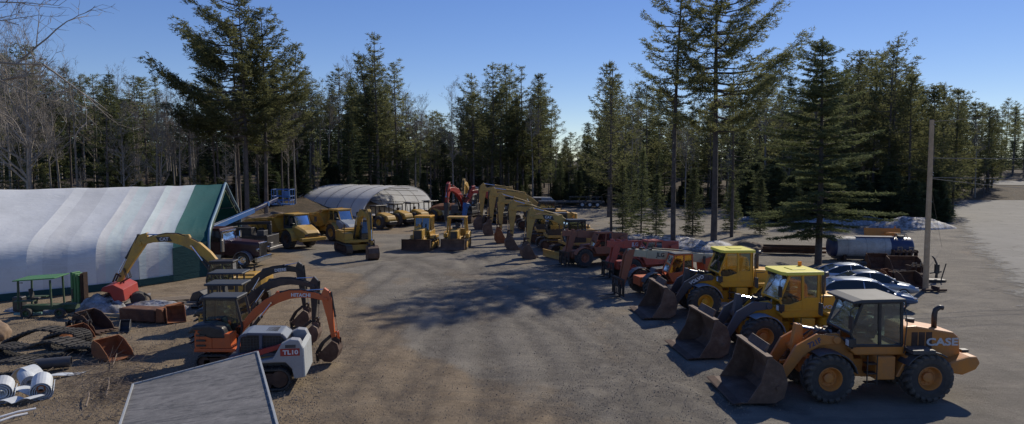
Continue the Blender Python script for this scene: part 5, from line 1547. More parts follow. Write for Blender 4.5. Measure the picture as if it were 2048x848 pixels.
c = gp(60, 795)
belt('webbing_strip', 'loose white webbing strip fallen between the rolls', [c+Vector((-.9+.12*k, -.2+.05*k, .12+.22*math.sin(k*.42))) for k in range(12)], (.2,.40,.0), .018, WB_, None, False)
c = gp(125, 752)
belt('webbing_strip', 'white flat strip pointing at the twig heap', [c+Vector((-.5+.11*k, -.18+.05*k, .05+.03*math.sin(k*.6))) for k in range(11)], (.1,.28,.02), .018, WB_, None, False)
for i, (a_, b_) in enumerate((((0, 838), (72, 822)), ((0, 846), (55, 832)))):
    A_, B_ = gp(*a_, .06), gp(*b_, .08)
    tag(obj('plastic_conduit', MB().tube([A_, (A_+B_)/2+Vector((0,0,.03)), B_], .035, 8), WHT), ('pale conduit length lying along the bottom corner, the longer one', 'pale conduit length lying nearest the picture corner, the shorter one')[i], 'pipe')

# rusty buckets and blades (open work buckets on the ground)
def loose_bucket(label, px, py, rz, s, m, teeth=0, w=1.0, tilt=0.0, cat='excavator bucket', name='excavator_bucket', grp='worn machine buckets lying on the bank'):
    p = gp(px, py)
    t = thing(name, label, cat, tuple(p), R(rz), grp)
    prof = [(-.55, 1.0), (-.72, .72), (-.70, .30), (-.45, .06), (-.1, 0), (.62, 0)]
    inn = [(.62, .04), (-.08, .045), (-.42, .10), (-.65, .33), (-.665, .70), (-.51, .975)]
    e = MB(); M = Matrix.Rotation(tilt, 4, 'Y') @ Matrix.Scale(s, 4)
    e.prism(prof+inn, -w/2, w/2, M)
    for y in (-w/2, w/2-.04): e.prism(prof+[(.45, .35), (-.1, .85)], y-.003, y+.043, M)
    o = obj('bucket_shell', e, m, t, bev=.006)
    if teeth:
        e = MB()
        for k in range(teeth): 
            y = -w/2+.05+(w-.1)*k/(teeth-1); e.prism([(.58, .0), (.58, .07), (.9, .03), (.9, .0)], y-.035, y+.035, M)
        obj('tooth', e, m, o)
    e = MB()
    for y in (-.18, .18): e.prism([(-.72,.45), (-.95,.55), (-.92,.85), (-.70,.98), (-.55, 1.02)], y-.025, y+.025, M)
    e.add([], []); e.cyl(M @ Vector((-.86,-.22,.65)), M @ Vector((-.86,.22,.65)), .035*s, 8)
    obj('hanger_ear', e, m, o)
    return t
loose_bucket('brown toothed bucket at the back of the bank, teeth pointing right', 190, 662, -12, .95, RUSTD, 5, 1.15)
loose_bucket('small dark bucket sitting alone on the dirt below the rust brown blocks', 250, 662, -70, .48, DKG, 3, .9)
loose_bucket('orange rusty toothless bucket between the tracks and the mini excavators', 228, 716, -25, .78, RUSTO, 0, 1.35)
loose_bucket('rusty bucket leaning behind the black mini excavator canopies by the snow', 352, 642, -60, .7, RUSTO, 0, 1.2)
loose_bucket('long rusty grading bucket lying flat in front of the toothed one', 148, 682, -20, .62, RUSTO, 0, 2.4)
p = gp(288, 640)
t = thing('rusty_block', 'large rust brown counterweight block lying by the snow patch', 'steel block', tuple(p), R(-12))
obj('block', MB().prismz([(-1.1,-.35),(.9,-.42),(1.15,.1),(.9,.45),(-1.0,.4)], 0, .62), RUST, t, bev=.06, seg=2)
obj('end_plate', MB().prism([(1.0,0),(1.5,.05),(1.35,.65),(1.05,.7)], -.45, .4), RUSTO, t, bev=.02)
p = gp(330, 632)
tag(obj('rusty_plate', MB().prism([(-.3,0),(.35,0),(.8,.65),(.65,.7)], -.5, .5, Matrix.Translation(p) @ Matrix.Rotation(R(-25),4,'Z')), RUSTO), 'bent rusty plate propped beside the brown block', 'steel plate')
for i, (a_, b_, r_) in enumerate((((232, 617), (300, 598), .05), ((198, 632), (286, 640), .07), ((28, 632), (84, 630), .05))):
    A_, B_ = gp(*a_, .1), gp(*b_, .28 if i == 0 else .1)
    tag(obj('steel_beam', MB().bar(A_, B_, r_*2, r_*2), (LGR, WOOD, paint('teal_pipe', (.20,.38,.36), .5, .4))[i]), ('light grey pole slanting up beside the red mulching head', 'weathered timber length below the brown block', 'pale teal tube lying in front of the old tractor')[i], ('pole', 'timber', 'pipe')[i])
p = gp(160, 668)
t = thing('coupler_frame', 'black quick coupler frame tangled with hoses behind the grading bucket', 'coupler', tuple(p), R(10))
e = MB()
for k in range(4): e.box(-.5+k*.28, -.42+k*.28, -.2, .2, .1, .62)
e.box(-.55,.5,-.05,.05,.12,.2).box(-.55,.5,-.05,.05,.5,.58); obj('frame', e, BLK, t)
obj('hose', MB().tube([(-.4,0,.6),(-.6,.1,.95),(-.1,.1,.8),(.3,0,1.0),(.5,0,.5)], .025, 6), HOSE, t)
p = gp(278, 612)
t = thing('rubber_heap', 'black crumpled rubber lump behind the red mulching head', 'scrap rubber', tuple(p), 0)
e = MB(); e.lathe([(.001,-.3),(.35,-.28),(.42,0),(.35,.28),(.001,.3)], 14, Matrix.Translation((0,0,.4)) @ Matrix.Rotation(R(20),4,'Z')); e.tube([(.3,0,.7),(.6,0,.5),(.75,0,0)], .05, 6)
obj('lump', e, RUB, t)
# big tan boulder at the edge
def rock(name, label, p, sx, sy, sz, m, seed=1, cat='boulder', grp=None):
    bm = bmesh.new(); bmesh.ops.create_icosphere(bm, subdivisions=4, radius=1)
    for v_ in bm.verts:
        d = noise.noise(v_.co*1.1+Vector((seed*7.1,0,0)))*.30 + noise.noise(v_.co*3.2+Vector((0,seed*3.3,0)))*.10 + noise.noise(v_.co*8)*.03
        v_.co *= 1+d; v_.co = Vector((v_.co.x*sx, v_.co.y*sy, v_.co.z*sz))
    me = bpy.data.meshes.new(name); bm.to_mesh(me); bm.free(); me.materials.append(m)
    me.polygons.foreach_set('use_smooth', [True]*len(me.polygons))
    o = bpy.data.objects.new(name, me); col.objects.link(o); o.location = p
    return tag(o, label, cat, grp)
STONE = rust('tan_stone', (.25,.17,.11), (.15,.11,.08), (.34,.26,.19), .9)
rock('boulder', 'large tan boulder cut by the edge of the picture', gp(-12, 680, .25), .62, .6, .62, STONE, 2)
# snow
m, nt, b, out = new_mat('old_snow'); v = gpos(nt)
c1 = ramp(nt, nz(nt, v, 1.8, 10, .72), [(.40, (.13,.115,.10)), (.54, (.33,.33,.34)), (.74, (.64,.67,.73))])
nt.links.new(c1, b.inputs['Base Color']); b.inputs['Roughness'].default_value = .7; b.inputs['Subsurface Weight'].default_value = 0.0
bump(nt, b, nz(nt, v, 6, 8, .7), .7, .08); SNOW = m
def mound(name, label, p, sx, sy, sz, m, seed, rz=0, cat='snow pile', grp='old snow piles', kind=None):
    e = MB(); n = 64; k_ = 20
    for i in range(k_+1):
        r = 1-i/k_
        for j in range(n):
            a = 2*PI*j/n; q = Vector((math.cos(a), math.sin(a), 0))*r*(1+.28*noise.noise(Vector((math.cos(a)*1.3+seed, math.sin(a)*1.3, seed))))
            h = (1-r*r)**.9; h *= 1+.5*noise.noise(Vector((q.x*2.4, q.y*2.4, seed*2.2))); h += (.10*noise.noise(q*7+Vector((seed,0,0)))+.07*noise.noise(q*19+Vector((seed,3,0))))*min(1, h*4)
            x, y = q.x*sx, q.y*sy
            X, Y = x*math.cos(rz)-y*math.sin(rz), x*math.sin(rz)+y*math.cos(rz)
            e.v.append((X, Y, H(p[0]+X, p[1]+Y)-H(p[0],p[1]) + (h*sz if r < 1 else -.15)))
    for i in range(k_):
        for j in range(n): e.f.append((i*n+j, i*n+(j+1)%n, (i+1)*n+(j+1)%n, (i+1)*n+j))
    o = obj(name, e, m, None, smooth=True); o.location = (p[0], p[1], H(p[0], p[1]))
    return tag(o, label, cat, grp, kind)
for lb, px, py, sx, sy, sz, sd in (
    ('white snow patch under the red mulching head', 205, 622, 1.3, .8, .75, 1), ('low snow patch right of the mulching head by the shed', 305, 617, 1.9, .7, .35, 2),
    ('thin snow patch under the old tractor', 70, 622, 1.6, .5, .25, 3),
    ('dirty snow pile behind the red telehandler', 1392, 497, 4.2, 2.2, 1.3, 4), ('grey snow ridge beyond the brown telehandler under young firs', 1290, 478, 4.5, 1.6, .7, 5),
    ('small clean snow pile beside the black flatbed trailer', 1190, 405, 3.0, 2.0, .9, 6), ('snow bank among the young firs beyond the far yard', 1290, 410, 5.5, 2.5, 1.7, 7),
    ('blue shaded snow bank beside the road under the trees', 1822, 455, 4.8, 2.6, 1.75, 8), ('long shaded snow bank behind the big dark hemlock', 1700, 447, 7.5, 2.2, 1.3, 9),
    ('snow bank seen between trunks behind the yellow loader', 1555, 438, 5.5, 2.0, 1.1, 10),
    ('grey snow strip behind the red excavators', 850, 402, 9.5, 2.5, 1.0, 12)):
    p = g(px, py)
    mound('snow_pile', lb, (p.x, p.y), sx, sy, sz*(.62 if sd > 3 else 1), SNOW, sd)
DIRT = rust('dirt_pile_soil', (.15,.115,.085), (.09,.07,.055), (.22,.18,.14), .95)
p = gz(575, 423); mound('dirt_pile', 'brown dirt and stump pile below the blue basket', (-26.5, 76), 6.5, 3, 1.3, DIRT, 21, cat='dirt pile', grp=None)
mound('dirt_pile', 'low gravel heap beside the black wheel rut near the steel rails', (20.5, 60.5), 2.0, 1.2, .7, DIRT, 22, cat='gravel heap', grp=None)
# tarpaulin / pallet bits right of the mulching head
p = gp(345, 602)
t = thing('wooden_pallet', 'grey wooden pallet with planks lying against the shed', 'pallet', tuple(p), R(25))
e = MB()
for k in range(5): e.box(-.9, .9, -.55+k*.24, -.40+k*.24, .12, .15)
obj('deck_board', e, WOOD, t); e = MB()
for x in (-.85, 0, .75): e.box(x, x+.1, -.55, .6, 0, .12)
obj('bearer', e, WOOD, t)
p = gp(385, 612)
t = thing('sheet_metal', 'rough heap of planks and a black tarp behind the mini excavators', 'planks', tuple(p), R(-10)); t.name = 'plank_heap'
e = MB()
for k in range(7): e.bar((-1.0+random.uniform(-.2,.2), -.5+k*.15, .06+.05*(k%3)), (1.0+random.uniform(-.3,.2), -.3+k*.12, .1+.08*(k%2)), .14, .04)
obj('plank', e, WOOD, t)
obj('tarp', MB().prism([(-.5,.15),(-.3,.6),(.1,.75),(.5,.45),(.6,.15)], .4, 1.2), BLK, t, bev=.05)

# ================================================================ YARD CLUTTER ON THE RIGHT
t = thing('steel_rail_stack', 'stack of rusty steel beams beyond the yellow loaders', 'steel stack', (23.3, 58.3, 0), R(-7))
for k in range(10):
    a = random.uniform(-.12, .12); z = .12+.17*(k//3); y = -.7+.55*(k%3)+random.uniform(-.1,.1)
    L_ = random.uniform(1.7, 2.7)
    o = obj('steel_beam', MB().box(-L_, L_, -.09, .09, -.02, .02).box(-L_, L_, -.015, .015, .02, .14).box(-L_, L_, -.08, .08, .14, .17), RUSTD if k % 2 else RUST, t)
    o.location = (random.uniform(-.3,.3), y, z); o.rotation_euler.z = a
AG = 'rusty machine attachments beside the pole'
loose_bucket('brown bucket below the blue and white tank, first of the attachment line', 1757, 537, -100, 1.05, RUST, 0, 1.35, grp=AG)
loose_bucket('wide brown bucket nearest the tank end in the attachment line', 1810, 545, -95, 1.1, RUST, 0, 1.9, grp=AG)
loose_bucket('small orange rusty bucket beside the silver sedan', 1778, 560, -60, .7, RUSTO, 0, 1.0, grp=AG)
loose_bucket('square brown bucket right by the foot of the pole', 1822, 573, -80, .9, RUSTD, 0, 1.5, grp=AG)
def rack(label, px, py, rz, n, s=1.0):
    p = g(px, py); t = thing('attachment_frame', label, 'attachment', tuple(p), R(rz), AG)
    e = MB()
    for k in range(n): e.box(-.6*s+k*1.2*s/(n-1)-.03, -.6*s+k*1.2*s/(n-1)+.03, -.25, .25, .05, .7*s)
    e.box(-.65*s, .65*s, -.25, -.15, .08, .2).box(-.65*s, .65*s, -.25, -.15, .55*s, .65*s)
    obj('frame', e, RUSTD, t); e = MB()
    for x in (-.3*s, .3*s): e.tube([(x-.15, -.2, .6*s), (x-.15, -.2, .85*s), (x+.15, -.2, .85*s), (x+.15, -.2, .6*s)], .035, 6)
    obj('hook', e, WOOD, t)
rack('tall brown attachment with two hooked lugs in front of the tank', 1760, 518, -8, 4, 1.3)
rack('brown attachment with hooked lugs between the tank end and the pole', 1808, 525, -5, 5, 1.4)
rack('dark coupler attachment standing just left of the pole', 1832, 550, 8, 4, 1.0)
rack('black fork attachment behind the square brown bucket', 1795, 560, 0, 5, .8)
t = thing('thumb_grapple', 'tall black grapple attachment just past the pole beside the road', 'attachment', tuple(g(1872, 562)), R(-10), AG)
e = MB().tube([(0,0,.2),(.05,0,1.0),(-.15,0,1.45),(-.3,0,1.62)], .09, 8, .04).box(-.5,.5,-.3,.3,.0,.12).bar((.3,0,.1),(.55,0,1.15),.06,.06).box(-.10,.14,-.12,.12,.5,1.1).bar((-.4,0,.5),(.3,0,.62),.08,.08)
obj('frame', e, BLK, t, bev=.01)
e = MB()
for k in range(4): e.box(-1.0+k*.12, -.95+k*.12, -.4, .4, .3, .45)
obj('tine', e, RUSTD, t)
p = g(1862, 582)
tag(obj('ground_bracket', MB().box(p.x-.5, p.x+.9, p.y-.1, p.y+.1, 0, .12).box(p.x+.2, p.x+.3, p.y-.35, p.y+.35, .02, .3), RUSTD), 'flat rusty bracket lying against the pole base', 'steel bracket')
t = thing('tyre_stack', 'loose dark tyres lying below the white tank', 'tyre', tuple(g(1712, 540)), 0)
e = MB()
for k in range(2): e.lathe([(.28,-.14),(.52,-.14),(.56,0),(.52,.14),(.28,.14)], 20, Matrix.Translation((k*.25,k*.2,.16+.28*k)) @ Matrix.Rotation(R(90),4,'X'), closed=True)
obj('tyre', e, RUB, t)
# ================================================================ TREES
def leaf_mat(name, a, b_, c_, tr=.25):
    m, nt, b, out = new_mat(name)
    ge = N(nt, 'ShaderNodeNewGeometry'); oi = N(nt, 'ShaderNodeObjectInfo'); tc = N(nt, 'ShaderNodeTexCoord')
    cc = ramp(nt, ge.outputs['Random Per Island'], [(0, b_), (.55, a), (1, c_)])
    cc = mixc(nt, ramp(nt, nz(nt, tc.outputs['Object'], .45, 3, .6), [(.35, (0,0,0)), (.65, (.6,.6,.6))]), cc, c_)
    hs = N(nt, 'ShaderNodeHueSaturation'); nt.links.new(cc, hs.inputs['Color'])
    mm = N(nt, 'ShaderNodeMath', operation='MULTIPLY_ADD'); nt.links.new(oi.outputs['Random'], mm.inputs[0]); mm.inputs[1].default_value = .5; mm.inputs[2].default_value = .75
    nt.links.new(mm.outputs[0], hs.inputs['Value']); hs.inputs['Saturation'].default_value = .86
    nt.links.new(hs.outputs[0], b.inputs['Base Color']); b.inputs['Roughness'].default_value = .8; b.inputs['Specular IOR Level'].default_value = .08
    t = N(nt, 'ShaderNodeBsdfTranslucent'); nt.links.new(hs.outputs[0], t.inputs[0])
    mx = N(nt, 'ShaderNodeMixShader'); mx.inputs[0].default_value = tr
    nt.links.new(b.outputs[0], mx.inputs[1]); nt.links.new(t.outputs[0], mx.inputs[2]); nt.links.new(mx.outputs[0], out.inputs[0])
    return m
PINE = leaf_mat('pine_needles', (.145,.158,.058), (.085,.102,.042), (.200,.200,.068), .6)
SPRU = leaf_mat('spruce_needles', (.075,.100,.044), (.045,.066,.032), (.120,.145,.054), .5)
HEML = leaf_mat('hemlock_needles', (.090,.112,.045), (.052,.074,.033), (.150,.168,.060), .5)
BARK = rust('pine_bark', (.11,.09,.078), (.055,.045,.04), (.17,.15,.13), .9)
BARKD = rust('spruce_bark', (.085,.07,.06), (.045,.037,.032), (.13,.11,.095), .9)
GREYB = rust('grey_bark', (.27,.235,.195), (.16,.14,.115), (.38,.335,.28), .9)

def clump(e, p, d, s, k, rnd, flat=.6, up=.35):
    for _ in range(k):
        a = Vector((rnd.gauss(0,1), rnd.gauss(0,1), rnd.gauss(0,flat)+up)) + d*1.1
        if a.length < 1e-3: continue
        a.normalize(); L = s*rnd.uniform(.7, 1.25)
        b = a.orthogonal(); b.rotate(Matrix.Rotation(rnd.uniform(0, 6.28), 3, a)); b.normalize()
        w = L*rnd.uniform(.16, .26)
        o = p + Vector((rnd.gauss(0,1), rnd.gauss(0,1), rnd.gauss(0,.5)))*s*.38
        n = len(e.v); e.v += [tuple(o - b*w*.6), tuple(o + b*w*.6), tuple(o + a*L + b*w*.2)]; e.f.append((n, n+1, n+2))
def trunk_curve(h, lean, rnd, n=10):
    out = []; ph = rnd.uniform(0, 6)
    for k in range(n+1):
        u = k/n; out.append(Vector((lean[0]*u*u*h + .012*h*math.sin(3*u+ph)*u, lean[1]*u*u*h + .012*h*math.cos(2.6*u+ph)*u, u*h)))
    return out
def along(c, u):
    k = min(len(c)-2, int(u*(len(c)-1))); f = u*(len(c)-1)-k; return c[k].lerp(c[k+1], f)
def pine(rnd, h, base=.42, wid=.2, cs=.38, dens=1.0, lean=(0,0), sweep=None, r0=None, sparse=.12, k_leaf=6, topw=.3, wh=.042):
    T, C = MB(), MB(); c = trunk_curve(h, lean, rnd); r0 = r0 or h*.0125
    T.tube([c[0]-Vector((0,0,.6))]+c, r0, 7, .03)
    z = base*h; asym = rnd.uniform(0, 6.28)
    # dead lower branches
    for _ in range(int(10)):
        u = rnd.uniform(.12, base); p = along(c, u); a = rnd.uniform(0, 6.28); L = rnd.uniform(.05, .09)*h*.8
        T.tube([p, p+Vector((math.cos(a)*L*.6, math.sin(a)*L*.6, -.02*L)), p+Vector((math.cos(a)*L, math.sin(a)*L, -.12*L))], .03, 3, .008)
    while z < h*.985:
        u = z/h; v = (u-base)/(1-base)
        prof = (min(1, v*3.2+.45))*((1-v)**.75*(1-topw)+topw*(1-v)**.3) * wid*h
        if v > .93: prof = max(prof, .035*h)
        nb = rnd.randint(3, 5)
        az = rnd.uniform(0, 6.28)
        for k in range(nb):
            if rnd.random() < sparse: continue
            a = az + 6.28*k/nb + rnd.uniform(-.35, .35)
            L = prof*rnd.uniform(.55, 1.12)*(1+.16*math.cos(a-asym))
            if sweep: L *= sweep(a, v)
            if rnd.random() < .12: L *= 1.25
            if L < .3: continue
            p0 = along(c, min(.999, u + rnd.uniform(-.01, .01)))
            el = (.10+.62*v*v) + rnd.uniform(-.22, .2)
            d = Vector((math.cos(a), math.sin(a), 0)); n = 5; bp = []
            for i in range(n+1):
                t = i/n; bp.append(p0 + d*L*t*math.cos(el*.6) + Vector((0,0, L*(math.sin(el)*t*.7 - .10*math.sin(PI*t*.9) + .26*t*t*t))))
            T.tube(bp, .018*L+.012, 4, .008, cap=False)
            side = Vector((-d.y, d.x, 0))
            t = .42 if L > 2.6 else .28 if L > 1.2 else .1
            while t <= 1.0:
                q = along(bp, min(.999, t))
                l2 = L*.30*(1-.65*abs(t-.55))*rnd.uniform(.6, 1.15)
                for s in (-1, 1):
                    if rnd.random() < .12: continue
                    d2 = (d*.75 + side*s*rnd.uniform(.5, 1.0)).normalized()
                    m_ = max(1, int(l2/(cs*.85)*dens))
                    for j in range(m_):
                        w = (j+.7)/m_
                        clump(C, q + d2*l2*w + Vector((0,0,.12*l2*w*w + rnd.gauss(0, .03*L))), d2, cs*rnd.uniform(.75, 1.15), k_leaf, rnd)
                clump(C, q+Vector((0,0,cs*.15)), d, cs, k_leaf-2, rnd)
                t += cs*.95/max(L, .5)/dens
            clump(C, bp[-1], d, cs*1.1, k_leaf+2, rnd)
        z += rnd.uniform(.6, 1.05)*h*wh
    for j in range(4): clump(C, along(c, .97+.009*j), Vector((0,0,1)), cs*.8, k_leaf, rnd)
    return T, C
def spruce(rnd, h, base=.08, wid=.19, cs=.34, dens=1.0, droop=.25, r0=None, k_leaf=5, gaps=.1, lean=(0,0), rag=(.55,1.15), tp=.85):
    T, C = MB(), MB(); c = trunk_curve(h, lean, rnd); T.tube([c[0]-Vector((0,0,.6))]+c, r0 or h*.011, 7, .02)
    z = base*h
    while z < h*.985:
        u = z/h; v = (u-base)/(1-base)
        L0 = wid*h*((1-v)**tp)*min(1, .55+v*4) + .012*h
        nb = rnd.randint(4, 6); az = rnd.uniform(0, 6.28)
        for k in range(nb):
            if rnd.random() < gaps: continue
            a = az+6.28*k/nb+rnd.uniform(-.3, .3); L = L0*rnd.uniform(*rag)
            d = Vector((math.cos(a), math.sin(a), 0)); side = Vector((-d.y, d.x, 0)); p0 = along(c, u); bp = []
            for i in range(5):
                t = i/4; bp.append(p0 + d*L*t + Vector((0,0, L*((.35*v+.02)*t - droop*t*t*(1-v*.7) + .10*t**4))))
            T.tube(bp, .014*L+.008, 3, .005, cap=False)
            t = .12
            while t <= 1:
                q = along(bp, min(.999, t)); l2 = L*.32*(1.05-t)*rnd.uniform(.6, 1.2)+cs*.2
                for s in (-1, 1):
                    d2 = (d*.8+side*s*rnd.uniform(.4,.9)).normalized(); m_ = max(1, int(l2/(cs*.8)))
                    for j in range(m_):
                        w = (j+.6)/m_; clump(C, q+d2*l2*w+Vector((0,0,-.12*l2*w)), d2, cs*rnd.uniform(.7, 1.1), k_leaf, rnd, .35, -.08)
                t += cs*.8/max(L, .4)/dens
        z += rnd.uniform(.6, 1.0)*h*.030*(1.25-u*.5)
    for j in range(3): clump(C, along(c, .975+.008*j), Vector((0,0,1)), cs*.6, k_leaf, rnd)
    return T, C
def bare(rnd, h, r0=None, spread=.55, forks=1, depth=5, lean=(0,0), low=.3):
    T, C = MB(), MB(); r0 = r0 or h*.011
    c = trunk_curve(h*.92, lean, rnd, 12); T.tube([c[0]-Vector((0,0,.6))]+c, r0, 7, .02)
    def grow(p, d, L, r, dep):
        n = 4; pts = [p]; q = p.copy(); dd = d.copy()
        for i in range(n):
            dd = (dd + Vector((rnd.gauss(0,.13), rnd.gauss(0,.13), rnd.gauss(.07,.10)))).normalized(); q = q+dd*L/n; pts.append(q.copy())
        tgt = C if dep <= 2 else T
        tgt.tube(pts, r, 3 if dep < 4 else 5, r*.45, cap=False)
        if dep == 0: return
        for k in range(rnd.randint(3, 4)):
            i = rnd.randint(1, n); sd = dd.orthogonal(); sd.rotate(Matrix.Rotation(rnd.uniform(0,6.28), 3, dd))
            nd = (dd*rnd.uniform(.6, 1.1)+sd*rnd.uniform(.4, .9)+Vector((0,0,.22))).normalized()
            grow(pts[i], nd, L*rnd.uniform(.45, .72), max(.009, r*rnd.uniform(.42, .6)), dep-1)
    nb = 17
    for k in range(nb):
        u = low+(1-low)*(k+rnd.random())/nb; p = along(c, min(.99, u)); a = rnd.uniform(0, 6.28)
        el = rnd.uniform(.35, .9)+.3*u; d = Vector((math.cos(a)*math.cos(el), math.sin(a)*math.cos(el), math.sin(el)))
        L = h*.30*(1.1-u*.72)*rnd.uniform(.6, 1.15)*spread/.55
        grow(p, d, L, r0*(1.05-u)*.48+.012, depth-2 if u > .8 else depth-1-(1 if k % 2 else 0))
    return T, C
def tree_obj(name, T, C, bark, leaf, crown='crown'):
    r = bpy.data.objects.new(name, None); col.objects.link(r)
    obj('trunk', T, bark, r, recalc=False, smooth=True)
    if C.f:
        obj(crown, C, leaf, r, recalc=False)
    return r
rnd = random.Random(11)
VAR = {}
VAR['pine'] = [tree_obj('white_pine', *pine(rnd, 25, b_, w_, .50, .95, k_leaf=6, sparse=sp_), BARK, PINE) for b_, w_, sp_ in ((.38,.21,.12),(.5,.20,.2),(.30,.22,.12),(.55,.24,.1),(.42,.16,.38),(.62,.20,.25),(.35,.14,.2))]
VAR['spruce'] = [tree_obj('spruce_tree', *spruce(rnd, 18, b_, w_, .46, .95, dr_), BARKD, SPRU) for b_, w_, dr_ in ((.06,.16,.25),(.15,.19,.3),(.3,.15,.2),(.02,.22,.3))]
VAR['bare'] = [tree_obj('bare_tree', *bare(rnd, 18, None, sp_, 1, 5, (rnd.uniform(-.06,.06), 0), lw_), GREYB, GREYB) for sp_, lw_ in ((.42,.5),(.30,.45),(.5,.4),(.34,.6),(.26,.5))]
VAR['young'] = [tree_obj('young_fir', *spruce(rnd, 5, .03, w_, .26, .9, .15), BARKD, SPRU) for w_ in (.24,.3)]
USED = {k: [0]*len(v) for k, v in VAR.items()}
HREF = {'pine': 25, 'spruce': 18, 'bare': 18, 'young': 5}
def place_tree(kind, X, Y, h, label, group, v=None, tilt=(0,0), ws=1.0):
    v = rnd.randrange(len(VAR[kind])) if v is None else v
    src = VAR[kind][v]
    o = src if USED[kind][v] == 0 else copy_tree(src); USED[kind][v] += 1
    s = h/HREF[kind]; w = s*rnd.uniform(.9, 1.15)*ws
    o.location = (X, Y, H(X, Y)-.05); o.scale = (w, w, s); o.rotation_euler = (tilt[0]+rnd.gauss(0,.012), tilt[1]+rnd.gauss(0,.012), rnd.uniform(0, 6.28) if not any(tilt) else 0)
    tag(o, label, {'pine': 'pine tree', 'spruce': 'spruce tree', 'bare': 'bare tree', 'young': 'young fir'}[kind], group)
    return o
# skyline of the photograph: (x, y of the tree tops)
SKY = [(-60,60),(0,70),(60,60),(110,120),(180,120),(230,125),(270,118),(330,135),(400,150),(540,120),(590,110),(640,160),(690,115),(750,110),(790,130),(830,190),(850,175),(905,190),(950,150),(1000,140),(1040,145),
       (1085,160),(1110,215),(1140,255),(1165,245),(1180,205),(1215,150),(1260,160),(1300,165),(1340,170),(1400,175),(1480,165),(1540,140),(1580,150),(1625,105),(1660,120),(1720,100),(1780,85),(1830,150),(1880,165),(1905,180),(1950,205),(2000,195),(2048,200),(2120,190)]
def sky(x):
    for (a, b_), (c_, d_) in zip(SKY, SKY[1:]):
        if a <= x <= c_: return b_ + (d_-b_)*(x-a)/(c_-a)
    return 160
ZN = [(-999, 330, 'behind the white shed'), (330, 640, 'behind the blue basket and shed gable'), (640, 900, 'behind the hoop tent'), (900, 1130, 'behind the yellow excavator row'),
      (1130, 1330, 'behind the flatbed trailer'), (1330, 1600, 'beyond the telehandlers'), (1600, 1900, 'behind the tank and snow banks'), (1900, 9999, 'across the far road')]
def zone(x):
    for a, b_, s in ZN:
        if a <= x < b_: return s
KW = {'pine': ('tall white pine with tufted green boughs', 'tall white pines'), 'spruce': ('dark dense spruce', 'dark spruces'), 'bare': ('leafless grey hardwood', 'leafless hardwoods'), 'young': ('small young fir', 'small young firs')}
def forest_tree(kind, X, Y, frac, **k):
    px = 1024 + 1396*X/Y
    zt = CH + (320-sky(px))*Y/1400*1.0
    h = (zt - H(X, Y))*frac
    h = max(5.5, min(30, h))
    z = zone(px)
    return place_tree(kind, X, Y, h, f'{KW[kind][0]} {z}', f'{KW[kind][1]} {z}', **k)
def depth0(px):   # forest edge distance for an image column
    P_ = [(-80,64),(100,72),(300,78),(430,80),(600,92),(760,108),(900,116),(1100,124),(1200,122),(1330,116),(1500,112),(1650,104),(1780,98),(1880,106),(1905,124),(1985,132),(1999,172),(2120,176)]
    for (a, b_), (c_, d_) in zip(P_, P_[1:]):
        if a <= px <= c_: return b_ + (d_-b_)*(px-a)/(c_-a)
    return 120
mixes = lambda px: ((.22,.12,.66) if px < 330 else (.26,.12,.62) if px < 560 else (.48,.18,.34) if px < 860 else (.62,.24,.14) if px < 1110 else (.48,.28,.24) if px < 1330 else (.55,.25,.20) if px < 1900 else (.6,.3,.1))
cnt = 0
for row, (dy, step, f0, f1) in enumerate(((-2, 60, .35, .6), (0, 42, .66, .97), (8, 38, .72, 1.0), (17, 36, .74, 1.0), (30, 40, .76, 1.0), (44, 50, .74, .96))):
    px = -70 + row*13
    while px < 2120:
        jx = px + rnd.uniform(-12, 12); Y = depth0(jx)+dy+rnd.uniform(-3.5, 3.5); X = (jx-1024)/1396*Y
        a, b_, c_ = mixes(jx); u = rnd.random()
        kind = 'pine' if u < a else 'spruce' if u < a+b_ else 'bare'
        fr = rnd.uniform(f0, f1)
        if kind == 'spruce' and row < 3: fr *= rnd.uniform(.5, .9)
        forest_tree(kind, X, Y, fr); cnt += 1
        px += step*rnd.uniform(.75, 1.25)
# undergrowth of young firs along the edge
for i in range(74):
    jx = rnd.uniform(-60, 2080)
    if 1900 < jx: continue
    Y = depth0(jx) + rnd.uniform(-3, 10); X = (jx-1024)/1396*Y
    place_tree('young', X, Y, rnd.uniform(2.5, 6.5), f'{KW["young"][0]} {zone(jx)}', f'small young firs {zone(jx)}')
for i in range(130):
    jx = rnd.uniform(-60, 330) if i < 26 else rnd.uniform(330, 1880); Y = depth0(jx) + rnd.uniform(-6, 2) + (4 if i > 26 else 0); X = (jx-1024)/1396*Y
    place_tree('young', X, Y, rnd.uniform(2.0, 5.0), f'{KW["young"][0]} {zone(jx)}', f'small young firs {zone(jx)}', ws=1.4)
for i in range(46):
    jx = rnd.uniform(1480, 1895); Y = rnd.uniform(86, 104); X = (jx-1024)/1396*Y
    place_tree('young', X, Y, rnd.uniform(2.5, 7.5), f'{KW["young"][0]} {zone(jx)}', f'small young firs {zone(jx)}', ws=1.5)
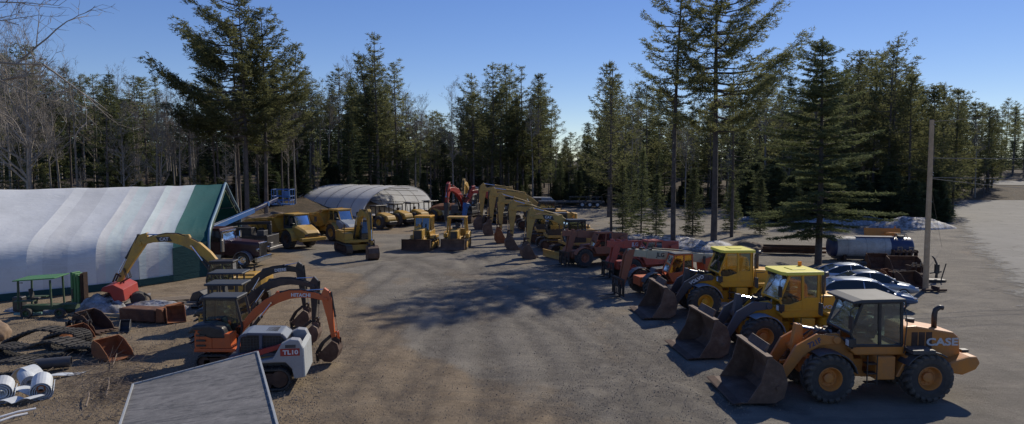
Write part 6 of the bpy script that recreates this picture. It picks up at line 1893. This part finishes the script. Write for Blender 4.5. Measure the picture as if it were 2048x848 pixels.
# distant backdrop rows close the gaps low between trunks
def far_wood():
    r2 = random.Random(5)
    for kx in range(110):
        jx = -150+kx*21.5; Y = depth0(min(2110,max(-70,jx)))+62+r2.uniform(-4, 10); X = (jx-1024)/1396*Y
        h = (CH+(320-(sky(jx)+75))*Y/1400-H(X, Y))*r2.uniform(.72, .98)
        yield X, Y, max(8, h), r2
wood = MB(); 
sp = spruce(random.Random(3), 18, .02, .2, 1.1, .7, .2, k_leaf=4)[1]
for X, Y, h, r2 in far_wood():
    s = h/18; a = r2.uniform(0, 6.28); M = Matrix.Translation((X, Y, H(X, Y))) @ Matrix.Rotation(a, 4, 'Z') @ Matrix.Diagonal((s*1.5, s*1.5, s, 1))
    n = len(wood.v); 
    ca, sa_ = math.cos(a)*s*1.5, math.sin(a)*s*1.5; hz = H(X, Y)
    wood.v += [(X+x*ca-y*sa_, Y+x*sa_+y*ca, hz+z*s) for x, y, z in sp.v]
    wood.f += [(p_[0]+n, p_[1]+n, p_[2]+n) for p_ in sp.f]
w_ = obj('forest', wood, SPRU, None, recalc=False); tag(w_, 'deep evergreen forest closing the view behind the separate trees', 'forest', None, 'stuff')

# ---- trees one can single out
def hero(name, TC, bark, leaf, X, Y, label, cat, rz=0):
    r = tree_obj(name, *TC, bark, leaf); r.location = (X, Y, H(X, Y)-.05); r.rotation_euler.z = rz
    return tag(r, label, cat)
def H_at(px, ytop, Y, X=None):
    X = (px-1024)/1396*Y; return X, CH+(320-ytop)*Y/1400-H(X, Y)
rh = random.Random(21)
toleft = lambda k: (lambda a, v: 1 + k*max(0, -math.cos(a)) - .25*max(0, math.cos(a)))
Y = 78; X, h = H_at(505, -5, Y)
hero('white_pine', pine(rh, h, .36, .23, .40, 1.25, sweep=toleft(1.0), sparse=.06, k_leaf=7, topw=.45, wh=.034), BARK, PINE, X-.6, Y, 'huge pine with long boughs sweeping left above the shed gable', 'pine tree')
X, h = H_at(540, 25, Y+1.5)
hero('white_pine', pine(rh, h, .33, .20, .40, 1.25, sweep=lambda a, v: 1+.15*math.cos(a), sparse=.08, k_leaf=7, topw=.4, wh=.034), BARK, PINE, X-.4, Y+1.5, 'tall pine rising just right of the huge sweeping pine', 'pine tree')
X, h = H_at(480, 60, Y+2.5)
hero('white_pine', pine(rh, h, .5, .19, .42, 1.0, sweep=toleft(.4), k_leaf=6), BARK, PINE, X, Y+2.5, 'third pine of the clump above the shed gable, leftmost trunk', 'pine tree')
for px, yt, Y, b_, w_, lab in ((597, 92, 96, .30, .19, 'rounded pine standing right of the tall clump beside the basket'), (708, 98, 106, .45, .13, 'slender leaning pine with tufted top above the hoop tent'),
                              (757, 70, 106, .38, .15, 'tallest pine above the hoop tent with open layered boughs'), (795, 128, 110, .25, .20, 'broad pine with tiered boughs at the right end of the hoop tent'),
                              (985, 128, 124, .28, .18, 'tall pine at the left of the dense centre clump'), (1012, 132, 127, .3, .18, 'tall pine second in the dense centre clump'), (1045, 138, 126, .3, .18, 'tall pine third in the dense centre clump'),
                              (1078, 150, 126, .2, .2, 'bushy pine at the right end of the dense centre clump'), (945, 150, 124, .35, .18, 'tall pine just left of the centre clump'),
                              (1217, 128, 98, .2, .20, 'pointed pine standing behind the flatbed trailer'), (1628, 95, 104, .2, .15, 'narrow pointed pine rising behind the big dark hemlock'),
                              (1705, 105, 100, .25, .22, 'broad pine behind the hemlock with layered boughs'), (1782, 76, 100, .25, .24, 'widest pine at the right with boughs spreading over the pole'), (1880, 168, 104, .15, .16, 'pointed evergreen by the far end of the snow bank'),
                              (1815, 150, 93, .12, .2, 'low branched evergreen shading the snow bank by the road'), (1862, 175, 92, .1, .2, 'evergreen standing nearest the pole beyond the snow bank'), (1905, 180, 98, .15, .2, 'outermost evergreen where the drive meets the verge'), (1942, 205, 131, .08, .2, 'low boughed pine at the verge just past the drive corner'), (1972, 215, 134, .08, .22, 'last wide boughed pine before the far road strip')):
    X, h = H_at(px, yt, Y)
    lean = (-.07, 0) if 'leaning' in lab else (0, 0)
    if 'leaning' in lab: X += 2.6
    hero('white_pine', pine(rh, h, b_, w_, .46, 1.0, lean=lean, k_leaf=6), BARK, PINE, X, Y, lab, 'pine tree')
# near pair that shades the yard
p = g(1346, 494); X, Y = p.x, p.y
hero('white_pine', pine(rh, 27, .40, .150, .27, 1.1, lean=(.012,0), sparse=.14, k_leaf=7, r0=.27, sweep=toleft(.15), wh=.028), BARKD, PINE, X, Y, 'tall slim pine trunk rising out of frame, left of the near pair', 'pine tree')
p = g(1427, 495); X, Y = p.x, p.y
hero('white_pine', pine(rh, 29, .36, .19, .27, 1.15, lean=(.004,0), sparse=.10, k_leaf=8, r0=.34, sweep=lambda a, v: 1+.45*max(0, math.cos(a))*(1-v), wh=.030), BARKD, PINE, X, Y, 'tall thick trunked pine with long boughs reaching right, right of the near pair', 'pine tree')
p = g(1482, 480); X, Y = p.x, p.y+3
hero('white_pine', pine(rh, 17, .3, .17, .32, .7, sparse=.3, k_leaf=5, r0=.2), BARKD, HEML, X, Y, 'thinner pine trunk standing right of the thick trunked pine', 'pine tree')
p = g(1636, 527); X, Y = p.x, p.y
hero('hemlock_tree', spruce(rh, 17.0, .13, .31, .27, 1.3, .22, .30, k_leaf=8, gaps=.12, rag=(.3,1.35), tp=.72), BARKD, HEML, X, Y, 'big dark hemlock with drooping boughs over the parked cars', 'hemlock tree')
p = g(1222, 470); X, Y = p.x, p.y
hero('white_pine', pine(rh, 17.5, .30, .20, .32, .8, sparse=.3, k_leaf=5, r0=.16), BARKD, PINE, X, Y, 'thin pine at the yard edge above the brown telehandler', 'pine tree')
for px, py, h, w_, lab in ((1245, 470, 7.5, .2, 'bushy young hemlock at the foot of the thin pine'), (1282, 474, 9, .17, 'young hemlock between the thin pine and the tall slim pine'), (1312, 478, 6.5, .22, 'small dense fir left of the tall slim pine'),
                          (1262, 452, 8.5, .2, 'young hemlock standing just behind the bushy one'), (1385, 470, 7, .22, 'young fir between the two near pine trunks'), (1462, 462, 6, .25, 'young fir right of the thick pine trunk'), (1520, 468, 6, .24, 'low young hemlock near the steel beams')):
    p = g(px, py)
    hero('young_hemlock', spruce(rh, h, .04, w_, .24, .9, .2, k_leaf=5, gaps=.2), BARKD, HEML, p.x, p.y, lab, 'young tree')
# bare hero trees on the left
X, h = H_at(85, 20, 62)
hero('bare_tree', bare(rh, 19, .30, .62, 1, 6, (.02,0), .25), GREYB, GREYB, X-1.2, 62, 'large bare grey tree with spreading limbs at the left of the shed', 'bare tree')
X, h = H_at(70, 40, 82)
hero('white_pine', pine(rh, 20, .25, .24, .42, 1.0, k_leaf=6), BARK, PINE, X, 82, 'dark pine behind the large bare tree', 'pine tree')
X, h = H_at(232, 122, 78)
hero('spruce_tree', spruce(rh, 16.5, .15, .24, .34, 1.0, .1, k_leaf=6, gaps=.15), BARKD, HEML, X, 78, 'layered dark evergreen standing apart behind the shed ridge', 'spruce tree')
for px, Y, h, lab in ((250, 72, 13, 'slim pale bare trunk beside the layered evergreen'), (322, 74, 14, 'pale bare trunk among thin poles behind the shed ridge'), (362, 76, 15.5, 'bare tree with upright forks left of the huge pine'),
                      (392, 79, 15, 'bare tree closest to the huge pine trunks'), (905, 118, 22, 'fine twigged bare tree beside the centre pines'), (1262, 112, 20, 'bare tree rising behind the pointed pine')):
    X = (px-1024)/1396*Y
    hero('bare_tree', bare(rh, h, .14, .42, 1, 5, (rh.uniform(-.05,.05),0), .35), GREYB, GREYB, X, Y, lab, 'bare tree')
# near twigs reaching in at the top corner: a bare tree standing just outside the frame
T, C = MB(), MB()
def limb(p, d, L, r, dep, r3):
    pts = [p]; q = p.copy(); dd = d.copy()
    for i in range(5):
        dd = (dd+Vector((r3.gauss(0,.10), r3.gauss(0,.10), r3.gauss(.01,.08)))).normalized(); q = q+dd*L/5; pts.append(q.copy())
    (C if dep < 3 else T).tube(pts, r, 4, r*.5, cap=False)
    if dep:
        for k in range(3):
            sd = dd.orthogonal(); sd.rotate(Matrix.Rotation(r3.uniform(0,6.28), 3, dd))
            limb(pts[r3.randint(2,5)], (dd+sd*r3.uniform(.4,.8)).normalized(), L*r3.uniform(.45,.7), max(.006, r*.5), dep-1, r3)
r3 = random.Random(9)
T.tube([Vector((0,0,-.5)), Vector((.1,0,4)), Vector((.3,.1,9)), Vector((.2,.1,13))], .22, 8, .08)
for z, d, L in ((9.6, (1,.25,.18), 3.0), (10.6, (.95,.3,.12), 3.4), (11.4, (.9,-.1,.5), 2.8), (8.8, (-1,.2,.3), 3), (12.4, (.2,.8,.8), 2.5), (12.0, (.8,.3,.25), 3.0)):
    limb(Vector((.3,.1,z)), Vector(d).normalized(), L, .06, 4, r3)
hero('bare_tree', (T, C), GREYB, GREYB, -17.8, 20.5, 'bare branches with a few dry leaves reaching in at the top corner', 'bare tree')
# ================================================================ GROUND
def axis(segs):
    out = []
    for a, b_, st in segs:
        x = a
        while x < b_-1e-6: out.append(x); x += st
    out.append(segs[-1][1]); return out
xs = axis([(-1500,-300,300),(-300,-110,40),(-110,-60,5),(-60,-30,1.0),(-30,-14,.45),(-14,22,.27),(22,32,.45),(32,70,1.2),(70,140,3),(140,300,40),(300,1500,300)])
ys = axis([(-300,0,60),(0,10,2),(10,44,.27),(44,45,.45),(45,75,.8),(75,190,1.8),(190,260,8),(260,500,60),(500,2000,300)])
def seg_d(x, y, ax_, ay, bx, by):
    dx, dy = bx-ax_, by-ay; t = max(0, min(1, ((x-ax_)*dx+(y-ay)*dy)/(dx*dx+dy*dy))); return math.hypot(x-ax_-t*dx, y-ay-t*dy)
ruts = []
for pts in ([(560,760),(700,640),(880,560),(1010,520)], [(640,848),(760,700),(860,590),(900,520)], [(830,848),(870,740),(900,640),(860,540),(760,510)], [(1130,848),(1150,760),(1240,680),(1340,640)],
            [(1400,760),(1230,740),(1090,800),(1020,848)], [(1000,848),(1010,740),(960,640),(870,560),(800,520)], [(1300,848),(1180,745),(1130,650),(1010,570)], [(700,848),(640,770),(600,700),(640,600),(760,530)], [(1480,820),(1330,770),(1190,690)],
            [(1240,700),(1120,620),(980,560),(900,500)], [(1330,800),(1200,700),(1060,630)], [(600,540),(720,520),(820,510)]):
    q = [g(*p) for p in pts]
    for off in (0, 1.9): ruts += [(q[i].x+off, q[i].y, q[i+1].x+off, q[i+1].y) for i in range(len(q)-1)]
L_ = [(13.2, 5), (14.2, 16), (16.8, 22), (19.8, 27), (24.0, 33.5), (29.0, 43), (36, 56), (45, 72), (56, 92), (66, 110), (76, 121)]
def road_edge(y):
    for (a, b_), (c_, d_) in zip(L_, L_[1:]):
        if b_ <= y <= d_: return a+(c_-a)*(y-b_)/(d_-b_)
    return 1e3 if y > 60 else 13
V, A1, A2 = [], [], []
for y in ys:
    for x in xs:
        h = H(x, y); tan = 0.0; wet = 0.0
        if 8 < y < 110 and -40 < x < 45:
            onr = 1-sstep(-3.0, -1.0, x-road_edge(y))
            h += onr*(.05*noise.noise(Vector((x*.5, y*.5, 0)))+.025*noise.noise(Vector((x*1.7, y*1.7, 4))))
            h -= .05*onr
            if y < 62 and -16 < x < 24:
                d = min([seg_d(x, y, *r_) for r_ in ruts if min(r_[1], r_[3])-1 < y < max(r_[1], r_[3])+1] or [9]); wet = 1 - sstep(.16, .46, d); h -= .06*wet*(1+.5*noise.noise(Vector((x*3,y*3,9))))
            # zones: tan soil along the bottom and left, grey gravel in the middle
            px = 1024+1396*x/y; py = 320+1400*CH/y
            nn = noise.noise(Vector((x*.22, y*.22, 5)))*90 + noise.noise(Vector((x*.9, y*.9, 5)))*30
            edge = 700 + (py-560)*.95 + nn             # left boundary of the grey
            if py < 560: edge = 700 - (560-py)*2.4 + nn
            tan = sstep(70, -60, px-edge)
            tan = max(tan, sstep(740, 830, py + nn*.5)*.9*sstep(1250, 1000, px+nn))
            tan = max(tan, sstep(72, 76, y)*sstep(84, 80, y)*sstep(-3, -7, x)*.9)
            tan = max(tan, .45*sstep(.1, .5, noise.noise(Vector((x*.35, y*.18, 8)))))
        V.append((x, y, h)); A1.append(tan); A2.append(wet)
nx = len(xs); Fc = [(j*nx+i, j*nx+i+1, (j+1)*nx+i+1, (j+1)*nx+i) for j in range(len(ys)-1) for i in range(nx-1)]
me = bpy.data.meshes.new('ground'); me.from_pydata(V, [], Fc); me.update()
me.polygons.foreach_set('use_smooth', [True]*len(me.polygons))
for nm, A_ in (('tan', A1), ('rut', A2)):
    at_ = me.attributes.new(nm, 'FLOAT', 'POINT'); at_.data.foreach_set('value', A_)
m, nt, b, out = new_mat('yard_ground'); v = gpos(nt)
ta = N(nt, 'ShaderNodeAttribute', attribute_name='tan').outputs['Fac']; ru = N(nt, 'ShaderNodeAttribute', attribute_name='rut').outputs['Fac']
grey = ramp(nt, nz(nt, v, .35, 10, .65), [(.3, (.132,.118,.096)), (.5, (.190,.170,.138)), (.7, (.26,.232,.185))])
tanc = ramp(nt, nz(nt, v, .8, 10, .7), [(.3, (.150,.112,.072)), (.5, (.225,.172,.112)), (.72, (.30,.235,.155))])
n1 = nz(nt, v, 1.2, 9, .7)
f = N(nt, 'ShaderNodeMath', operation='ADD'); nt.links.new(ta, f.inputs[0]); 
f0 = N(nt, 'ShaderNodeMath', operation='MULTIPLY_ADD'); nt.links.new(n1, f0.inputs[0]); f0.inputs[1].default_value = .9; f0.inputs[2].default_value = -.45; nt.links.new(f0.outputs[0], f.inputs[1])
fr = ramp(nt, f.outputs[0], [(.28, (0,0,0)), (.72, (1,1,1))])
c1 = mixc(nt, fr, grey, tanc)
c1 = mixc(nt, ramp(nt, nz(nt, v, 25, 5, .8), [(.30, (.4,.4,.4)), (.45, (0,0,0)), (.46, (0,0,0))]), c1, (.055,.045,.036))
c1 = mixc(nt, ramp(nt, nz(nt, v, 38, 4, .8), [(.60, (0,0,0)), (.72, (.6,.6,.6))]), c1, (.34,.30,.25))
rr2 = N(nt, 'ShaderNodeMath', operation='MULTIPLY'); nt.links.new(ru, rr2.inputs[0]); nt.links.new(ramp(nt, nz(nt, v, 2.5, 7, .7), [(.35, (.1,.1,.1)), (.6, (.55,.55,.55))]), rr2.inputs[1])
c1 = mixc(nt, rr2.outputs[0], c1, (.065,.055,.048))
# tyre-combed streaks
mp = N(nt, 'ShaderNodeMapping'); mp.inputs['Rotation'].default_value = (0,0,R(-28)); mp.inputs['Scale'].default_value = (.12, 2.0, 1); nt.links.new(v, mp.inputs[0])
c1 = mixc(nt, ramp(nt, nz(nt, mp.outputs[0], 1.2, 9, .7, .6), [(.50, (0,0,0)), (.66, (.35,.35,.35))]), c1, (.085,.078,.072))
# leaf litter in the woods by height/distance
sx_ = N(nt, 'ShaderNodeSeparateXYZ'); nt.links.new(v, sx_.inputs[0])
lit = ramp(nt, nz(nt, v, .9, 9, .7), [(.3, (.035,.030,.020)), (.55, (.075,.055,.035)), (.75, (.15,.105,.065))])
fy = N(nt, 'ShaderNodeMapRange'); nt.links.new(sx_.outputs[1], fy.inputs[0]); fy.inputs[1].default_value = 108; fy.inputs[2].default_value = 116
zl = N(nt, 'ShaderNodeMapRange'); nt.links.new(sx_.outputs[2], zl.inputs[0]); zl.inputs[1].default_value = .7; zl.inputs[2].default_value = 1.4
mxx = N(nt, 'ShaderNodeMath', operation='MAXIMUM'); nt.links.new(fy.outputs[0], mxx.inputs[0]); nt.links.new(zl.outputs[0], mxx.inputs[1])
c1 = mixc(nt, mxx.outputs[0], c1, lit)
nt.links.new(c1, b.inputs['Base Color']); b.inputs['Roughness'].default_value = .92; b.inputs['Specular IOR Level'].default_value = .25
hb = N(nt, 'ShaderNodeMath', operation='ADD'); nt.links.new(nz(nt, v, 9, 10, .8), hb.inputs[0]); nt.links.new(nz(nt, v, 2.2, 8, .7), hb.inputs[1])
bump(nt, b, hb.outputs[0], .75, .09)
me.materials.append(m)
gd = bpy.data.objects.new('ground', me); col.objects.link(gd); tag(gd, 'hard packed dirt and gravel yard with tyre ruts', kind='structure')

# ---- roads
def sheet(name, pts_l, pts_r, m, label, dz=.012, n=60, cols=10, rag=0.0, kind='structure'):
    e = MB(); ED = []
    def lerp_line(P_, t):
        t *= len(P_)-1; k = min(len(P_)-2, int(t)); f_ = t-k; return Vector(P_[k]).lerp(Vector(P_[k+1]), f_)
    for i in range(n+1):
        a, b_ = lerp_line(pts_l, i/n), lerp_line(pts_r, i/n)
        a = a + Vector((rag*noise.noise(Vector((a.x*.5, a.y*.5, 2)))+rag*.4*noise.noise(Vector((a.x*2, a.y*2, 2))), 0))
        for j in range(cols+1):
            q = a.lerp(b_, j/cols); ED.append((q-a).length); e.v.append((q.x, q.y, H(q.x, q.y)+dz))
    for i in range(n):
        for j in range(cols): e.f.append((i*(cols+1)+j, i*(cols+1)+j+1, (i+1)*(cols+1)+j+1, (i+1)*(cols+1)+j))
    o = obj(name, e, m, None, smooth=True); at_ = o.data.attributes.new('edge', 'FLOAT', 'POINT'); at_.data.foreach_set('value', ED if name == 'road' else [9.0]*len(ED))
    return tag(o, label, kind=kind)
m, nt, b, out = new_mat('old_asphalt'); v = gpos(nt)
c1 = ramp(nt, nz(nt, v, .3, 10, .68), [(.3, (.130,.126,.112)), (.5, (.160,.154,.138)), (.72, (.195,.187,.168))])
c1 = mixc(nt, ramp(nt, nz(nt, v, 40, 3, .8), [(.5, (0,0,0)), (.7, (.4,.4,.4))]), c1, (.20,.192,.175))
vo = N(nt, 'ShaderNodeTexVoronoi', feature='DISTANCE_TO_EDGE'); vo.inputs['Scale'].default_value = .42
nd = N(nt, 'ShaderNodeTexNoise'); nd.inputs['Scale'].default_value = 1.3; nd.inputs['Detail'].default_value = 6; nt.links.new(v, nd.inputs[0])
av = N(nt, 'ShaderNodeVectorMath', operation='MULTIPLY_ADD'); nt.links.new(nd.outputs[1], av.inputs[0]); av.inputs[1].default_value = (1.3,1.3,0); nt.links.new(v, av.inputs[2]); nt.links.new(av.outputs[0], vo.inputs['Vector'])
cr = ramp(nt, vo.outputs[0], [(.0, (1,1,1)), (.012, (.6,.6,.6)), (.025, (0,0,0))])
ms = N(nt, 'ShaderNodeMath', operation='MULTIPLY'); nt.links.new(cr, ms.inputs[0]); nt.links.new(ramp(nt, nz(nt, v, .16, 3, .5), [(.42, (0,0,0)), (.55, (.8,.8,.8))]), ms.inputs[1])
c1 = mixc(nt, ms.outputs[0], c1, (.055,.05,.045))
nt.links.new(c1, b.inputs['Base Color']); b.inputs['Roughness'].default_value = .88
bump(nt, b, nz(nt, v, 60, 5, .7), .3, .01); ASPH = m
ea = N(nt, 'ShaderNodeAttribute', attribute_name='edge').outputs['Fac']
q1 = N(nt, 'ShaderNodeMath', operation='MULTIPLY_ADD'); nt.links.new(nz(nt, v, .9, 9, .75), q1.inputs[0]); q1.inputs[1].default_value = 9.0; q1.inputs[2].default_value = -6.2
q2 = N(nt, 'ShaderNodeMath', operation='ADD'); nt.links.new(ea, q2.inputs[0]); nt.links.new(q1.outputs[0], q2.inputs[1])
q3 = N(nt, 'ShaderNodeMapRange'); nt.links.new(q2.outputs[0], q3.inputs[0]); q3.inputs[1].default_value = -.2; q3.inputs[2].default_value = 1.6
tr_ = N(nt, 'ShaderNodeBsdfTransparent'); mx_ = N(nt, 'ShaderNodeMixShader'); nt.links.new(q3.outputs[0], mx_.inputs[0]); nt.links.new(tr_.outputs[0], mx_.inputs[1]); nt.links.new(b.outputs[0], mx_.inputs[2]); nt.links.new(mx_.outputs[0], out.inputs[0])
R_ = [(60, 5), (60, 16), (62, 22), (64, 27), (66, 33.5), (70, 43), (76, 56), (86, 72), (98, 92), (112, 110), (120, 121)]
sheet('road', L_, R_, ASPH, 'wide pale cracked asphalt drive curving away to the right', .03, 130, 40, 1.6)
sheet('far_road', [(104, 150), (135, 143), (175, 140)], [(106, 162), (138, 155), (178, 152)], ASPH, 'stretch of main road beyond the brown verge', .08, 40, 8)

# ---- stones, twigs, litter
rs = random.Random(4)
def stones(name, label, n, fn, s0, s1, m):
    e = MB()
    for _ in range(n):
        x, y = fn(); s = rs.uniform(s0, s1)*(1 if rs.random() < .93 else 2.0)
        z = H(x, y); k = 5; a0 = rs.uniform(0, 6); b0 = len(e.v)
        for i in range(k): a = a0+2*PI*i/k; q = s*rs.uniform(.7,1.2); e.v.append((x+q*math.cos(a), y+q*math.sin(a)*.9, z-.01))
        for i in range(k): a = a0+2*PI*i/k; q = s*rs.uniform(.4,.8); e.v.append((x+q*math.cos(a), y+q*math.sin(a)*.9, z+s*rs.uniform(.5,.9)+.015))
        for i in range(k): j = (i+1)%k; e.f.append((b0+i, b0+j, b0+k+j, b0+k+i))
        e.f.append(tuple(b0+k+i for i in range(k)))
    return tag(obj(name, e, m, None, recalc=False), label, 'gravel', None, 'stuff')
STN = rust('loose_stone', (.26,.215,.165), (.17,.14,.11), (.38,.33,.28), .9)
def on_bank():
    while True:
        p = g(rs.uniform(0, 640), rs.uniform(640, 846))
        if p.x < -4: return p.x, p.y
def on_yard():
    p = g(rs.uniform(560, 1500), rs.uniform(560, 846)); return p.x, p.y
stones('gravel', 'loose stones scattered over the bank of soil', 6000, on_bank, .006, .020, STN)
stones('gravel', 'loose stones scattered over the open yard', 3600, on_yard, .005, .014, STN)
clods = rust('dirt_clod', (.24,.20,.155), (.16,.13,.10), (.32,.28,.22), .95)
def by_ruts():
    while True:
        r_ = rs.choice(ruts); u = rs.random(); x, y = r_[0]+(r_[2]-r_[0])*u+rs.gauss(0, .35), r_[1]+(r_[3]-r_[1])*u+rs.gauss(0, .35)
        if 15 < y < 48: return x, y
stones('dirt_clods', 'crumbled clods of dirt thrown up along the tyre ruts', 2200, by_ruts, .006, .018, clods)
TW = rust('dry_twig', (.20,.155,.115), (.11,.085,.065), (.32,.27,.22), .9)
e = MB()
for _ in range(620):
    px, py = rs.gauss(215, 50), rs.gauss(765, 32); p = gz(max(20, px), max(690, py)); a = rs.uniform(0, 6.28) if rs.random() < .5 else rs.gauss(.5, .5); L = rs.uniform(.2, 1.1)
    z = H(p.x, p.y)+abs(rs.gauss(0, .06)); pts = [Vector((p.x, p.y, z))]; d = Vector((math.cos(a), math.sin(a), rs.gauss(.10, .22)))
    for i in range(4): d = (d+Vector((rs.gauss(0,.18), rs.gauss(0,.18), rs.gauss(-.03,.12)))).normalized(); q = pts[-1]+d*L/4; q.z = max(q.z, H(q.x, q.y)+.01); pts.append(q)
    e.tube(pts, rs.uniform(.004, .011), 4, .003, cap=False)
tag(obj('twigs', e, TW, None, recalc=False, smooth=True), 'tangle of dry twigs and brush on the soil by the grey roof', 'brush', None, 'stuff')
for i, (a_, b_, r_, lb) in enumerate((((212, 795), (218, 762), .035, 'pale dead branch upright in the twig tangle'), ((172, 815), (178, 790), .03, 'short dead stick lying below the twig tangle'), ((225, 735), (236, 700), .02, 'thin forked branch in front of the rusty toothless bucket'))):
    A_, B_ = gp(*a_, .04), gp(*b_, .12)
    M_ = (A_+B_)/2+Vector((.05,0,.06))
    tag(obj('dead_branch', MB().tube([A_, M_, B_], r_, 6, r_*.5).tube([M_, M_+Vector((.2,.2,.15))], r_*.5, 5, .006), TW), lb, 'branch')
# wood litter on the forest floor
e = MB()
for _ in range(500):
    jx = rs.uniform(-50, 1880); Y = depth0(jx)+rs.uniform(-4, 14); X = (jx-1024)/1396*Y; a = rs.uniform(0, 6.28); L = rs.uniform(.8, 3.2)
    z = H(X, Y)+.05; e.tube([(X, Y, z), (X+math.cos(a)*L, Y+math.sin(a)*L, H(X+math.cos(a)*L, Y+math.sin(a)*L)+rs.uniform(.05, .6))], rs.uniform(.02, .07), 4, .02)
tag(obj('deadwood', e, GREYB, None, recalc=False), 'fallen dead wood on the forest floor behind the yard', 'dead wood', None, 'stuff')

# ================================================================ CAMERA, LIGHT, WORLD
cam = bpy.data.cameras.new('camera'); co = bpy.data.objects.new('camera', cam); col.objects.link(co)
cam.sensor_width = 36; cam.lens = 36*F/2048; cam.clip_end = 5000; cam.clip_start = .1
co.location = (0, 0, CH); co.rotation_euler = (PI/2-PITCH, 0, 0); sc.camera = co
sun = bpy.data.lights.new('sun', 'SUN'); so = bpy.data.objects.new('sun', sun); col.objects.link(so)
EL = R(37); dirv = Vector((.63*math.cos(EL), .777*math.cos(EL), math.sin(EL))).normalized()
so.rotation_euler = dirv.to_track_quat('Z', 'Y').to_euler(); sun.energy = 3.6; sun.angle = R(.55); sun.color = (1, .91, .76)
w = bpy.data.worlds.new('World'); sc.world = w; w.use_nodes = True; nt = w.node_tree; bg = nt.nodes['Background']
s = nt.nodes.new('ShaderNodeTexSky'); s.sky_type = 'NISHITA'; s.sun_disc = False; s.sun_elevation = EL; s.sun_rotation = math.atan2(dirv.x, dirv.y)
s.ozone_density = 4.0; s.air_density = 1.0; s.dust_density = .1; s.altitude = 1800
hs = nt.nodes.new('ShaderNodeHueSaturation'); hs.inputs['Saturation'].default_value = 1.36; hs.inputs['Hue'].default_value = .52
gm = nt.nodes.new('ShaderNodeGamma'); gm.inputs[1].default_value = .72; nt.links.new(s.outputs[0], gm.inputs[0]); nt.links.new(gm.outputs[0], hs.inputs['Color']); nt.links.new(hs.outputs[0], bg.inputs[0]); bg.inputs[1].default_value = .15
sc.view_settings.view_transform = 'Standard'; sc.view_settings.look = 'None'; sc.view_settings.exposure = .2; sc.view_settings.gamma = 1
sc.cycles.max_bounces = 6; sc.cycles.transparent_max_bounces = 16; sc.cycles.diffuse_bounces = 4; sc.cycles.glossy_bounces = 2
sc.cycles.use_denoising = True
